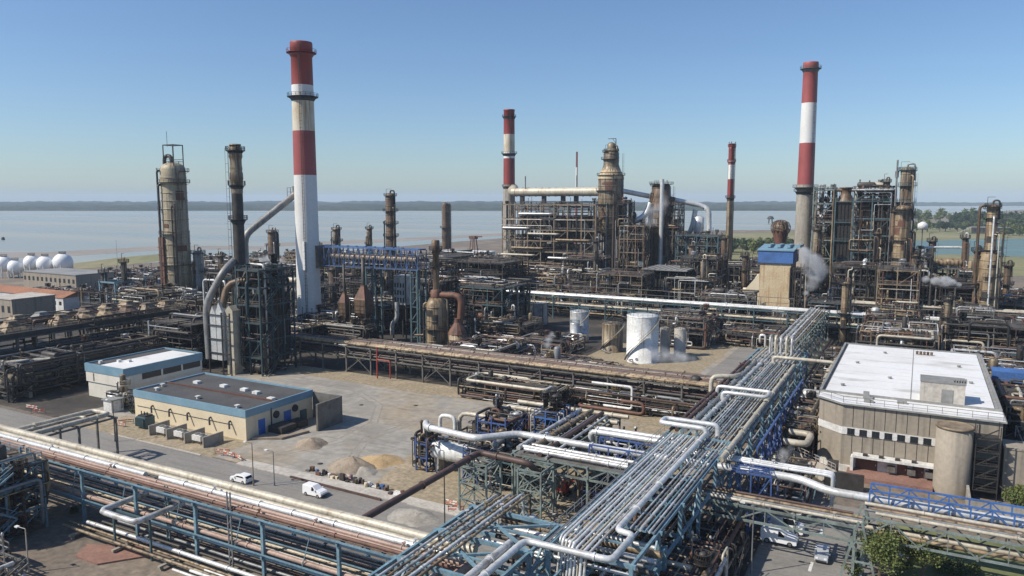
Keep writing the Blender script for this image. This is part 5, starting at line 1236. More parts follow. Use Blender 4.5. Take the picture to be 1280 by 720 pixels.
# two storey office with blue fascia
a0, a1, b0, b1, H = -185.5, -170.3, 113.5, 136.5, 8.2
t = thing('office_building', 'two storey office with blue fascia and a half white flat roof', 'building', ((a0+a1)/2, (b0+b1)/2, 0))
mb = MB(); mb.box(a0, a1, b0, b1, 3.9, H-.4); mb.box(a0+.3, a1-.3, b0+.3, b1, 0, 3.9); mb.build('wall', 'office_wall', t)
rf = flat_roof(t, a0, a1, b0, b1, 0, H, 'roof_felt', 'blue_trim', 1.7)
mb = MB(); mb.box(a0+4.6, a1-.9, b0+1.2, b1-.9, H+.004, H+.06); mb.build('white_membrane', 'white_roofing', rf)
for x, y in ((-180,119),(-178,120.5),(-183,116)): mb = MB(); mb.box(x-.4,x+.4,y-.4,y+.4,H,H+.7); mb.build('roof_vent', 'white_wall', rf)
for k in range(3): mb = MB(); y = b0+5+k*6; mb.box(a1-.05, a1+.05, y, y+5.4, 4.9, 6.6); mb.build('window_band', 'glass_dark', t)
mb = MB(); mb.box(-182.5,-182.1,b0-.06,b0+.05,4.2,6.2); mb.build('downpipe', 'grey_steel', t)
# cream workshop
a0, a1, b0, b1, H = -157, -121, 107, 126.5, 6.2
t = thing('workshop_building', 'long single storey cream building with blue fascia and dark felt roof', 'building', ((a0+a1)/2, (b0+b1)/2, 0))
mb = MB(); mb.box(a0, a1, b0, b1, 0, H-.4); mb.build('wall', 'cream_wall', t)
rf = flat_roof(t, a0, a1, b0, b1, 0, H, 'roof_felt', 'blue_trim', 1.25)
mb = MB(); mb.box(a0+.2, a1-.2, b0+8.4, b0+8.9, H+.004, H+.35); mb.build('roof_step', 'red_brown_door', rf)
for i, (x, y) in enumerate(((-153,110),(-155,113),(-138.5,109.5),(-125,108.5),(-150.5,119),(-142,119.6),(-135,119.4),(-130.5,118.8),(-123.5,116.5))):
    mb = MB(); mb.lathe((x,y,H), [(.35,0),(.35,.5)], 10) if i < 4 else mb.box(x-.8,x+.8,y-.6,y+.6,H,H+.55)
    if i < 4: mb.box(x-.45,x+.45,y-.45,y+.45,H+.5,H+.65)
    mb.build('roof_vent', 'white_paint', rf)
for y, w in ((110.3, 1.5), (117.6, 1.7)): mb = MB(); mb.box(a1-.02, a1+.07, y, y+w*1.25, 0.1, 3.6); dr = mb.build('door', 'blue_door', t); mb = MB(); mb.box(a1+.07, a1+.12, y+.2, y+.35, 1.4, 1.7); mb.build('handle', 'rim_metal', dr)
mb = MB(); mb.cyl((a1+.0,115.3,3.6),(a1+.35,115.3,3.6),.8,n=14); mb.build('fan_vent', 'dark_steel', t)
mb = MB(); mb.cyl((a1+.0,120.9,3.6),(a1+.35,120.9,3.6),.8,n=14); mb.build('fan_vent', 'dark_steel', t)
mb = MB(); mb.bar((a1+.12,113.9,0),(a1+.12,113.9,5.4),.18); mb.build('downpipe', 'dark_steel', t)
mb = MB(); mb.box(-121, -120.6, 122.5, 124.2, .1, 2.6); mb.build('green_cabinet', 'teal_steel', t)
for k, x in enumerate((-150.5,-144.5,-138.5,-131.5,-125.5)):
    mb = MB(); mb.path([(x,b0+.1,3.6),(x,b0-.5,3.6),(x+.6,b0-.9,2.2)], .2, 8, .4); mb.build('wall_exhaust', 'dark_steel', t)
mb = MB(); mb.bar((a0+1,b0-.05,2.9),(a1-4,b0-.05,2.9),.1); mb.build('wall_conduit', 'dark_steel', t)
mb = MB(); mb.box(-121, -112.6, 126.6, 127.1, 0, 6.0); mb.box(-112.9,-112.4,119,126.6,0,6.0); tag(mb.build('blast_wall', 'grey_steel'), 'tall dark grey screen wall at the right end of the cream building', 'wall')
mb = MB(); mb.prism([(-120.5,108),(-115,111),(-113.5,117.5),(-120.5,117.5)], 0, .5); tag(mb.build('loading_ramp', 'spoil'), 'low muddy ramp piled against the doors of the cream building', 'ramp')
tag(MB().box(-120.4,-116.5,112.5,116.8,.5,1.9).box(-120.4,-117.4,118,121.2,0,1.5).build('covered_machine', 'dark_steel'), 'black tarpaulin covered machine beside the cream building doors', 'machine')
for k in range(4):
    x = -139.5+k*5.6
    t = thing('condenser_bay', ('first condenser bay from the left in front of the cream wall','second condenser bay from the left in front of the cream wall','third condenser bay from the left in front of the cream wall','rightmost condenser bay, nearest the cream building corner')[k], 'air conditioner bay', (x, 102, 0), 'condenser bays along the cream wall')
    mb = MB(); mb.box(x-2.6, x-2.3, 99.6, 104.6, 0, 2.2); mb.build('partition_wall', 'concrete', t)
    if k < 3:
        mb = MB(); mb.box(x-1.2, x+1.4, 100.4, 102.2, .8, 1.9); mb.build('casing', 'white_wall', t)
        mb = MB(); mb.cyl((x-.5,101.3,1.9),(x-.5,101.3,2.15),.55,n=14); mb.cyl((x+.8,101.3,1.9),(x+.8,101.3,2.15),.55,n=14); mb.build('fan', 'grey_steel', t)
        mb = MB()
        for u in (-1.1, 1.3):
            for v in (100.5, 102.1): mb.bar((x+u,v,0),(x+u,v,.8),.12)
        mb.build('stand', 'grey_steel', t)
t = thing('transformer', 'dark green ribbed transformer at the left end of the cream wall', 'transformer', (-148, 103, 0))
mb = MB(); mb.box(-149.5,-146.5,102,104.4,.3,2.6)
for q in range(8): mb.box(-149.4+q*.36,-149.28+q*.36,101.6,102,.5,2.4)
mb.build('tank', 'teal_steel', t); mb = MB(); mb.box(-149.2,-146.8,102.2,104.2,2.6,2.9); mb.cyl((-149,103,2.9),(-149,103,3.6),.12,n=8); mb.cyl((-148,103,2.9),(-148,103,3.6),.12,n=8); mb.cyl((-147,103,2.9),(-147,103,3.6),.12,n=8); mb.build('cover', 'dark_steel', t)
t = thing('kiosk', 'small white square kiosk in front of the two storey office', 'kiosk', (-166.5, 108, 0))
mb = MB(); mb.box(-168,-165,106.5,109.5,0,2.8); mb.build('wall', 'white_wall', t); mb = MB(); mb.box(-168.3,-164.7,106.2,109.8,2.8,3.05); mb.build('roof', 'grey_roof', t)
structure('scrap heap like frame of dull pipes beside the white kiosk', -170.5, -165.5, 109.8, 112.6, [2.4], 'grey_steel', 91, 3, 10, 3, False, .5, cw=.15)
# white roofed control building
a0, a1, b0, b1, H = -15.2, 14, 147.6, 208.5, 12.6
t = thing('control_building', 'big grey panelled building with a flat white roof at right', 'building', (0, 178, 0))
ch = 4.4
fp = [(a0,b0+ch*.8),(a0+ch,b0),(a1,b0),(a1,b1),(a0,b1)]
mb = MB(); mb.prism(fp, 0, H); mb.build('wall', 'grey_panel', t)
mb = MB()
n = 9
for i in range(1, n): x = a0+ch+(a1-9-a0-ch)*i/n; mb.box(x-.05, x+.05, b0-.03, b0, .2, 7.0); mb.box(x-.05, x+.05, b0-.03, b0, 8.6, H-.1)
mb.build('panel_joints', 'dark_steel', t)
wb0, wb1 = 7.0, 8.35
mb = MB(); mb.box(a0+ch, a1-8.3, b0-.12, b0-.001, wb0, wb1); mb.add([(a0-.1,b0+ch*.8,wb0),(a0+ch,b0-.12,wb0),(a0+ch,b0-.12,wb1),(a0-.1,b0+ch*.8,wb1)], [(0,1,2,3)]); mb.build('white_band', 'white_wall', t)
for i in range(8):
    x = a0+ch+.9+i*2.05
    mb = MB(); mb.box(x, x+1.25, b0-.15, b0-.05, wb0+.12, wb1-.12); w = mb.build('window', 'glass_dark', t)
    mb = MB(); mb.box(x-.06, x+1.31, b0-.2, b0-.13, wb0+.05, wb0+.13); mb.box(x+.54, x+.6, b0-.18, b0-.15, wb0+.13, wb1-.12); mb.build('frame', 'dark_steel', w)
mb = MB(); mb.prism([(a0-.25,b0+ch*.8-.1),(a0+ch-.1,b0-.3),(a1-7.5,b0-.3),(a1-7.5,b0+.5),(a0+ch,b0+.5),(a0+.3,b0+ch)], 0.001, 1.2); mb.build('base_band', 'white_wall', t)
mb = MB(); mb.prism([(a0-.5,b0+ch*.8-.3),(a0+ch-.2,b0-.5),(a1+.5,b0-.5),(a1+.5,b1+.5),(a0-.5,b1+.5)], H, H+.25); mb.build('roof_edge', 'grey_roof', t)
mb = MB(); mb.prism([(a0+.6,b0+6.5),(a1-.8,b0+6.5),(a1-.8,b1-.8),(a0+.6,b1-.8)], H+.25, H+.55)
rf = mb.build('roof', 'white_roofing', t)
mb = MB(); mb.prism([(a0-.2,b0+ch*.8-.1),(a0+ch,b0-.25),(a1+.3,b0-.25),(a1+.3,b0+6.2),(a0-.2,b0+6.2)], H+.25, H+.33); mb.build('front_roof_strip', 'white_roofing', rf)
mb = MB(); mb.box(a0-.3, a1+.3, b0+6.2, b0+6.5, H+.25, H+.75); mb.box(a0-.45, a0, b0+6.5, b1, H+.25, H+.8); mb.box(a1-.1, a1+.35, b0+6.5, b1, H+.25, H+.6); mb.box(a0, a1, b1-.3, b1+.3, H+.25, H+.7); mb.build('parapet', 'grey_roof', rf)
mb = MB(); mb.box(-.05, .1, b0+6.5, b1-.8, H+.551, H+.6); mb.build('roof_seam', 'grey_roof', rf)
for k in range(7): mb = MB(); mb.box(a0+.8, -.3, b0+13+k*7, b0+13.07+k*7, H+.551, H+.57); mb.build('membrane_seam', 'pale_concrete', rf)
for k in range(5): mb = MB(); mb.box(.3, a1-1, b0+16+k*8.5, b0+16.07+k*8.5, H+.551, H+.57); mb.build('membrane_seam', 'pale_concrete', rf)
for x, y in ((-12,160),(-4,171),(-11,184),(9,190),(10.5,174),(-6,199)):
    mb = MB(); mb.lathe((x,y,H+.55), [(.3,0),(.3,.25),(.42,.3),(.42,.42),(.01,.5)], 10); mb.build('roof_cowl', 'grey_roof', rf)
mb = MB(); mb.rail([(a0-.1,b0+ch*.8,H+.3),(a0+ch,b0-.1,H+.3),(a1,b0-.1,H+.3)], 1.2, 2.2, .07); mb.build('handrail', 'grey_steel', rf)
x0, x1, y0, y1 = 1.5, 8.6, b0+7, b0+12
mb = MB(); mb.box(x0, x1, y0, y1, H+.55, H+4.2); ph = mb.build('roof_house', 'pale_concrete', rf)
mb = MB(); mb.box(x0-.1, x1+.1, y0-.1, y1+.1, H+4.2, H+4.45); mb.box(x0+3.4, x0+5.2, y0-.12, y0-.001, H+.7, H+3.1); 
for q in range(6): mb.box(x1-2+q*.4, x1-1.8+q*.4, y0+.5, y0+2, H+4.45, H+5)
mb.build('vent_box', 'grey_roof', rf)
for x, y, h in ((-7.3,152.5,1.3),(-7,149.6,1.2),(-1.6,151.6,.5)): mb = MB(); mb.box(x-.5,x+.5,y-.4,y+.4,H+.33,H+.33+h); mb.box(x+.5,x+1.1,y-.3,y+.2,H+.33,H+.8); mb.build('roof_vent', 'grey_roof', rf)
mb = MB()
for q in range(5): mb.lathe((.8+q*.75, b1-7, H+.55), [(.28,0),(.28,.6),(.4,.7),(.01,.9)], 8)
mb.build('roof_cowls', 'brown_cladding', rf)
# doors and canopy at ground level
dz = 3.4
mb = MB(); mb.box(a0+6.5, 5.0, b0-2.2, b0-.16, dz+.1, dz+.5); mb.box(a0+6.2, a0+6.7, b0-2.2, b0-.16, 0, dz+.1); mb.build('canopy', 'white_paint', t)
for i, (x, w) in enumerate(((-8.2,3.6),(-1.4,1.6),(1.0,1.8),(3.5,1.6))):
    mb = MB(); mb.box(x, x+w, b0-.42, b0-.32, 1.0, dz); d_ = mb.build('door', 'red_brown_door', t)
    mb = MB(); mb.box(x+w-.35, x+w-.2, b0-.47, b0-.42, 1.9, 2.2); mb.build('handle', 'rim_metal', d_)
mb = MB(); mb.box(a0+6.7, 5.2, b0-.32, b0-.301, 1.2, dz+.1); mb.build('white_panel', 'white_wall', t)
for x in (-3.0, 0.2, 3.0): mb = MB(); mb.box(x,x+1.3,b0-1.5,b0-.6,1.5,2.6); mb.build('wall_unit', 'grey_steel', t)
for k in range(4): mb = MB(); mb.box(-7+k*2.6,-6.2+k*2.6,b0-1.9,b0-1.2,dz+.5,dz+.85); mb.build('canopy_lamp', 'dark_steel', t)
tag(MB().box(-9.5,4.2,b0-5.2,b0-.5,0,1.0).build('terrace', 'red_paving'), 'raised red paved terrace in front of the white roofed building', 'terrace')
# terrace walls
tag(MB().box(-12.5,-10.8,b0-10,b0-3,0,2.8).box(-10.8,-6.2,b0-10,b0-9.3,0,2.9).build('retaining_wall', 'dark_steel'), 'black retaining wall below the red terrace', 'wall')
mb = MB(); mb.add([(-19,b0-1,0),(-18.6,b0-1,0),(-10.6,b0-9.8,0),(-11,b0-9.8,0),(-19,b0-1,2.7),(-18.6,b0-1,2.7),(-10.6,b0-9.8,3.1),(-11,b0-9.8,3.1)], [(4,7,6,5),(0,3,7,4),(1,5,6,2),(0,4,5,1),(3,2,6,7)]); mb.rail([(-18.8,b0-1,2.7),(-10.8,b0-9.8,3.1)], 1.1, 1, .07); tag(mb.build('boundary_wall', 'pale_concrete'), 'pale sloping boundary wall with railing left of the red terrace', 'wall')
mb = MB(); mb.rail([(-20,b0-3,0),(-13.5,b0-10.5,0)], 2.2, .35, .06); tag(mb.build('railing_fence', 'yellow_paint'), 'yellowish slatted railing beside the boundary wall', 'fence')
tag(MB().box(9,9.4,b0-12,b0-5,0,2.6).box(9.4,20,b0-12.2,b0-11.8,0,2.6).box(20,20.4,b0-12,b0-2,0,2.6).build('yard_wall', 'concrete'), 'low concrete yard wall right of the cylindrical stair tower', 'wall')
# cylindrical silo
t = thing('stair_silo', 'round grey concrete tower at the front corner of the white roofed building', 'silo', (6.9,143.6,0))
mb = MB(); mb.lathe((6.9,144.2,0), [(2.75,0),(2.75,12),(2.5,12),(2.5,11.2),(.01,11.2)], 32); mb.build('shell', 'grey_panel', t)
mb = MB(); mb.lathe((6.9,144.2,11.7), [(2.76,0),(2.9,.05),(2.9,.4),(2.6,.42),(2.45,.3)], 32); mb.build('rim', 'tan_steel', t)
# fire stair right of silo
t = thing('fire_stair', 'steel fire stair darkened for shade between the round tower and the building corner', 'stair', (11.6,145,0))
mb = MB()
for x in (10,13.4):
    for y in (143.4,146.9): mb.bar((x,y,0),(x,y,12.8),.14)
for k in range(5): z = 1.6+k*2.2; mb.box(10,13.4,143.4,146.9,z,z+.12); mb.bar((10.3,143.6,z),(13.2,143.6,z+2),.3,.14); mb.rail([(10,143.4,z),(13.4,143.4,z)],1,1.6,.06)
mb.build('frame', 'dark_steel', t)  # dark steel puts the shade on the stair into its colour
tag(MB().box(14.3,19,146,151,0,8.6).box(14.2,19.1,145.9,151.1,8.6,8.9).build('annex_tower', 'grey_panel'), 'narrow grey annex block in shade right of the fire stair', 'annex')
# ---------------------------------------------------------------- compact unit beside the yard
p = GP(545, 592)
t = thing('horizontal_drum', 'white horizontal pressure drum between blue steel frames in the compact unit', 'vessel', (-74,112,0))
mb = MB(); mb.drum((-73.5,112.5,3.8), (1,0,0), 7.5, 1.75, 22); mb.build('drum', 'white_paint', t)
mb = MB(); mb.box(-76.6,-75.8,111.2,113.8,0,2.6); mb.box(-71.2,-70.4,111.2,113.8,0,2.6); mb.build('saddle', 'concrete', t)
mb = MB(); mb.cyl((-75,112.5,5.3),(-75,112.5,6.4),.4,n=12); mb.cyl((-75,112.5,6.3),(-75,112.5,6.45),.62,n=12); mb.cyl((-72,112.5,5.3),(-72,112.5,6.2),.3,n=12); mb.build('nozzle', 'grey_pipe', t)
structure('blue steel stair frame at the left end of the white drum', -80, -77.6, 110, 114.5, [2.6,5.2], 'blue_paint', 101, 2.4, 8, 0, True, .6, cw=.22, vmat='white_paint')
structure('blue steel frame at the right end of the white drum', -69, -63.5, 109, 114, [2.8,5.4], 'blue_paint', 102, 2.7, 14, 2, True, .6, cw=.22)
structure('deep blue platform frame in the middle of the compact unit', -72, -66, 119, 126, [3,6,8.2], 'blue_paint', 103, 3, 18, 3, True, .5, cw=.24)
structure('pale blue platform at the back of the compact unit', -62.5, -57.8, 124, 130, [3,6.2,9], 'bright_blue', 104, 3, 14, 2, True, .5, cw=.24)
structure('tangle of silver and cream pipes around the compact unit', -80, -64, 117, 128, [3.2], 'grey_steel', 105, 5.5, 18, 4, False, .2, cw=.22, deckfill=0)
structure('teal pump frame under the cross rack of the compact unit', -64.5, -57.8, 109, 116, [3,5], 'teal_steel', 106, 3.5, 18, 3, False, .4, cw=.22, deckfill=.2)
structure('green pipe thicket between the cross rack and the diagonal rack', -49, -43, 124.5, 130, [3,5], 'green_grey_steel', 107, 3, 22, 3, False, .5, cw=.22, deckfill=.1)
structure('blue lower bay of pipes under the left edge of the diagonal rack', -46, -36, 108.5, 117.5, [3], 'blue_paint', 108, 4, 20, 3, False, .6, cw=.22, deckfill=.2)
pipe('tall white hairpin pipe rising at the yard corner of the compact unit', [(-84,124,.5),(-84,124,6.4),(-80.4,124,6.4),(-80.4,124,3)], .4, 'white_paint', None, 12, 1.2, 0)
# ---------------------------------------------------------------- air cooler bank at left
a0, a1, b0, b1 = -236, -216, 104, 168
t = thing('air_cooler_bank', 'long raised bank of air coolers with tan hoods at the left edge', 'air cooler', (-226,136,0))
mb = MB(); H = 12.0
for i in range(14):
    y = b0+i*(b1-b0)/13
    for x in (a0, a0+10, a1): mb.bar((x,y,0),(x,y,H),.4)
    mb.bar((a0,y,H),(a1,y,H),.35); mb.bar((a0,y,6.5),(a1,y,6.5),.3)
for x in (a0, a0+10, a1): mb.bar((x,b0,H),(x,b1,H),.35); mb.bar((x,b0,6.5),(x,b1,6.5),.35)
mb.build('frame', 'grey_steel', t)
mb = MB(); mb.box(a0,a1,b0,b1,H+.2,H+1.6); mb.build('cooler_casing', 'dark_steel', t)
mb = MB(); mb.rail([(a0,b0,H+1.6),(a1,b0,H+1.6),(a1,b1,H+1.6),(a0,b1,H+1.6)],1.1,2.4,.09,True); mb.build('handrail', 'grey_steel', t)
mb = MB(); mb.box(a0,a1,b0,b1,6.6,6.75); mb.build('lower_deck', 'grating', t)
rg = random.Random(8)
for i in range(9):
    for j in range(2):
        x, y = a0+5+j*10, b0+4+i*7
        mb = MB(); s = 4.9
        mb.lathe((x,y,H+1.6), [(s*.98,0),(s*.95,.4),(1.8,2.3),(1.75,2.8),(.01,2.8)], 4 if rg.random() < .6 else 8, False, pi/4)
        if rg.random() < .8: mb.build('fan_hood', rg.choice(['tan_cladding','brown_cladding','old_cladding','tan_cladding','brown_cladding','old_cladding','grey_shell']), t)
for k in range(34):
    mb = MB(); r = rg.choice([.12,.15,.2,.3]); mb.path(routed_pipe(rg, a0, a1+3, b0, b1, (.6 if k < 24 else H+1), H+3.6, 6, r), r, 6); mb.build('pipe', rg.choice(PAL), t)
for k in range(9):
    mb = MB(); y = b0+5+k*6.5; mb.drum((a1-3, y, 3), (1,0,0), 5, 1.1, 12); mb.build('drum', rg.choice(['dark_pipe','brown_cladding','old_cladding','grey_shell']), t)
lb = GP(20,440,12)
t = thing('shelter', 'small tan roofed shelter on pale posts at the near end of the air cooler bank', 'shelter', (-221,100,0))
mb = MB()
for x in (-228,-221,-214.5):
    for y in (96.5,103): mb.bar((x,y,0),(x,y,11.6),.45)
mb.box(-228.6,-214,96,103.4,5.6,6.0); mb.rail([(-228.6,96,6),(-214,96,6)],1.1,2,.09); mb.box(-228.4,-214.1,96.1,103.3,11.3,11.6); mb.build('frame', 'pale_concrete', t)
mb = MB()
for k in range(2): mb.lathe((-224.7+k*6.9,99.8,11.6), [(4.8,0),(4.6,.4),(1.6,2.3),(.01,2.4)], 4, False, pi/4)
mb.build('roof', 'tan_cladding', t)
pipe('cream swan neck pipe below the air cooler bank at left', [(-214,98,1),(-214,98,5),(-208,100,5),(-204,104,8.4),(-198,112,8.4)], .6, 'cream_cladding', None, 12, 2, 0)
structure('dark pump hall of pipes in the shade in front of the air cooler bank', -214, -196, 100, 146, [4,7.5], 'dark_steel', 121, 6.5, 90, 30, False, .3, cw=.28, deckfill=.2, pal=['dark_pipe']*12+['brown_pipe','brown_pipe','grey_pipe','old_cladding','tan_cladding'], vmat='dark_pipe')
t = thing('horizontal_drum', 'stained horizontal drum on legs in front of the dark pump hall at left', 'vessel', (-197,104,0))
mb = MB(); mb.drum((-199,104,4.2), (.4,1,0), 7, 2.1, 18); mb.build('drum', 'old_cladding', t); mb = MB(); mb.box(-201,-197,101.5,102.3,0,3); mb.box(-200,-196,105,105.8,0,3); mb.build('saddle', 'concrete', t)
# ---------------------------------------------------------------- pipe filled process frames, middle of the plant
def frames(*rows):
    for i, (lab, a0, a1, b0, b1, lev, st, np_, nv) in enumerate(rows):
        structure(lab, a0, a1, b0, b1, lev, st, 200+i*3+int(abs(a0)), 6, np_, nv, True, .35, cw=.3)
frames(
 ('dark frame of vessels at the foot of the fat weathered column', -282, -262, 172, 196, [5,10,15], 'dark_steel', 44, 14),
 ('grey frame of pipes right of the fat weathered column base', -258, -240, 170, 192, [5,10,16], 'grey_steel', 44, 14),
 ('brown pipe deck between the fat weathered column and furnace frame', -236, -214, 172, 196, [5,9,14], 'tan_steel', 50, 14),
 ('low dark frame behind the two storey office', -208, -186, 146, 168, [5,9,13], 'dark_steel', 50, 14),
 ('teal frame tight against the left side of the furnace stack', -210, -197, 172, 192, [6,12,18,24], 'teal_steel', 44, 14),
 ('brownish frame behind the furnace frame left of the white chimney', -230, -208, 208, 232, [5,10,15], 'grey_steel', 50, 16),
 ('shaded exchanger frame between furnace frame and white chimney', -194, -178, 178, 194, [4,7], 'dark_steel', 44, 14),
 ('dark pipe deck left of the paired pagoda heaters', -190, -172, 222, 244, [5,10], 'dark_steel', 44, 14),
 ('dark frame between the paired pagoda heaters and the brown rack', -164, -122, 182, 194, [2.6], 'dark_steel', 60, 16),
 ('teal frame under the far end of the blue truss bridge', -148, -130, 232, 254, [6,12,18], 'teal_steel', 44, 14),
 ('dark tall frame right of the pagoda heaters', -160, -151, 222, 236, [5,10,15,20], 'dark_steel', 50, 14),
 ('brown frame to the right of the red cone heater', -136, -118, 222, 240, [3.4,6.4], 'tan_steel', 44, 12),
 ('dark equipment frame right of the red cone heater', -124, -104, 190, 210, [3.4], 'dark_steel', 50, 14),
 ('silver pipe deck around the pale blue tank', -114, -98, 214, 232, [3], 'grey_steel', 50, 8),
 ('low manifold of pale pipes in front of the brown tank', -96, -80, 184, 202, [2.4], 'tan_steel', 46, 6),
 ('dark manifold beneath the brown rack near the middle', -100, -74, 158, 165, [3.4], 'dark_steel', 50, 10),
 ('dark row of pumps beneath the right half of the brown rack', -72, -40, 164, 174, [3], 'dark_steel', 50, 14),
 ('dense low manifold of brown pipes between the brown rack and the tank row', -104, -72, 182, 199, [2.2], 'tan_steel', 90, 12),
 ('dark low equipment bay left of the tank row behind the brown rack', -122, -106, 184, 206, [3,5.4], 'dark_steel', 60, 14),
 ('grey frame behind the row of tanks', -84, -62, 248, 266, [5,9], 'grey_steel', 44, 14),
 ('grey exchanger frame between white chimney and long light rack', -220, -204, 246, 270, [5,10,15], 'dark_steel', 56, 16),
 ('dark frame at the left end of the long light rack', -216, -196, 284, 306, [5,10,15,20], 'dark_steel', 56, 16),
 ('dark stacked frame behind the blue truss bridge', -196, -170, 304, 330, [5,10,15,20], 'dark_steel', 56, 16),
 ('grey stacked frame left of the huge open steel unit', -236, -212, 322, 346, [5,10,15,20], 'grey_steel', 56, 16),
 ('brown pipe deck behind the spiky columns', -262, -236, 300, 326, [5,10,15,20], 'dark_steel', 56, 16),
 ('grey pipe deck far left of the spiky columns', -300, -272, 270, 300, [5,10,15], 'dark_steel', 56, 16),
 ('brown low deck behind the fat weathered column', -330, -300, 240, 262, [4,8], 'tan_steel', 50, 14),
 ('dark low deck left of the fat weathered column', -312, -288, 210, 230, [4,8], 'dark_steel', 50, 14),
 ('dark frame behind the pyramid roofed heaters', -176, -156, 262, 280, [5,10,15], 'dark_steel', 56, 14),
 ('dark frame left of the tan deck beside the grey roofed shed', -146, -126, 322, 340, [5,10,15], 'dark_steel', 56, 14),
 ('dark shaded frame with pale sheet roof left of the huge open steel unit', -176, -150, 336, 356, [6,11,15], 'dark_steel', 56, 16),
 ('brown pipe deck just behind the long light rack near its middle', -152, -128, 300, 316, [5,9], 'tan_steel', 56, 14),
 ('pale pipe deck behind the long light rack, left of the grey roofed shed', -126, -106, 300, 312, [4,8], 'grey_steel', 56, 14),
 ('tangled silver deck beside the cream annex of the hopper house', -76, -58, 300, 318, [4,8,11], 'grey_steel', 56, 14),
 ('dark frame between the flare stack and the shed', -108, -92, 356, 376, [6,12,18], 'dark_steel', 50, 14),
 ('grey frame around the foot of the flare stack', -98, -76, 384, 404, [6,12,17], 'grey_steel', 56, 14),
 ('brown frame between flare stack and the caged vessel', -74, -56, 366, 386, [5,10,15], 'tan_steel', 50, 14),
 ('dark frame of thin posts left of the hopper house annex', -100, -78, 330, 346, [5,10,14], 'dark_steel', 56, 14),
 ('grey frame with thin posts right of the flare stack foot', -72, -52, 408, 426, [5,10,15], 'grey_steel', 56, 14),
 ('pale frame of thin posts behind the hopper house', -60, -40, 400, 420, [5,10], 'grey_steel', 50, 12),
 ('blue grey manifold at the crossing of long light rack and diagonal rack', -36, -20, 296, 312, [4,8,12], 'teal_steel', 56, 12),
 ('rust tinted pipe deck behind the flat white roof, left part', -14, 6, 236, 258, [4,8,11], 'tan_steel', 70, 16),
 ('dark pipe thicket left of the concrete drum silo', -18, -2, 214, 230, [3.5,6.5], 'dark_steel', 60, 12),
 ('teal pipe deck behind the flat white roof, right of the drum silo', 10, 26, 224, 244, [4,7.5], 'teal_steel', 60, 14),
 ('green grey pipe deck behind the right part of the white roof', 16, 34, 216, 226, [3.5,6.5], 'green_grey_steel', 60, 10),
 ('tan exchanger deck below the steam jet on the right', 8, 30, 262, 280, [4,8,12], 'tan_steel', 70, 18),
 ('brown deck left of the steam jet on the right', -14, 4, 264, 282, [4,8,12], 'grey_steel', 70, 18),
 ('grey deck at the right edge behind the white roof', 30, 52, 238, 258, [4,8], 'grey_steel', 60, 14),
 ('low brown deck right of the white roofed building', 18, 40, 186, 208, [3.5,6.5], 'tan_steel', 56, 14),
 ('dark low deck at the right side of the white roofed building', 20, 42, 158, 180, [3.5], 'dark_steel', 50, 12),
 ('dark pipe bay between the diagonal rack and the white roofed building', -21, -16.5, 150, 176, [3,6], 'dark_steel', 40, 6),
 ('teal platform with yellow rail under the diagonal rack by the boundary wall', -21, -14.5, 122, 136, [3.2], 'teal_steel', 30, 4),
 ('pale pipe bay between the diagonal rack and the back of the white roof', -21, -15.5, 186, 214, [3,6.5], 'grey_steel', 44, 8),
 ('pale manifold left of the building end of the far diagonal rack', -21, -8, 216, 232, [3.5,6.5], 'grey_steel', 44, 8),
 ('dark pipe frame right of the yard at the back', -60, -40, 258, 276, [4], 'dark_steel', 30, 8),
 ('blue tower of pipes and a tank at the lower left corner', -127, -115.5, 52, 63, [3.6,7.4,10.5], 'pale_blue_steel', 40, 6),
 ('shaded low walkway frame at the bottom left edge', -114, -102, 46, 52, [2.6], 'grey_steel', 14, 2),
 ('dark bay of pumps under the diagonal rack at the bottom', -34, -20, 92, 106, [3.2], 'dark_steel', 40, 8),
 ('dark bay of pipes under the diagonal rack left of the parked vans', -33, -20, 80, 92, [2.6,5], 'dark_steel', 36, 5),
)
t = thing('bunker', 'blue tarpaulin draped over pipes behind the right end of the white roof', 'tarpaulin', (20,214,0))
mb = MB(); mb.add([(17,213,8.6),(24,213,8.6),(26,213.5,3),(26.2,217,3),(24,217,8.9),(17,217,8.9),(17,213,6.4),(23.5,213,6.2)], [(0,1,4,5),(1,2,3,4),(0,6,7,1),(1,7,2)]); mb.build('cloth', 'bright_blue', t)
rack('portal like pale steel frame between the two dark slim columns by the sidings', 'a', XB(131,180), XB(150,180), 177, 184, [7,13,18.5], 6.3, 'pale_blue_steel', .6, 1)
# roof slabs and boxes near the chimney and units
def shed(label, px, py, w, d, h, wall, roofm, cat='shed', name='shed', pitch=0, door=True, z=0):
    p = GP(px, py); a, b = p[0], p[1]
    t = thing(name, label, cat, (a, b, 0))
    mb = MB(); mb.box(a-w/2, a+w/2, b, b+d, 0, h); mb.build('wall', wall, t)
    mb = MB()
    if pitch:
        mb.add([(a-w/2-.4,b-.4,h),(a+w/2+.4,b-.4,h),(a+w/2+.4,b+d/2,h+pitch),(a-w/2-.4,b+d/2,h+pitch),(a+w/2+.4,b+d+.4,h),(a-w/2-.4,b+d+.4,h)], [(0,1,2,3),(3,2,4,5),(1,4,2),(0,3,5),(0,5,4,1)])
    else: mb.box(a-w/2-.3, a+w/2+.3, b-.3, b+d+.3, h, h+.35)
    mb.build('roof', roofm, t)
    if door: mb = MB(); mb.box(a-1, a+1, b-.06, b+.05, 0, min(2.6,h*.8)); mb.build('door', 'dark_steel', t)
    n = int(w/4)
    if n > 2:
        for i in range(n):
            mb = MB(); x = a-w/2+1+i*w/n; mb.box(x, x+1.8, b-.07, b+.05, h*.5, h*.75); mb.build('window', 'glass_dark', t)
    return t
shed('cream cabin at the foot of the white chimney', 366, 414, 9, 5, 5, 'cream_wall', 'white_roofing', 'cabin', 'cabin')
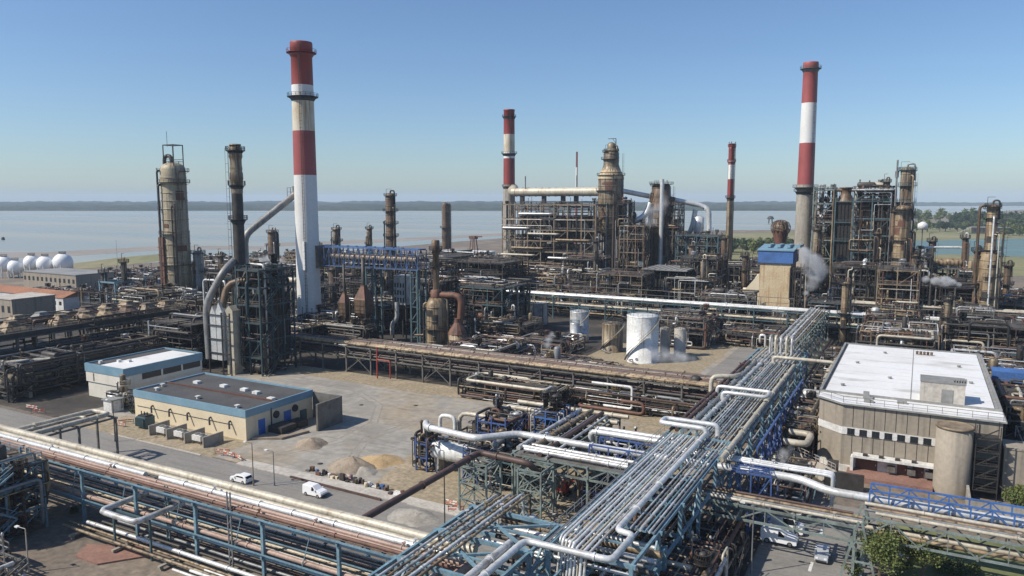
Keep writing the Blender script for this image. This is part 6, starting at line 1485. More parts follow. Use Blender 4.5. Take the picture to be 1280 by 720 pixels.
shed('long low building with orange tiled roof at the far left', 30, 385, 62, 12, 6.5, 'white_wall', 'red_roof', 'building', 'warehouse', 2.2)
shed('pale flat roofed store below the white gas spheres', 62, 362, 50, 22, 9, 'grey_panel', 'grey_roof', 'building', 'warehouse', 0)
shed('grey cube shaped store with pale roof at the left edge', 2, 406, 17, 17, 10.5, 'grey_panel', 'pale_concrete', 'building', 'warehouse', 0, False)
shed('blue fronted long hut left of the fat weathered column', 188, 361, 27, 8, 5.5, 'bright_blue', 'white_roofing', 'hut', 'hut')
shed('small white hut beside the blue fronted long hut', 160, 363, 8, 8, 6, 'white_wall', 'white_roofing', 'hut', 'hut')
shed('yellowish small workshop near the grass strip at left', 112, 352, 12, 10, 6, 'yellow_wall', 'tan_steel', 'hut', 'hut')
shed('long low grey shed on the water side left of the central unit', 470, 326, 90, 14, 6, 'grey_panel', 'grey_roof', 'shed', 'shed')
shed('white roofed low shed on the shore behind the brown twin column', 590, 322, 30, 14, 5, 'white_wall', 'white_roofing', 'shed', 'shed')
shed('pale roofed shelter left of the huge open steel unit', 618, 352, 13, 10, 13, 'dark_pipe', 'grey_roof', 'shelter', 'shelter', 0, False)
shed('long pale roofed bank of equipment left of the central unit', 553, 345, 15, 24, 16, 'dark_pipe', 'grey_roof', 'shelter', 'shelter', 0, False)
shed('tan brick hut between the diagonal rack and the drum silo', 1059, 426, 6, 5, 6, 'tan_cladding', 'brown_cladding', 'hut', 'hut', 0, False)
p = GP(487, 410)
t = thing('clad_hopper', 'pale box hopper with dark windows above the heaters, under the blue bridge end', 'hopper', (p[0],p[1],0))
zt, zb = ZT(p[0],p[1],342), ZT(p[0],p[1],378); p = GP(506, 424)
a, b = p[0], p[1]; zt, zb = ZT(a,b,344), ZT(a,b,380)
mb = MB(); mb.box(a-2.6,a+2.6,b-2.6,b+2.6,zb,zt); mb.build('casing', 'aluminium_cladding', t)
mb = MB()
for q in range(4):
    for w in range(3): mb.box(a-2.2+q*1.2,a-1.6+q*1.2,b-2.68,b-2.59,zb+1+w*2.6,zb+2.6+w*2.6)
mb.build('louvres', 'dark_steel', t)
mb = MB()
for u in (-2.8,2.8):
    for v in (-2.8,2.8): mb.bar((a+u,b+v,0),(a+u,b+v,zt+1),.35)
mb.build('frame', 'dark_steel', t)
mb = MB(); mb.path([(a-1,b-3,zb+1),(a-1,b-3,zb-5),(a-3,b-3.4,zb-7),(a-3,b-3.4,2)], .8, 10); mb.build('down_pipe', 'aluminium_cladding', t)
# red gantry crane by the water
p = GP(652, 312)
b = 600; a = XB(592,b)
t = thing('dock_crane', 'small red brown loading gantry by the water behind the brown twin column', 'crane', (a,b,0))
mb = MB()
for u in (-3,3):
    for v in (-3,3): mb.bar((a+u,b+v,0),(a+u*.5,b+v*.5,15),.7)
mb.bar((a-5,b,15),(a+9,b,15.5),1.2); mb.box(a-3,a+3,b-3,b+3,13,16); mb.build('gantry', 'rust_shell', t)
# far tank farm plates, sidings and scattered plant between units and shore
rg = random.Random(77)
kinds = (('low pipe manifold among the scattered plant between units and shore', 'dark_steel'), ('low brown pipe frame among the scattered plant between units and shore', 'tan_steel'), ('low dark pipe frame among the scattered plant between units and shore', 'dark_steel'))
protos = {}
def scatter(boxes, seed):
    rg = random.Random(seed)
    for (a0,a1,b0,b1,n) in boxes:
        for _ in range(n):
            k = rg.randrange(3); lab, st = kinds[k]; x, y = rg.uniform(a0,a1), rg.uniform(b0,b1)
            if k not in protos:
                protos[k] = structure(lab, x-8, x+8, y-5, y+5, [3.5,6.5], st, 300+k, 5.5, 26, 9, True, .3, group='scattered low plant towards the shore', cw=.35, name='low_process_frame'); protos[k] = merged(protos[k])
            else: dup(protos[k], (x, y, 0), rg.choice([0, pi]))
scatter([(-470,-250,330,470,26), (-240,-110,420,470,12), (-330,-170,470,540,14), (-420,-340,200,330,12), (-90,20,400,470,10), (20,90,330,440,10), (-130,-20,470,560,14), (-160,-60,400,470,10), (30,80,270,320,5)], 9)
for k in range(6):
    p = GP(60+k*3, 372-k*2); pipe('long pale pipe lying along the sidings at the far left', [(-420+k*2,196+k*5,1),(-245,190+k*5,1)], .45, ('cream_cladding','grey_pipe','tan_cladding')[k%3], 'pipes along the sidings', 8, flanges=0)
# spheres
sp = None
for i, (px, py, w) in enumerate(((3,330,20),(17,334,19),(38,328,19),(55,330,21),(77,328,23))):
    Y = 480.0; k = Y/F; r = w/2*k; pp = GP(px, py, 0); b = 600
    X = (px-640)/F*Y; a, b = CA*X-SA*Y, SA*X+CA*Y; z = ZT(a, b, py)
    lab = ('white gas sphere cut by the left edge of the picture','second white gas sphere from the left, low in the row','third white gas sphere, half hidden behind its right neighbour','fourth white gas sphere, second from the right','largest white gas sphere at the right end of the row')[i]
    t = thing('gas_sphere', lab, 'gas tank', (a,b,0), 'white gas spheres')
    mb = MB(); mb.sphere((a,b,z), r, 24, 14); mb.build('shell', 'sphere_white', t)
    for q in range(8):
        mb = MB(); x, y = a+r*.93*cos(q*pi/4), b+r*.93*sin(q*pi/4); mb.cyl((x,y,0),(x,y,z), .35, n=8); mb.build('leg', 'white_paint', t)
    mb = MB(); ring_platform(mb, (a,b), .6, z+r, 1.4); mb.bar((a+r*.7,b-r*.7,0),(a+.8,b-1.4,z+r),.3); mb.build('top_platform', 'grey_steel', t)
# ---------------------------------------------------------------- vehicles
def vehicle(kind, label, pos, heading, paint, group=None, scale=1.0):
    """heading: angle from +a towards +b of the direction the bonnet points; built around the origin then placed"""
    P = {'van': ([(-2.1,.5),(-2.12,1.75),(-1.95,1.86),(.15,1.86),(.95,1.25),(1.85,1.05),(2.1,.85),(2.12,.4),(1.9,.28),(-2.05,.28)], 1.78, 4.2),
         'hatch': ([(-2.0,.5),(-2.05,.95),(-1.7,1.38),(-1.2,1.5),(.1,1.48),(.85,1.02),(1.75,.88),(2.0,.72),(2.02,.38),(1.85,.25),(-1.95,.25)], 1.74, 4.05),
         'bus': ([(-2.5,.5),(-2.55,2.2),(-2.4,2.4),(1.3,2.4),(1.75,1.5),(2.45,1.2),(2.6,.9),(2.6,.4),(2.4,.3),(-2.5,.3)], 2.0, 5.1)}[kind]
    prof, w, L = P
    t = bpy.data.objects.new(('delivery_van' if kind != 'hatch' else 'parked_car'), None); COL.objects.link(t); t['_site'] = (0,0,0)
    tag(t, label, 'van' if kind != 'hatch' else 'car', group)
    mb = MB(); n = len(prof); ys = [(-w/2,.86),(-w/2+.09,1.0),(w/2-.09,1.0),(w/2,.86)]
    zt = max(z for _, z in prof); vs = []
    for y, s in ys:
        for x, z in prof:
            tum = 0 if z < 1 else (z-1)*.14
            yy = y-(tum if y > 0 else -tum)
            vs.append((x*(.985 if s < 1 else 1), yy, z if s == 1 else .28+(z-.28)*.965))
    fs = [(j*n+i,(j+1)*n+i,(j+1)*n+(i+1)%n,j*n+(i+1)%n) for j in range(3) for i in range(n)]
    fs += [tuple(range(n)), tuple(range(4*n-1,3*n-1,-1))]
    mb.add(vs, fs, False); body = mb.build('body', paint, t)
    # windows set just proud of the body
    hi = zt-.16; base = 1.08 if kind != 'bus' else 1.45
    def side(x0, x1, x2, x3):
        for s in (-1, 1):
            y0, y1 = s*(w/2+.008-(base-1)*.14 if base > 1 else w/2+.008), s*(w/2+.008-(hi-1)*.14)
            mb = MB(); mb.add([(x0,y0,base),(x1,y0,base),(x2,y1,hi),(x3,y1,hi),(x0,y0-.02*s,base),(x1,y0-.02*s,base),(x2,y1-.02*s,hi),(x3,y1-.02*s,hi)], [(0,1,2,3),(3,2,1,0),(4,5,6,7)]); mb.build('side_window', 'glass_dark', t)
    if kind == 'van': side(-.05,.88,.18,-.05)
    elif kind == 'bus': side(-.2,1.55,1.2,-.2)
    else: side(-1.55,.7,.05,-1.2)
    (xa, za), (xb, zb) = {'van':((.15,1.86),(.95,1.25)), 'hatch':((.1,1.48),(.85,1.02)), 'bus':((1.3,2.4),(1.75,1.5))}[kind]
    dx, dz = xb-xa, zb-za; L_ = sqrt(dx*dx+dz*dz); nx, nz = -dz/L_*.012, dx/L_*.012
    f0, f1 = .1, .96; ww = w/2-.2
    mb = MB(); mb.add([(xa+dx*f0+nx,-ww+.06,za+dz*f0-nz),(xa+dx*f0+nx,ww-.06,za+dz*f0-nz),(xa+dx*f1+nx,ww,za+dz*f1-nz),(xa+dx*f1+nx,-ww,za+dz*f1-nz)], [(0,1,2,3),(3,2,1,0)]); mb.build('windscreen', 'glass_dark', t)
    if kind == 'hatch':
        mb = MB(); mb.add([(-2.02,-ww,1.0),(-2.02,ww,1.0),(-1.73,ww-.08,1.36),(-1.73,-ww+.08,1.36)], [(0,1,2,3),(3,2,1,0)]); mb.build('rear_window', 'glass_dark', t)
    xw = L/2-.78
    for x in (-xw, xw):
        for s in (-1, 1):
            mb = MB(); mb.cyl((x,s*(w/2-.18),.32),(x,s*(w/2+.02),.32),.32,n=18); wh = mb.build('wheel', 'tyre', t)
            mb = MB(); mb.cyl((x,s*(w/2+.0),.32),(x,s*(w/2+.035),.32),.2,n=14); mb.build('rim', 'rim_metal', wh)
    fx = prof[6][0] if kind != 'hatch' else 1.98
    for s in (-1, 1):
        mb = MB(); mb.box(fx-.2,fx+.03,s*(w/2-.32)-.18,s*(w/2-.32)+.18,.68,.86); mb.build('headlight', 'lamp_clear', t)
        mb = MB(); mb.box(prof[1][0]-.01,prof[1][0]+.1,s*(w/2-.2)-.1,s*(w/2-.2)+.1,.8,1.15 if kind != 'hatch' else .95); mb.build('tail_light', 'lamp_red', t)
        mb = MB(); mb.box(xb-.25,xb-.05,s*(w/2+.1)-.1,s*(w/2+.1)+.1,zb-.12,zb+.08); mb.build('wing_mirror', paint, t)
    mb = MB(); mb.box(fx+.0,fx+.06,-w/2+.15,w/2-.15,.34,.56); mb.build('bumper', 'car_dark', t)
    t.location = W((pos[0], pos[1], .02)); t.scale = (scale,)*3; t.rotation_euler.z = -AX+heading
    return t
vehicle('van', 'white panel van driving alone along the road beside the sand heaps', GP(394, 619), -.0, 'car_white')
vehicle('hatch', 'white car half hidden behind the cream pipes of the lower left rack', GP(302, 602), pi, 'car_white')
vehicle('bus', 'white delivery van parked farther back of the two beside the dark bay', GP(981, 664), 0.0, 'car_white', None, 1.05)
vehicle('van', 'white delivery van parked nearest the lamp post, in front of its twin', GP(974, 678), 0.0, 'car_white', None, 1.2)
vehicle('hatch', 'silver white car driving on the road under the lower right bridge', GP(1028, 698), -pi/2, 'car_silver')
vehicle('hatch', 'silver parked car behind the tree at lower right', GP(1112, 676), .1, 'car_silver')
vehicle('hatch', 'white parked car seen through the tree at lower right', GP(1118, 694), .1, 'car_white')
# dark flat shadow caster is absent: dark tarp on the road at left
p = GP(172, 562)
# ---------------------------------------------------------------- lamps, barriers, heaps
def lamp(label, p, H, arm=1.2, m='grey_pipe', group=None):
    t = thing('street_lamp', label, 'lamp post', p, group); x, y = p[0], p[1]
    mb = MB(); mb.lathe((x,y,0), [(.16,0),(.14,.6),(.1,.8),(.07,H)], 10); mb.path([(x,y,H-.3),(x,y,H+.2),(x-arm,y-.3,H+.35)], .05, 6); mb.build('pole', m, t)
    mb = MB(); mb.box(x-arm-.5,x-arm+.15,y-.5,y-.1,H+.25,H+.42); mb.build('lamp_head', 'white_paint', t)
lamp('slim lamp post beside the parked vans at lower right', GP(939, 717), 9.5)
lamp('thin tan lamp post by the road between the cars at left', GP(317, 607), 7.5, m='tan_steel')
lamp('thin dark lamp post in front of the white kiosk', GP(144, 552), 8.5, m='dark_pipe')
lamp('lamp post by the short pavement next to the white van', GP(343, 607), 6, m='grey_pipe')
lamp('tall thin post right of the brown pipe beside the road', GP(556, 660), 12, .6, m='dark_pipe')
lamp('short lamp post on the dirt at the bottom left', GP(36, 716), 6, m='cream_cladding')
lamp('tall mast lamp near the grass strip at far left', GP(148, 348), 24, 1.5, m='grey_steel')
lamp('lamp mast standing by the pond at the right', GP(1208, 340), 30, 1.5, m='dark_pipe')
def heap(label, px, py, r, h, m, seed):
    p = GP(px, py); rg = random.Random(seed); mb = MB(); n, k = 28, 9; vs = []
    ph = [rg.uniform(0,6) for _ in range(5)]
    for j in range(k+1):
        f = j/k
        for i in range(n):
            an = 2*pi*i/n; w = 1+.12*sin(2*an+ph[0])+.08*sin(5*an+ph[1])+rg.uniform(-.03,.03)
            vs.append((p[0]+r*(1-f)*w*cos(an)*1.15+.18*r*f*cos(ph[3]), p[1]+r*(1-f)*w*sin(an)+.15*r*f*sin(ph[3]), h*(1-(1-f)**1.25)*(1+.13*sin(3*an+ph[2])*(1-f)+.08*sin(7*an+ph[4]+4*f)*(1-f))-.05+rg.uniform(-.05,.05)*h))
    mb.add(vs, [(j*n+i,j*n+(i+1)%n,(j+1)*n+(i+1)%n,(j+1)*n+i) for j in range(k) for i in range(n)], True)
    tag(mb.build('sand_heap', m), label, 'heap')
heap('tall grey brown heap of earth on the yard near the white van', 439, 585, 3.8, 2.1, 'spoil', 1)
heap('lower golden heap of sand behind the grey brown one', 473, 577, 4.2, 1.2, 'sand', 2)
heap('small grey heap of gravel at the foot of the earth heap', 456, 590, 2.2, 1.1, 'concrete', 3)
heap('pale low mound of gravel on the kerb beside the brown pipe', 517, 647, 3.6, 1.2, 'concrete', 4)
heap('mud mound beside the doors of the cream building', 389, 555, 3.4, 1.5, 'spoil', 5)
heap('spread of tan soil in front of the two storey office', 95, 525, 6, .8, 'spoil', 6)
def barrier(px, py, L, label, rot=0):
    p = GP(px, py); t = thing('road_barrier', label, 'barrier', p, 'red and white barriers'); x, y = p[0], p[1]; d = V(cos(rot), sin(rot), 0)
    mb = MB(); a, b = V(x,y,0)-d*L/2, V(x,y,0)+d*L/2
    mb.bar(a+V(0,0,.95), b+V(0,0,.95), .06, .22); mb.bar(a+V(0,0,.5), b+V(0,0,.5), .06, .2); mb.build('boards', 'red_white', t)
    for q in (a, b): mb = MB(); mb.bar(q, q+V(0,0,1.1), .08); mb.bar(q+V(-.3,-.3,.04), q+V(.3,.3,.04), .1); mb.build('leg', 'grey_steel', t)
for k, (px, py, L, r) in enumerate(((150,533,3,.2),(158,530,3,.8),(286,571,3,0),(298,575,3,-.3),(278,568,3,.4),(40,512,4,.1),(48,517,3,.6),(565,633,2.5,0),(570,640,2.5,.5),(700,600,3,1.2),(712,604,3,.3),(432,600,2.4,.1))):
    barrier(px, py, L, 'red and white barrier boards standing at the edge of a dug up patch', r)
# stacked materials along the yard edge
rg = random.Random(12)
M4 = ['white_paint','dark_steel','dark_pipe','truss_blue','grey_steel','rust_pipe','cream_wall','old_cladding','dark_pipe','brown_pipe','white_wall']
for k in range(34):
    px = 385+k*3.6+rg.uniform(-2,2); py = 588+(k*.95)+rg.uniform(-3,3)
    if 408 < px < 0: continue
    p = GP(px, py); mb = MB(); w, d, h = rg.uniform(.3,1.0), rg.uniform(.3,.9), rg.uniform(.3,1.3); kind = rg.random()
    if kind < .5:
        mb.box(p[0]-w/2,p[0]+w/2,p[1]-d/2,p[1]+d/2,.15,h); mb.box(p[0]-w/2-.06,p[0]+w/2+.06,p[1]-d/2-.06,p[1]+d/2+.06,0,.15)
        tag(mb.build('crate', rg.choice(M4)), 'small crate in the line of site materials along the pavement', 'crate', 'site materials along the pavement')
    elif kind < .75:
        mb.lathe((p[0],p[1],0), [(.3,0),(.31,.03),(.29,.3),(.31,.32),(.29,.6),(.31,.88),(.28,.9),(.01,.9)], 12)
        tag(mb.build('oil_drum', rg.choice(M4)), 'oil drum in the line of site materials along the pavement', 'drum', 'site materials along the pavement')
    else:
        for q in range(4): mb.cyl((p[0]-1.2,p[1]-.3+q*.2,.12+.1*(q%2)),(p[0]+1.3,p[1]-.2+q*.2,.12+.1*(q%2)),.09,n=8)
        tag(mb.build('pipe_bundle', rg.choice(['rust_pipe','grey_pipe','white_paint'])), 'bundle of loose pipes in the line of site materials along the pavement', 'pipe bundle', 'site materials along the pavement')
mb = MB(); q0, q1 = GP(363, 597), GP(476, 626); mb.bar(V(q0[0],q0[1],.2), V(q1[0],q1[1],.2), .35, .3); tag(mb.build('timber_beam', 'brown_pipe'), 'long dark beam lying on the pavement beside the white van', 'beam')
t = thing('excavator', 'small red excavator with raised arm under the left bridge arm', 'excavator', GP(705, 618)); p = GP(705, 618)
mb = MB(); mb.box(p[0]-1.1,p[0]+1.1,p[1]-.9,p[1]-.45,0,.6); mb.box(p[0]-1.1,p[0]+1.1,p[1]+.45,p[1]+.9,0,.6); mb.build('tracks', 'dark_steel', t)
mb = MB(); mb.box(p[0]-1,p[0]+.7,p[1]-.7,p[1]+.7,.6,1.3); mb.box(p[0]-.3,p[0]+.6,p[1]-.6,p[1]+.3,1.3,2.3); mb.build('cab', 'red_paint', t)
mb = MB(); mb.bar((p[0]+.6,p[1]+.4,1.2),(p[0]+1.7,p[1]+.4,3.4),.25); mb.bar((p[0]+1.7,p[1]+.4,3.4),(p[0]+2.9,p[1]+.4,2.2),.2); mb.box(p[0]+2.7,p[0]+3.1,p[1]+.1,p[1]+.7,1.6,2.2); mb.build('arm', 'red_paint', t)
p = GP(150, 690); tag(MB().prism([(p[0]-6,p[1]-1),(p[0]+1,p[1]+2.5),(p[0]+5,p[1]+1),(p[0]+1,p[1]-4),(p[0]-4,p[1]-4)], 0, .25).build('rubble_patch', 'red_paving'), 'patch of red crushed brick on the soil at lower left', 'rubble')
# ---------------------------------------------------------------- trees
def crown(mb, c, R, n, s, rg, lobes=9, zs=.8):
    L = []
    for k in range(lobes):
        v = V(rg.gauss(0,1), rg.gauss(0,1), rg.gauss(0,.8)); v.normalize(); f = rg.uniform(.25,.75)
        L.append((V(c[0]+v.x*R*f, c[1]+v.y*R*f, c[2]+v.z*R*f*zs), R*rg.uniform(.2,.42)))
    for k in range(n):
        o, r = rg.choice(L); v = V(rg.gauss(0,1), rg.gauss(0,1), rg.gauss(0,1)); v.normalize(); q = o+v*r*(rg.random()**.5)*rg.uniform(.85,1.3)
        x = V(rg.gauss(0,1), rg.gauss(0,1), rg.gauss(0,1)).normalized(); y = x.cross(V(rg.gauss(0,1), rg.gauss(0,1), rg.gauss(0,1))).normalized(); w = s*rg.uniform(.6,1.4)
        mb.add([q-x*w, q+y*w*.6, q+x*w, q-y*w*.6], [(0,1,2,3)])
def tree(label, p, H, R, n, leaf, m, seed, group=None, name='broadleaf_tree', trunk=.25, low=.35):
    rg = random.Random(seed); t = thing(name, label, 'tree', p, group); x, y = p[0], p[1]
    mb = MB(); mb.path([(x,y,-.1),(x+.1,y,H*.3),(x-.1,y+.1,H*.6)], trunk*.7, 8, .5); mb.lathe((x,y,0), [(trunk,0),(trunk*.75,H*.15),(trunk*.65,H*.3)], 8)
    for k in range(6):
        an = k*1.05+rg.uniform(-.3,.3); z = H*rg.uniform(.3,.55)
        mb.path([(x,y,z),(x+R*.4*cos(an),y+R*.4*sin(an),z+H*.12),(x+R*.7*cos(an),y+R*.7*sin(an),z+H*.27)], trunk*.22, 5, .3)
    mb.build('trunk', 'bark', t)
    mb = MB(); crown(mb, (x,y,H*(low+(1-low)/2)), max(R, H*(1-low)/2)*.95, n, leaf, rg, 12, H*(1-low)/2/R if R else 1); mb.build('crown', m, t)
    return t
tree('leafy young tree at the bottom right in front of the parked cars', GP(1098, 735), 9.5, 4.4, 8000, .15, 'foliage', 1)
tree('smaller leafy tree to the right of the tallest bottom right tree', GP(1152, 730), 7.5, 3.6, 5000, .15, 'foliage', 2)
tree('bushy green tree at the right edge behind the yard wall', GP(1270, 645), 5.5, 3.6, 4200, .16, 'foliage', 3)
def bush(label, p, r, h, n, leaf, m, seed, group=None):
    rg = random.Random(seed); t = thing('shrub', label, 'shrub', p, group); mb = MB()
    for k in range(5): mb.path([(p[0],p[1],0),(p[0]+r*.3*cos(k*1.3),p[1]+r*.3*sin(k*1.3),h*.4),(p[0]+r*.6*cos(k*1.3),p[1]+r*.6*sin(k*1.3),h*.7)], .04, 5)
    mb.build('stem', 'bark', t); mb = MB(); crown(mb, (p[0],p[1],h*.55), r, n, leaf, rg, 8, h/(2*r)); mb.build('foliage', m, t)
bush('dark shrub in the gloom under the diagonal rack near the lamp post', GP(925, 668), 1.6, 2.2, 1500, .13, 'foliage', 4)
bush('low shrub by the retaining wall at lower right', GP(1190, 716), 2.4, 1.6, 1400, .14, 'foliage_mid', 5)
for k, (px, py, r_, h_) in enumerate(((1066,722,1.5,1.8),(1128,716,1.8,2.0),(1176,712,1.6,1.4),(1070,700,1.2,1.6),(1215,716,1.3,1.0))): bush('pale green shrub in the low planting around the bottom right trees', GP(px, py), r_, h_, 900, .13, 'foliage', 40+k, 'shrubs at bottom right')
for k, (px, py) in enumerate(((150,512),(165,517),(70,600),(95,640),(120,606))): bush('scrubby weeds growing on the soil at lower left', GP(px, py), 1.3, 1.2, 500, .12, 'foliage_mid', 20+k, 'weeds at lower left')
# far trees round the pond and along the bank: three kinds, copied
far = {}
FAR = [('rounded dark green tree in the belt round the pond','foliage_dark'), ('mid green bushy tree in the belt round the pond','foliage_mid'), ('pale loose tree in the belt round the pond','foliage')]
rg = random.Random(31)
def far_tree(px, py, H, R, k):
    p = GP(px, py)
    if k not in far: far[k] = (tree(FAR[k][0], p, 14, 7, 900, 1.0, FAR[k][1], 60+k, 'trees round the pond', 'distant_tree', .5, .08), 14); s = H/14; far[k][0].scale = (s*R/7, s*R/7, s); return
    o = dup(far[k][0], p, rg.uniform(0,6)); s = H/14; o.scale = (s*rg.uniform(.85,1.3), s*rg.uniform(.85,1.3), s)
for px, py, H, k in [(1148+i*4.6+rg.uniform(-3,3), 291-rg.uniform(0,4), rg.uniform(12,20), rg.randrange(3)) for i in range(34)]: far_tree(px, py, H, 7, k)
for px, py, H, k in [(1192+i*4.4+rg.uniform(-2,2), 285-rg.uniform(0,4), rg.uniform(20,32), rg.randrange(2)) for i in range(28)]: far_tree(px, py, H, 7, k)
for px, py, H, k in [(1255+i*6+rg.uniform(-2,2), 297-rg.uniform(0,4), rg.uniform(9,16), 1+rg.randrange(2)) for i in range(9)]: far_tree(px, py, H, 7, k)
for px, py, H, k in [(1150+i*9+rg.uniform(-3,3), 280-rg.uniform(0,3), rg.uniform(16,30), 2) for i in range(9)]: far_tree(px, py, H, 7, k)
for px, py, H, k in [(878+i*2.6+rg.uniform(-2,2), 318-rg.uniform(0,9), rg.uniform(7,14), rg.randrange(3)) for i in range(56)]: far_tree(px, py, H, 6, k)
for px, py in ((905,338),(898,330),(910,326),(902,345),(896,318)): far_tree(px, py, 9, 6, 1)
# things by the pond
b = 900; 
X = (1236-640)/F*850; p = GP(1215, 292)
t = thing('long_hangar', 'long low dark windowed building on the bank beyond the pond', 'building', (p[0],p[1],0))
mb = MB(); mb.box(p[0],p[0]+46,p[1],p[1]+18,0,9); mb.build('wall', 'dark_pipe', t); mb = MB(); mb.add([(p[0]-18,p[1]-1,0),(p[0]-1,p[1]-1,9),(p[0]+47,p[1]-1,9.6),(p[0]+47,p[1]+19,9.6),(p[0]-1,p[1]+19,9.6),(p[0]-18,p[1]+19,0)], [(0,1,4,5),(1,2,3,4)]); mb.box(p[0]-1,p[0]+47,p[1]-1,p[1]+19,9,9.8); mb.build('roof', 'grey_roof', t)
for q in range(8): mb = MB(); mb.box(p[0]+2+q*5.6,p[0]+5+q*5.6,p[1]-.1,p[1],3,7); mb.build('window', 'glass_dark', t)
b = 500; a = XB(1152, b); p = (a, b)
t = thing('water_tower', 'small white capped tank on a pole in front of the pond', 'tank', (a,b,0))
mb = MB(); mb.lathe((a,b,0), [(.3,0),(.3,ZT(a,b,286))], 10); mb.build('pole', 'grey_steel', t); mb = MB(); mb.lathe((a,b,0), [(.3,ZT(a,b,287)),(2.7,ZT(a,b,286)),(2.7,ZT(a,b,280)),(1,ZT(a,b,277.5)),(.01,ZT(a,b,277))], 16); mb.build('tank', 'white_paint', t)
for k in range(3):
    b = 330; a = XB(1166+k*14, b); mb = MB(); z = ZT(a,b,328); mb.drum((a,b,z), (1,0,0), 4.5, 1.5, 16); 
    t = thing('horizontal_drum', ('stained cream drum, leftmost of three on a high deck by the pond','stained cream drum, middle of three on a high deck by the pond','stained cream drum, rightmost of three on a high deck by the pond')[k], 'vessel', (a,b,0), 'three drums on the high deck'); mb.build('drum', 'tan_cladding', t)
    mb = MB(); 
    for u in (-2,2): mb.bar((a+u,b-1.5,0),(a+u,b-1.5,z-1),.4); mb.bar((a+u,b+1.5,0),(a+u,b+1.5,z-1),.4)
    mb.box(a-3,a+3,b-2,b+2,z-2.5,z-2.1); mb.build('support', 'grey_steel', t)
b = 332; a = XB(1150,b); a2 = XB(1205,b); pipe('long pale pipe bridging above the three drums by the pond', [(a,b,ZT(a,b,309)),(a2,b,ZT(a2,b,309)),(a2,b,10)], .45, 'bright_cladding', None, 10, 1.5, 0)
# boats and beacons on the water
for k, (px, py) in enumerate(((963,279),(4,300))):
    p = GP(px, py); t = thing('beacon', ('dark round beacon platform standing in the estuary','tiny beacon post in the estuary at the left edge')[k], 'beacon', p)
    mb = MB(); s = .6 if k == 0 else .15
    for u in (-6,6):
        for v in (-6,6): mb.bar((p[0]+u*s,p[1]+v*s,-.5),(p[0]+u*s*.8,p[1]+v*s*.8,14*s),1.2)
    mb.build('piles', 'dark_pipe', t); mb = MB(); mb.lathe((p[0],p[1],14*s), [(11*s,0),(12*s,3*s),(8*s,9*s),(3*s,11*s),(.01,11*s)], 14); mb.build('cabin', 'dark_steel', t)
# ---------------------------------------------------------------- steam
UNIT = {}
def vapour_mat(name, dens, nscale):
    m = bpy.data.materials.new(name); m.use_nodes = True; nt = m.node_tree; nd, ln = nt.nodes, nt.links
    for n in list(nd):
        if n.type != 'OUTPUT_MATERIAL': nd.remove(n)
    v = nd.new('ShaderNodeVolumePrincipled'); v.inputs['Color'].default_value = (.95,.96,.97,1); v.inputs['Anisotropy'].default_value = .1
    ln.new(v.outputs[0], nd['Material Output'].inputs['Volume'])
    tc = nd.new('ShaderNodeTexCoord'); ge = nd.new('ShaderNodeNewGeometry')
    gr = nd.new('ShaderNodeTexGradient'); gr.gradient_type = 'SPHERICAL'; ln.new(tc.outputs['Object'], gr.inputs[0])
    no = nd.new('ShaderNodeTexNoise'); no.inputs['Scale'].default_value = nscale; no.inputs['Detail'].default_value = 5; no.inputs['Roughness'].default_value = .6
    ln.new(ge.outputs['Position'], no.inputs['Vector'])
    r = nd.new('ShaderNodeMapRange'); r.inputs[1].default_value = .36; r.inputs[2].default_value = .66; r.inputs[3].default_value = 0; r.inputs[4].default_value = 1
    ln.new(no.outputs['Fac'], r.inputs[0])
    a = nd.new('ShaderNodeMath'); a.operation = 'MULTIPLY'; ln.new(gr.outputs['Fac'], a.inputs[0]); ln.new(r.outputs[0], a.inputs[1])
    b = nd.new('ShaderNodeMath'); b.operation = 'MULTIPLY'; b.inputs[1].default_value = dens*2.5; ln.new(a.outputs[0], b.inputs[0]); ln.new(b.outputs[0], v.inputs['Density'])
    MATS[name] = m
def steam(label, pts, dens, noisy, seed):
    """one plume: overlapping soft puffs of vapour along a path; pts = (a,b,z,r)"""
    key = 'vapour_%d' % seed; vapour_mat(key, dens, noisy)
    rg = random.Random(seed); p0 = pts[0]
    t = thing('steam_plume', label, 'steam', p0[:3]); t['kind'] = 'stuff'
    me = None
    for j, (x, y, z, r) in enumerate(pts):
        for q in range(2 if j not in (0, len(pts)-1) else 1):
            c = V(x, y, z)+V(rg.uniform(-.45,.45), rg.uniform(-.45,.45), rg.uniform(-.35,.35))*r*q
            if me is None:
                mb = MB(); mb.sphere((0,0,0), 1, 16, 10); o = mb.build('puff', key, loc=(0,0,0)); me = o.data
            else: o = bpy.data.objects.new('puff', me); COL.objects.link(o)
            o.parent = t; o.location = c-Vector(p0[:3]); o.rotation_euler = (0,0,0)
            k = r*rg.uniform(1.15, 1.55)*(1 if q == 0 else .75); o.scale = (k*rg.uniform(.9,1.15), k, k*rg.uniform(.8,1.0))
    return t
def along_px(rows, b):
    out = []
    for px, py, rpx in rows:
        a = XB(px, b); Y = -SA*a+CA*b; out.append((a, b, ZT(a, b, py), rpx*Y/F))
    return out
steam('grey white steam plume in front of the right hand chimney', along_px([(1006,375,2),(1010,366,4),(1017,357,7),(1022,347,9),(1021,337,11),(1016,327,12),(1010,318,9),(1006,312,4)], 300), .3, .22, 1)
steam('white steam jet blowing sideways at the right', along_px([(1209,360,1),(1202,356,3),(1194,353,5),(1184,352,6),(1172,351,5),(1160,349,4)], 284), .8, .4, 2)
steam('low white steam drifting at the foot of the biggest white tank', along_px([(790,450,4),(803,447,8),(818,443,10),(832,444,9),(846,447,9),(858,448,7),(870,449,5)], 206), .17, .3, 3)
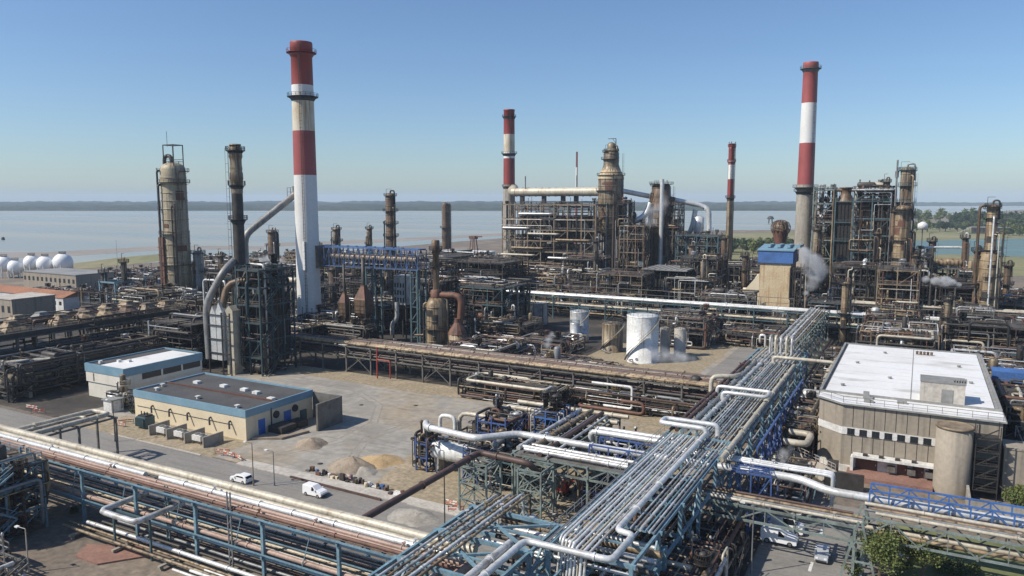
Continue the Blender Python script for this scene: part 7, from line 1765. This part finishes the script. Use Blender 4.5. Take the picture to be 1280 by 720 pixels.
steam('thin steam wisp between the furnace stack and white chimney', along_px([(318,330,3),(326,325,5),(336,324,6),(346,328,5),(354,331,3)], 215), .25, .3, 4)
steam('faint steam haze over pipework in front of the leftmost tanks', along_px([(680,440,3),(684,432,5),(687,424,5),(690,418,3)], 190), .3, .4, 5)
steam('faint grey vapour beside the boundary wall at right', along_px([(982,588,4),(988,578,7),(993,568,8),(1000,560,5)], 130), .22, .6, 6)
steam('thin smoke veil in front of the soot stained vessel', along_px([(806,290,4),(812,276,9),(820,264,11),(826,254,9),(830,247,4)], 378), .06, .16, 7)

def tyre_track(pts, z):
    """a pair of darker wheel lines worn into the yard"""
    mb = MB()
    for off in (-.85, .85):
        P = [Vector((p[0], p[1], z)) for p in pts]; L = []
        for i in range(len(P)-1):
            for k in range(6): L.append(P[i].lerp(P[i+1], k/6))
        L.append(P[-1]); vs = []
        for i, p in enumerate(L):
            d = (L[min(i+1,len(L)-1)]-L[max(i-1,0)]).normalized(); n = V(-d.y, d.x, 0)
            w = .2+.05*sin(i*1.7); vs += [p+n*(off-w), p+n*(off+w)]
        mb.add(vs, [(2*i,2*i+2,2*i+3,2*i+1) for i in range(len(L)-1)])
    o = mb.build('tyre_marks', 'worn_gravel'); o['kind'] = 'structure'
    if o.data.polygons[0].normal.z < 0: o.data.flip_normals()
surface('worn_gravel', [(.3,(.235,.205,.165)),(.6,(.26,.235,.2))], [(.3,(.7,.7,.7)),(.7,(1.25,1.25,1.25))], .05, .8)
tyre_track([(-112,99.5),(-108,106),(-104,116),(-106,130),(-114,142),(-128,150)], .013)
tyre_track([(-90,99.5),(-94,108),(-100,120),(-98,134),(-86,146),(-70,152)], .017)
tyre_track([(-111,120),(-104,127),(-94,140),(-90,155)], .021)
for k, (x, y) in enumerate(((-98,104),(-106,146),(-90,126),(-118,140))):
    mb = MB(); mb.lathe((x,y,.01), [(.55,0),(.55,.03),(.01,.03)], 16); tag(mb.build('drain_cover', 'dark_steel'), 'round dark drain cover set in the gravel yard', 'drain cover', 'drain covers in the yard')
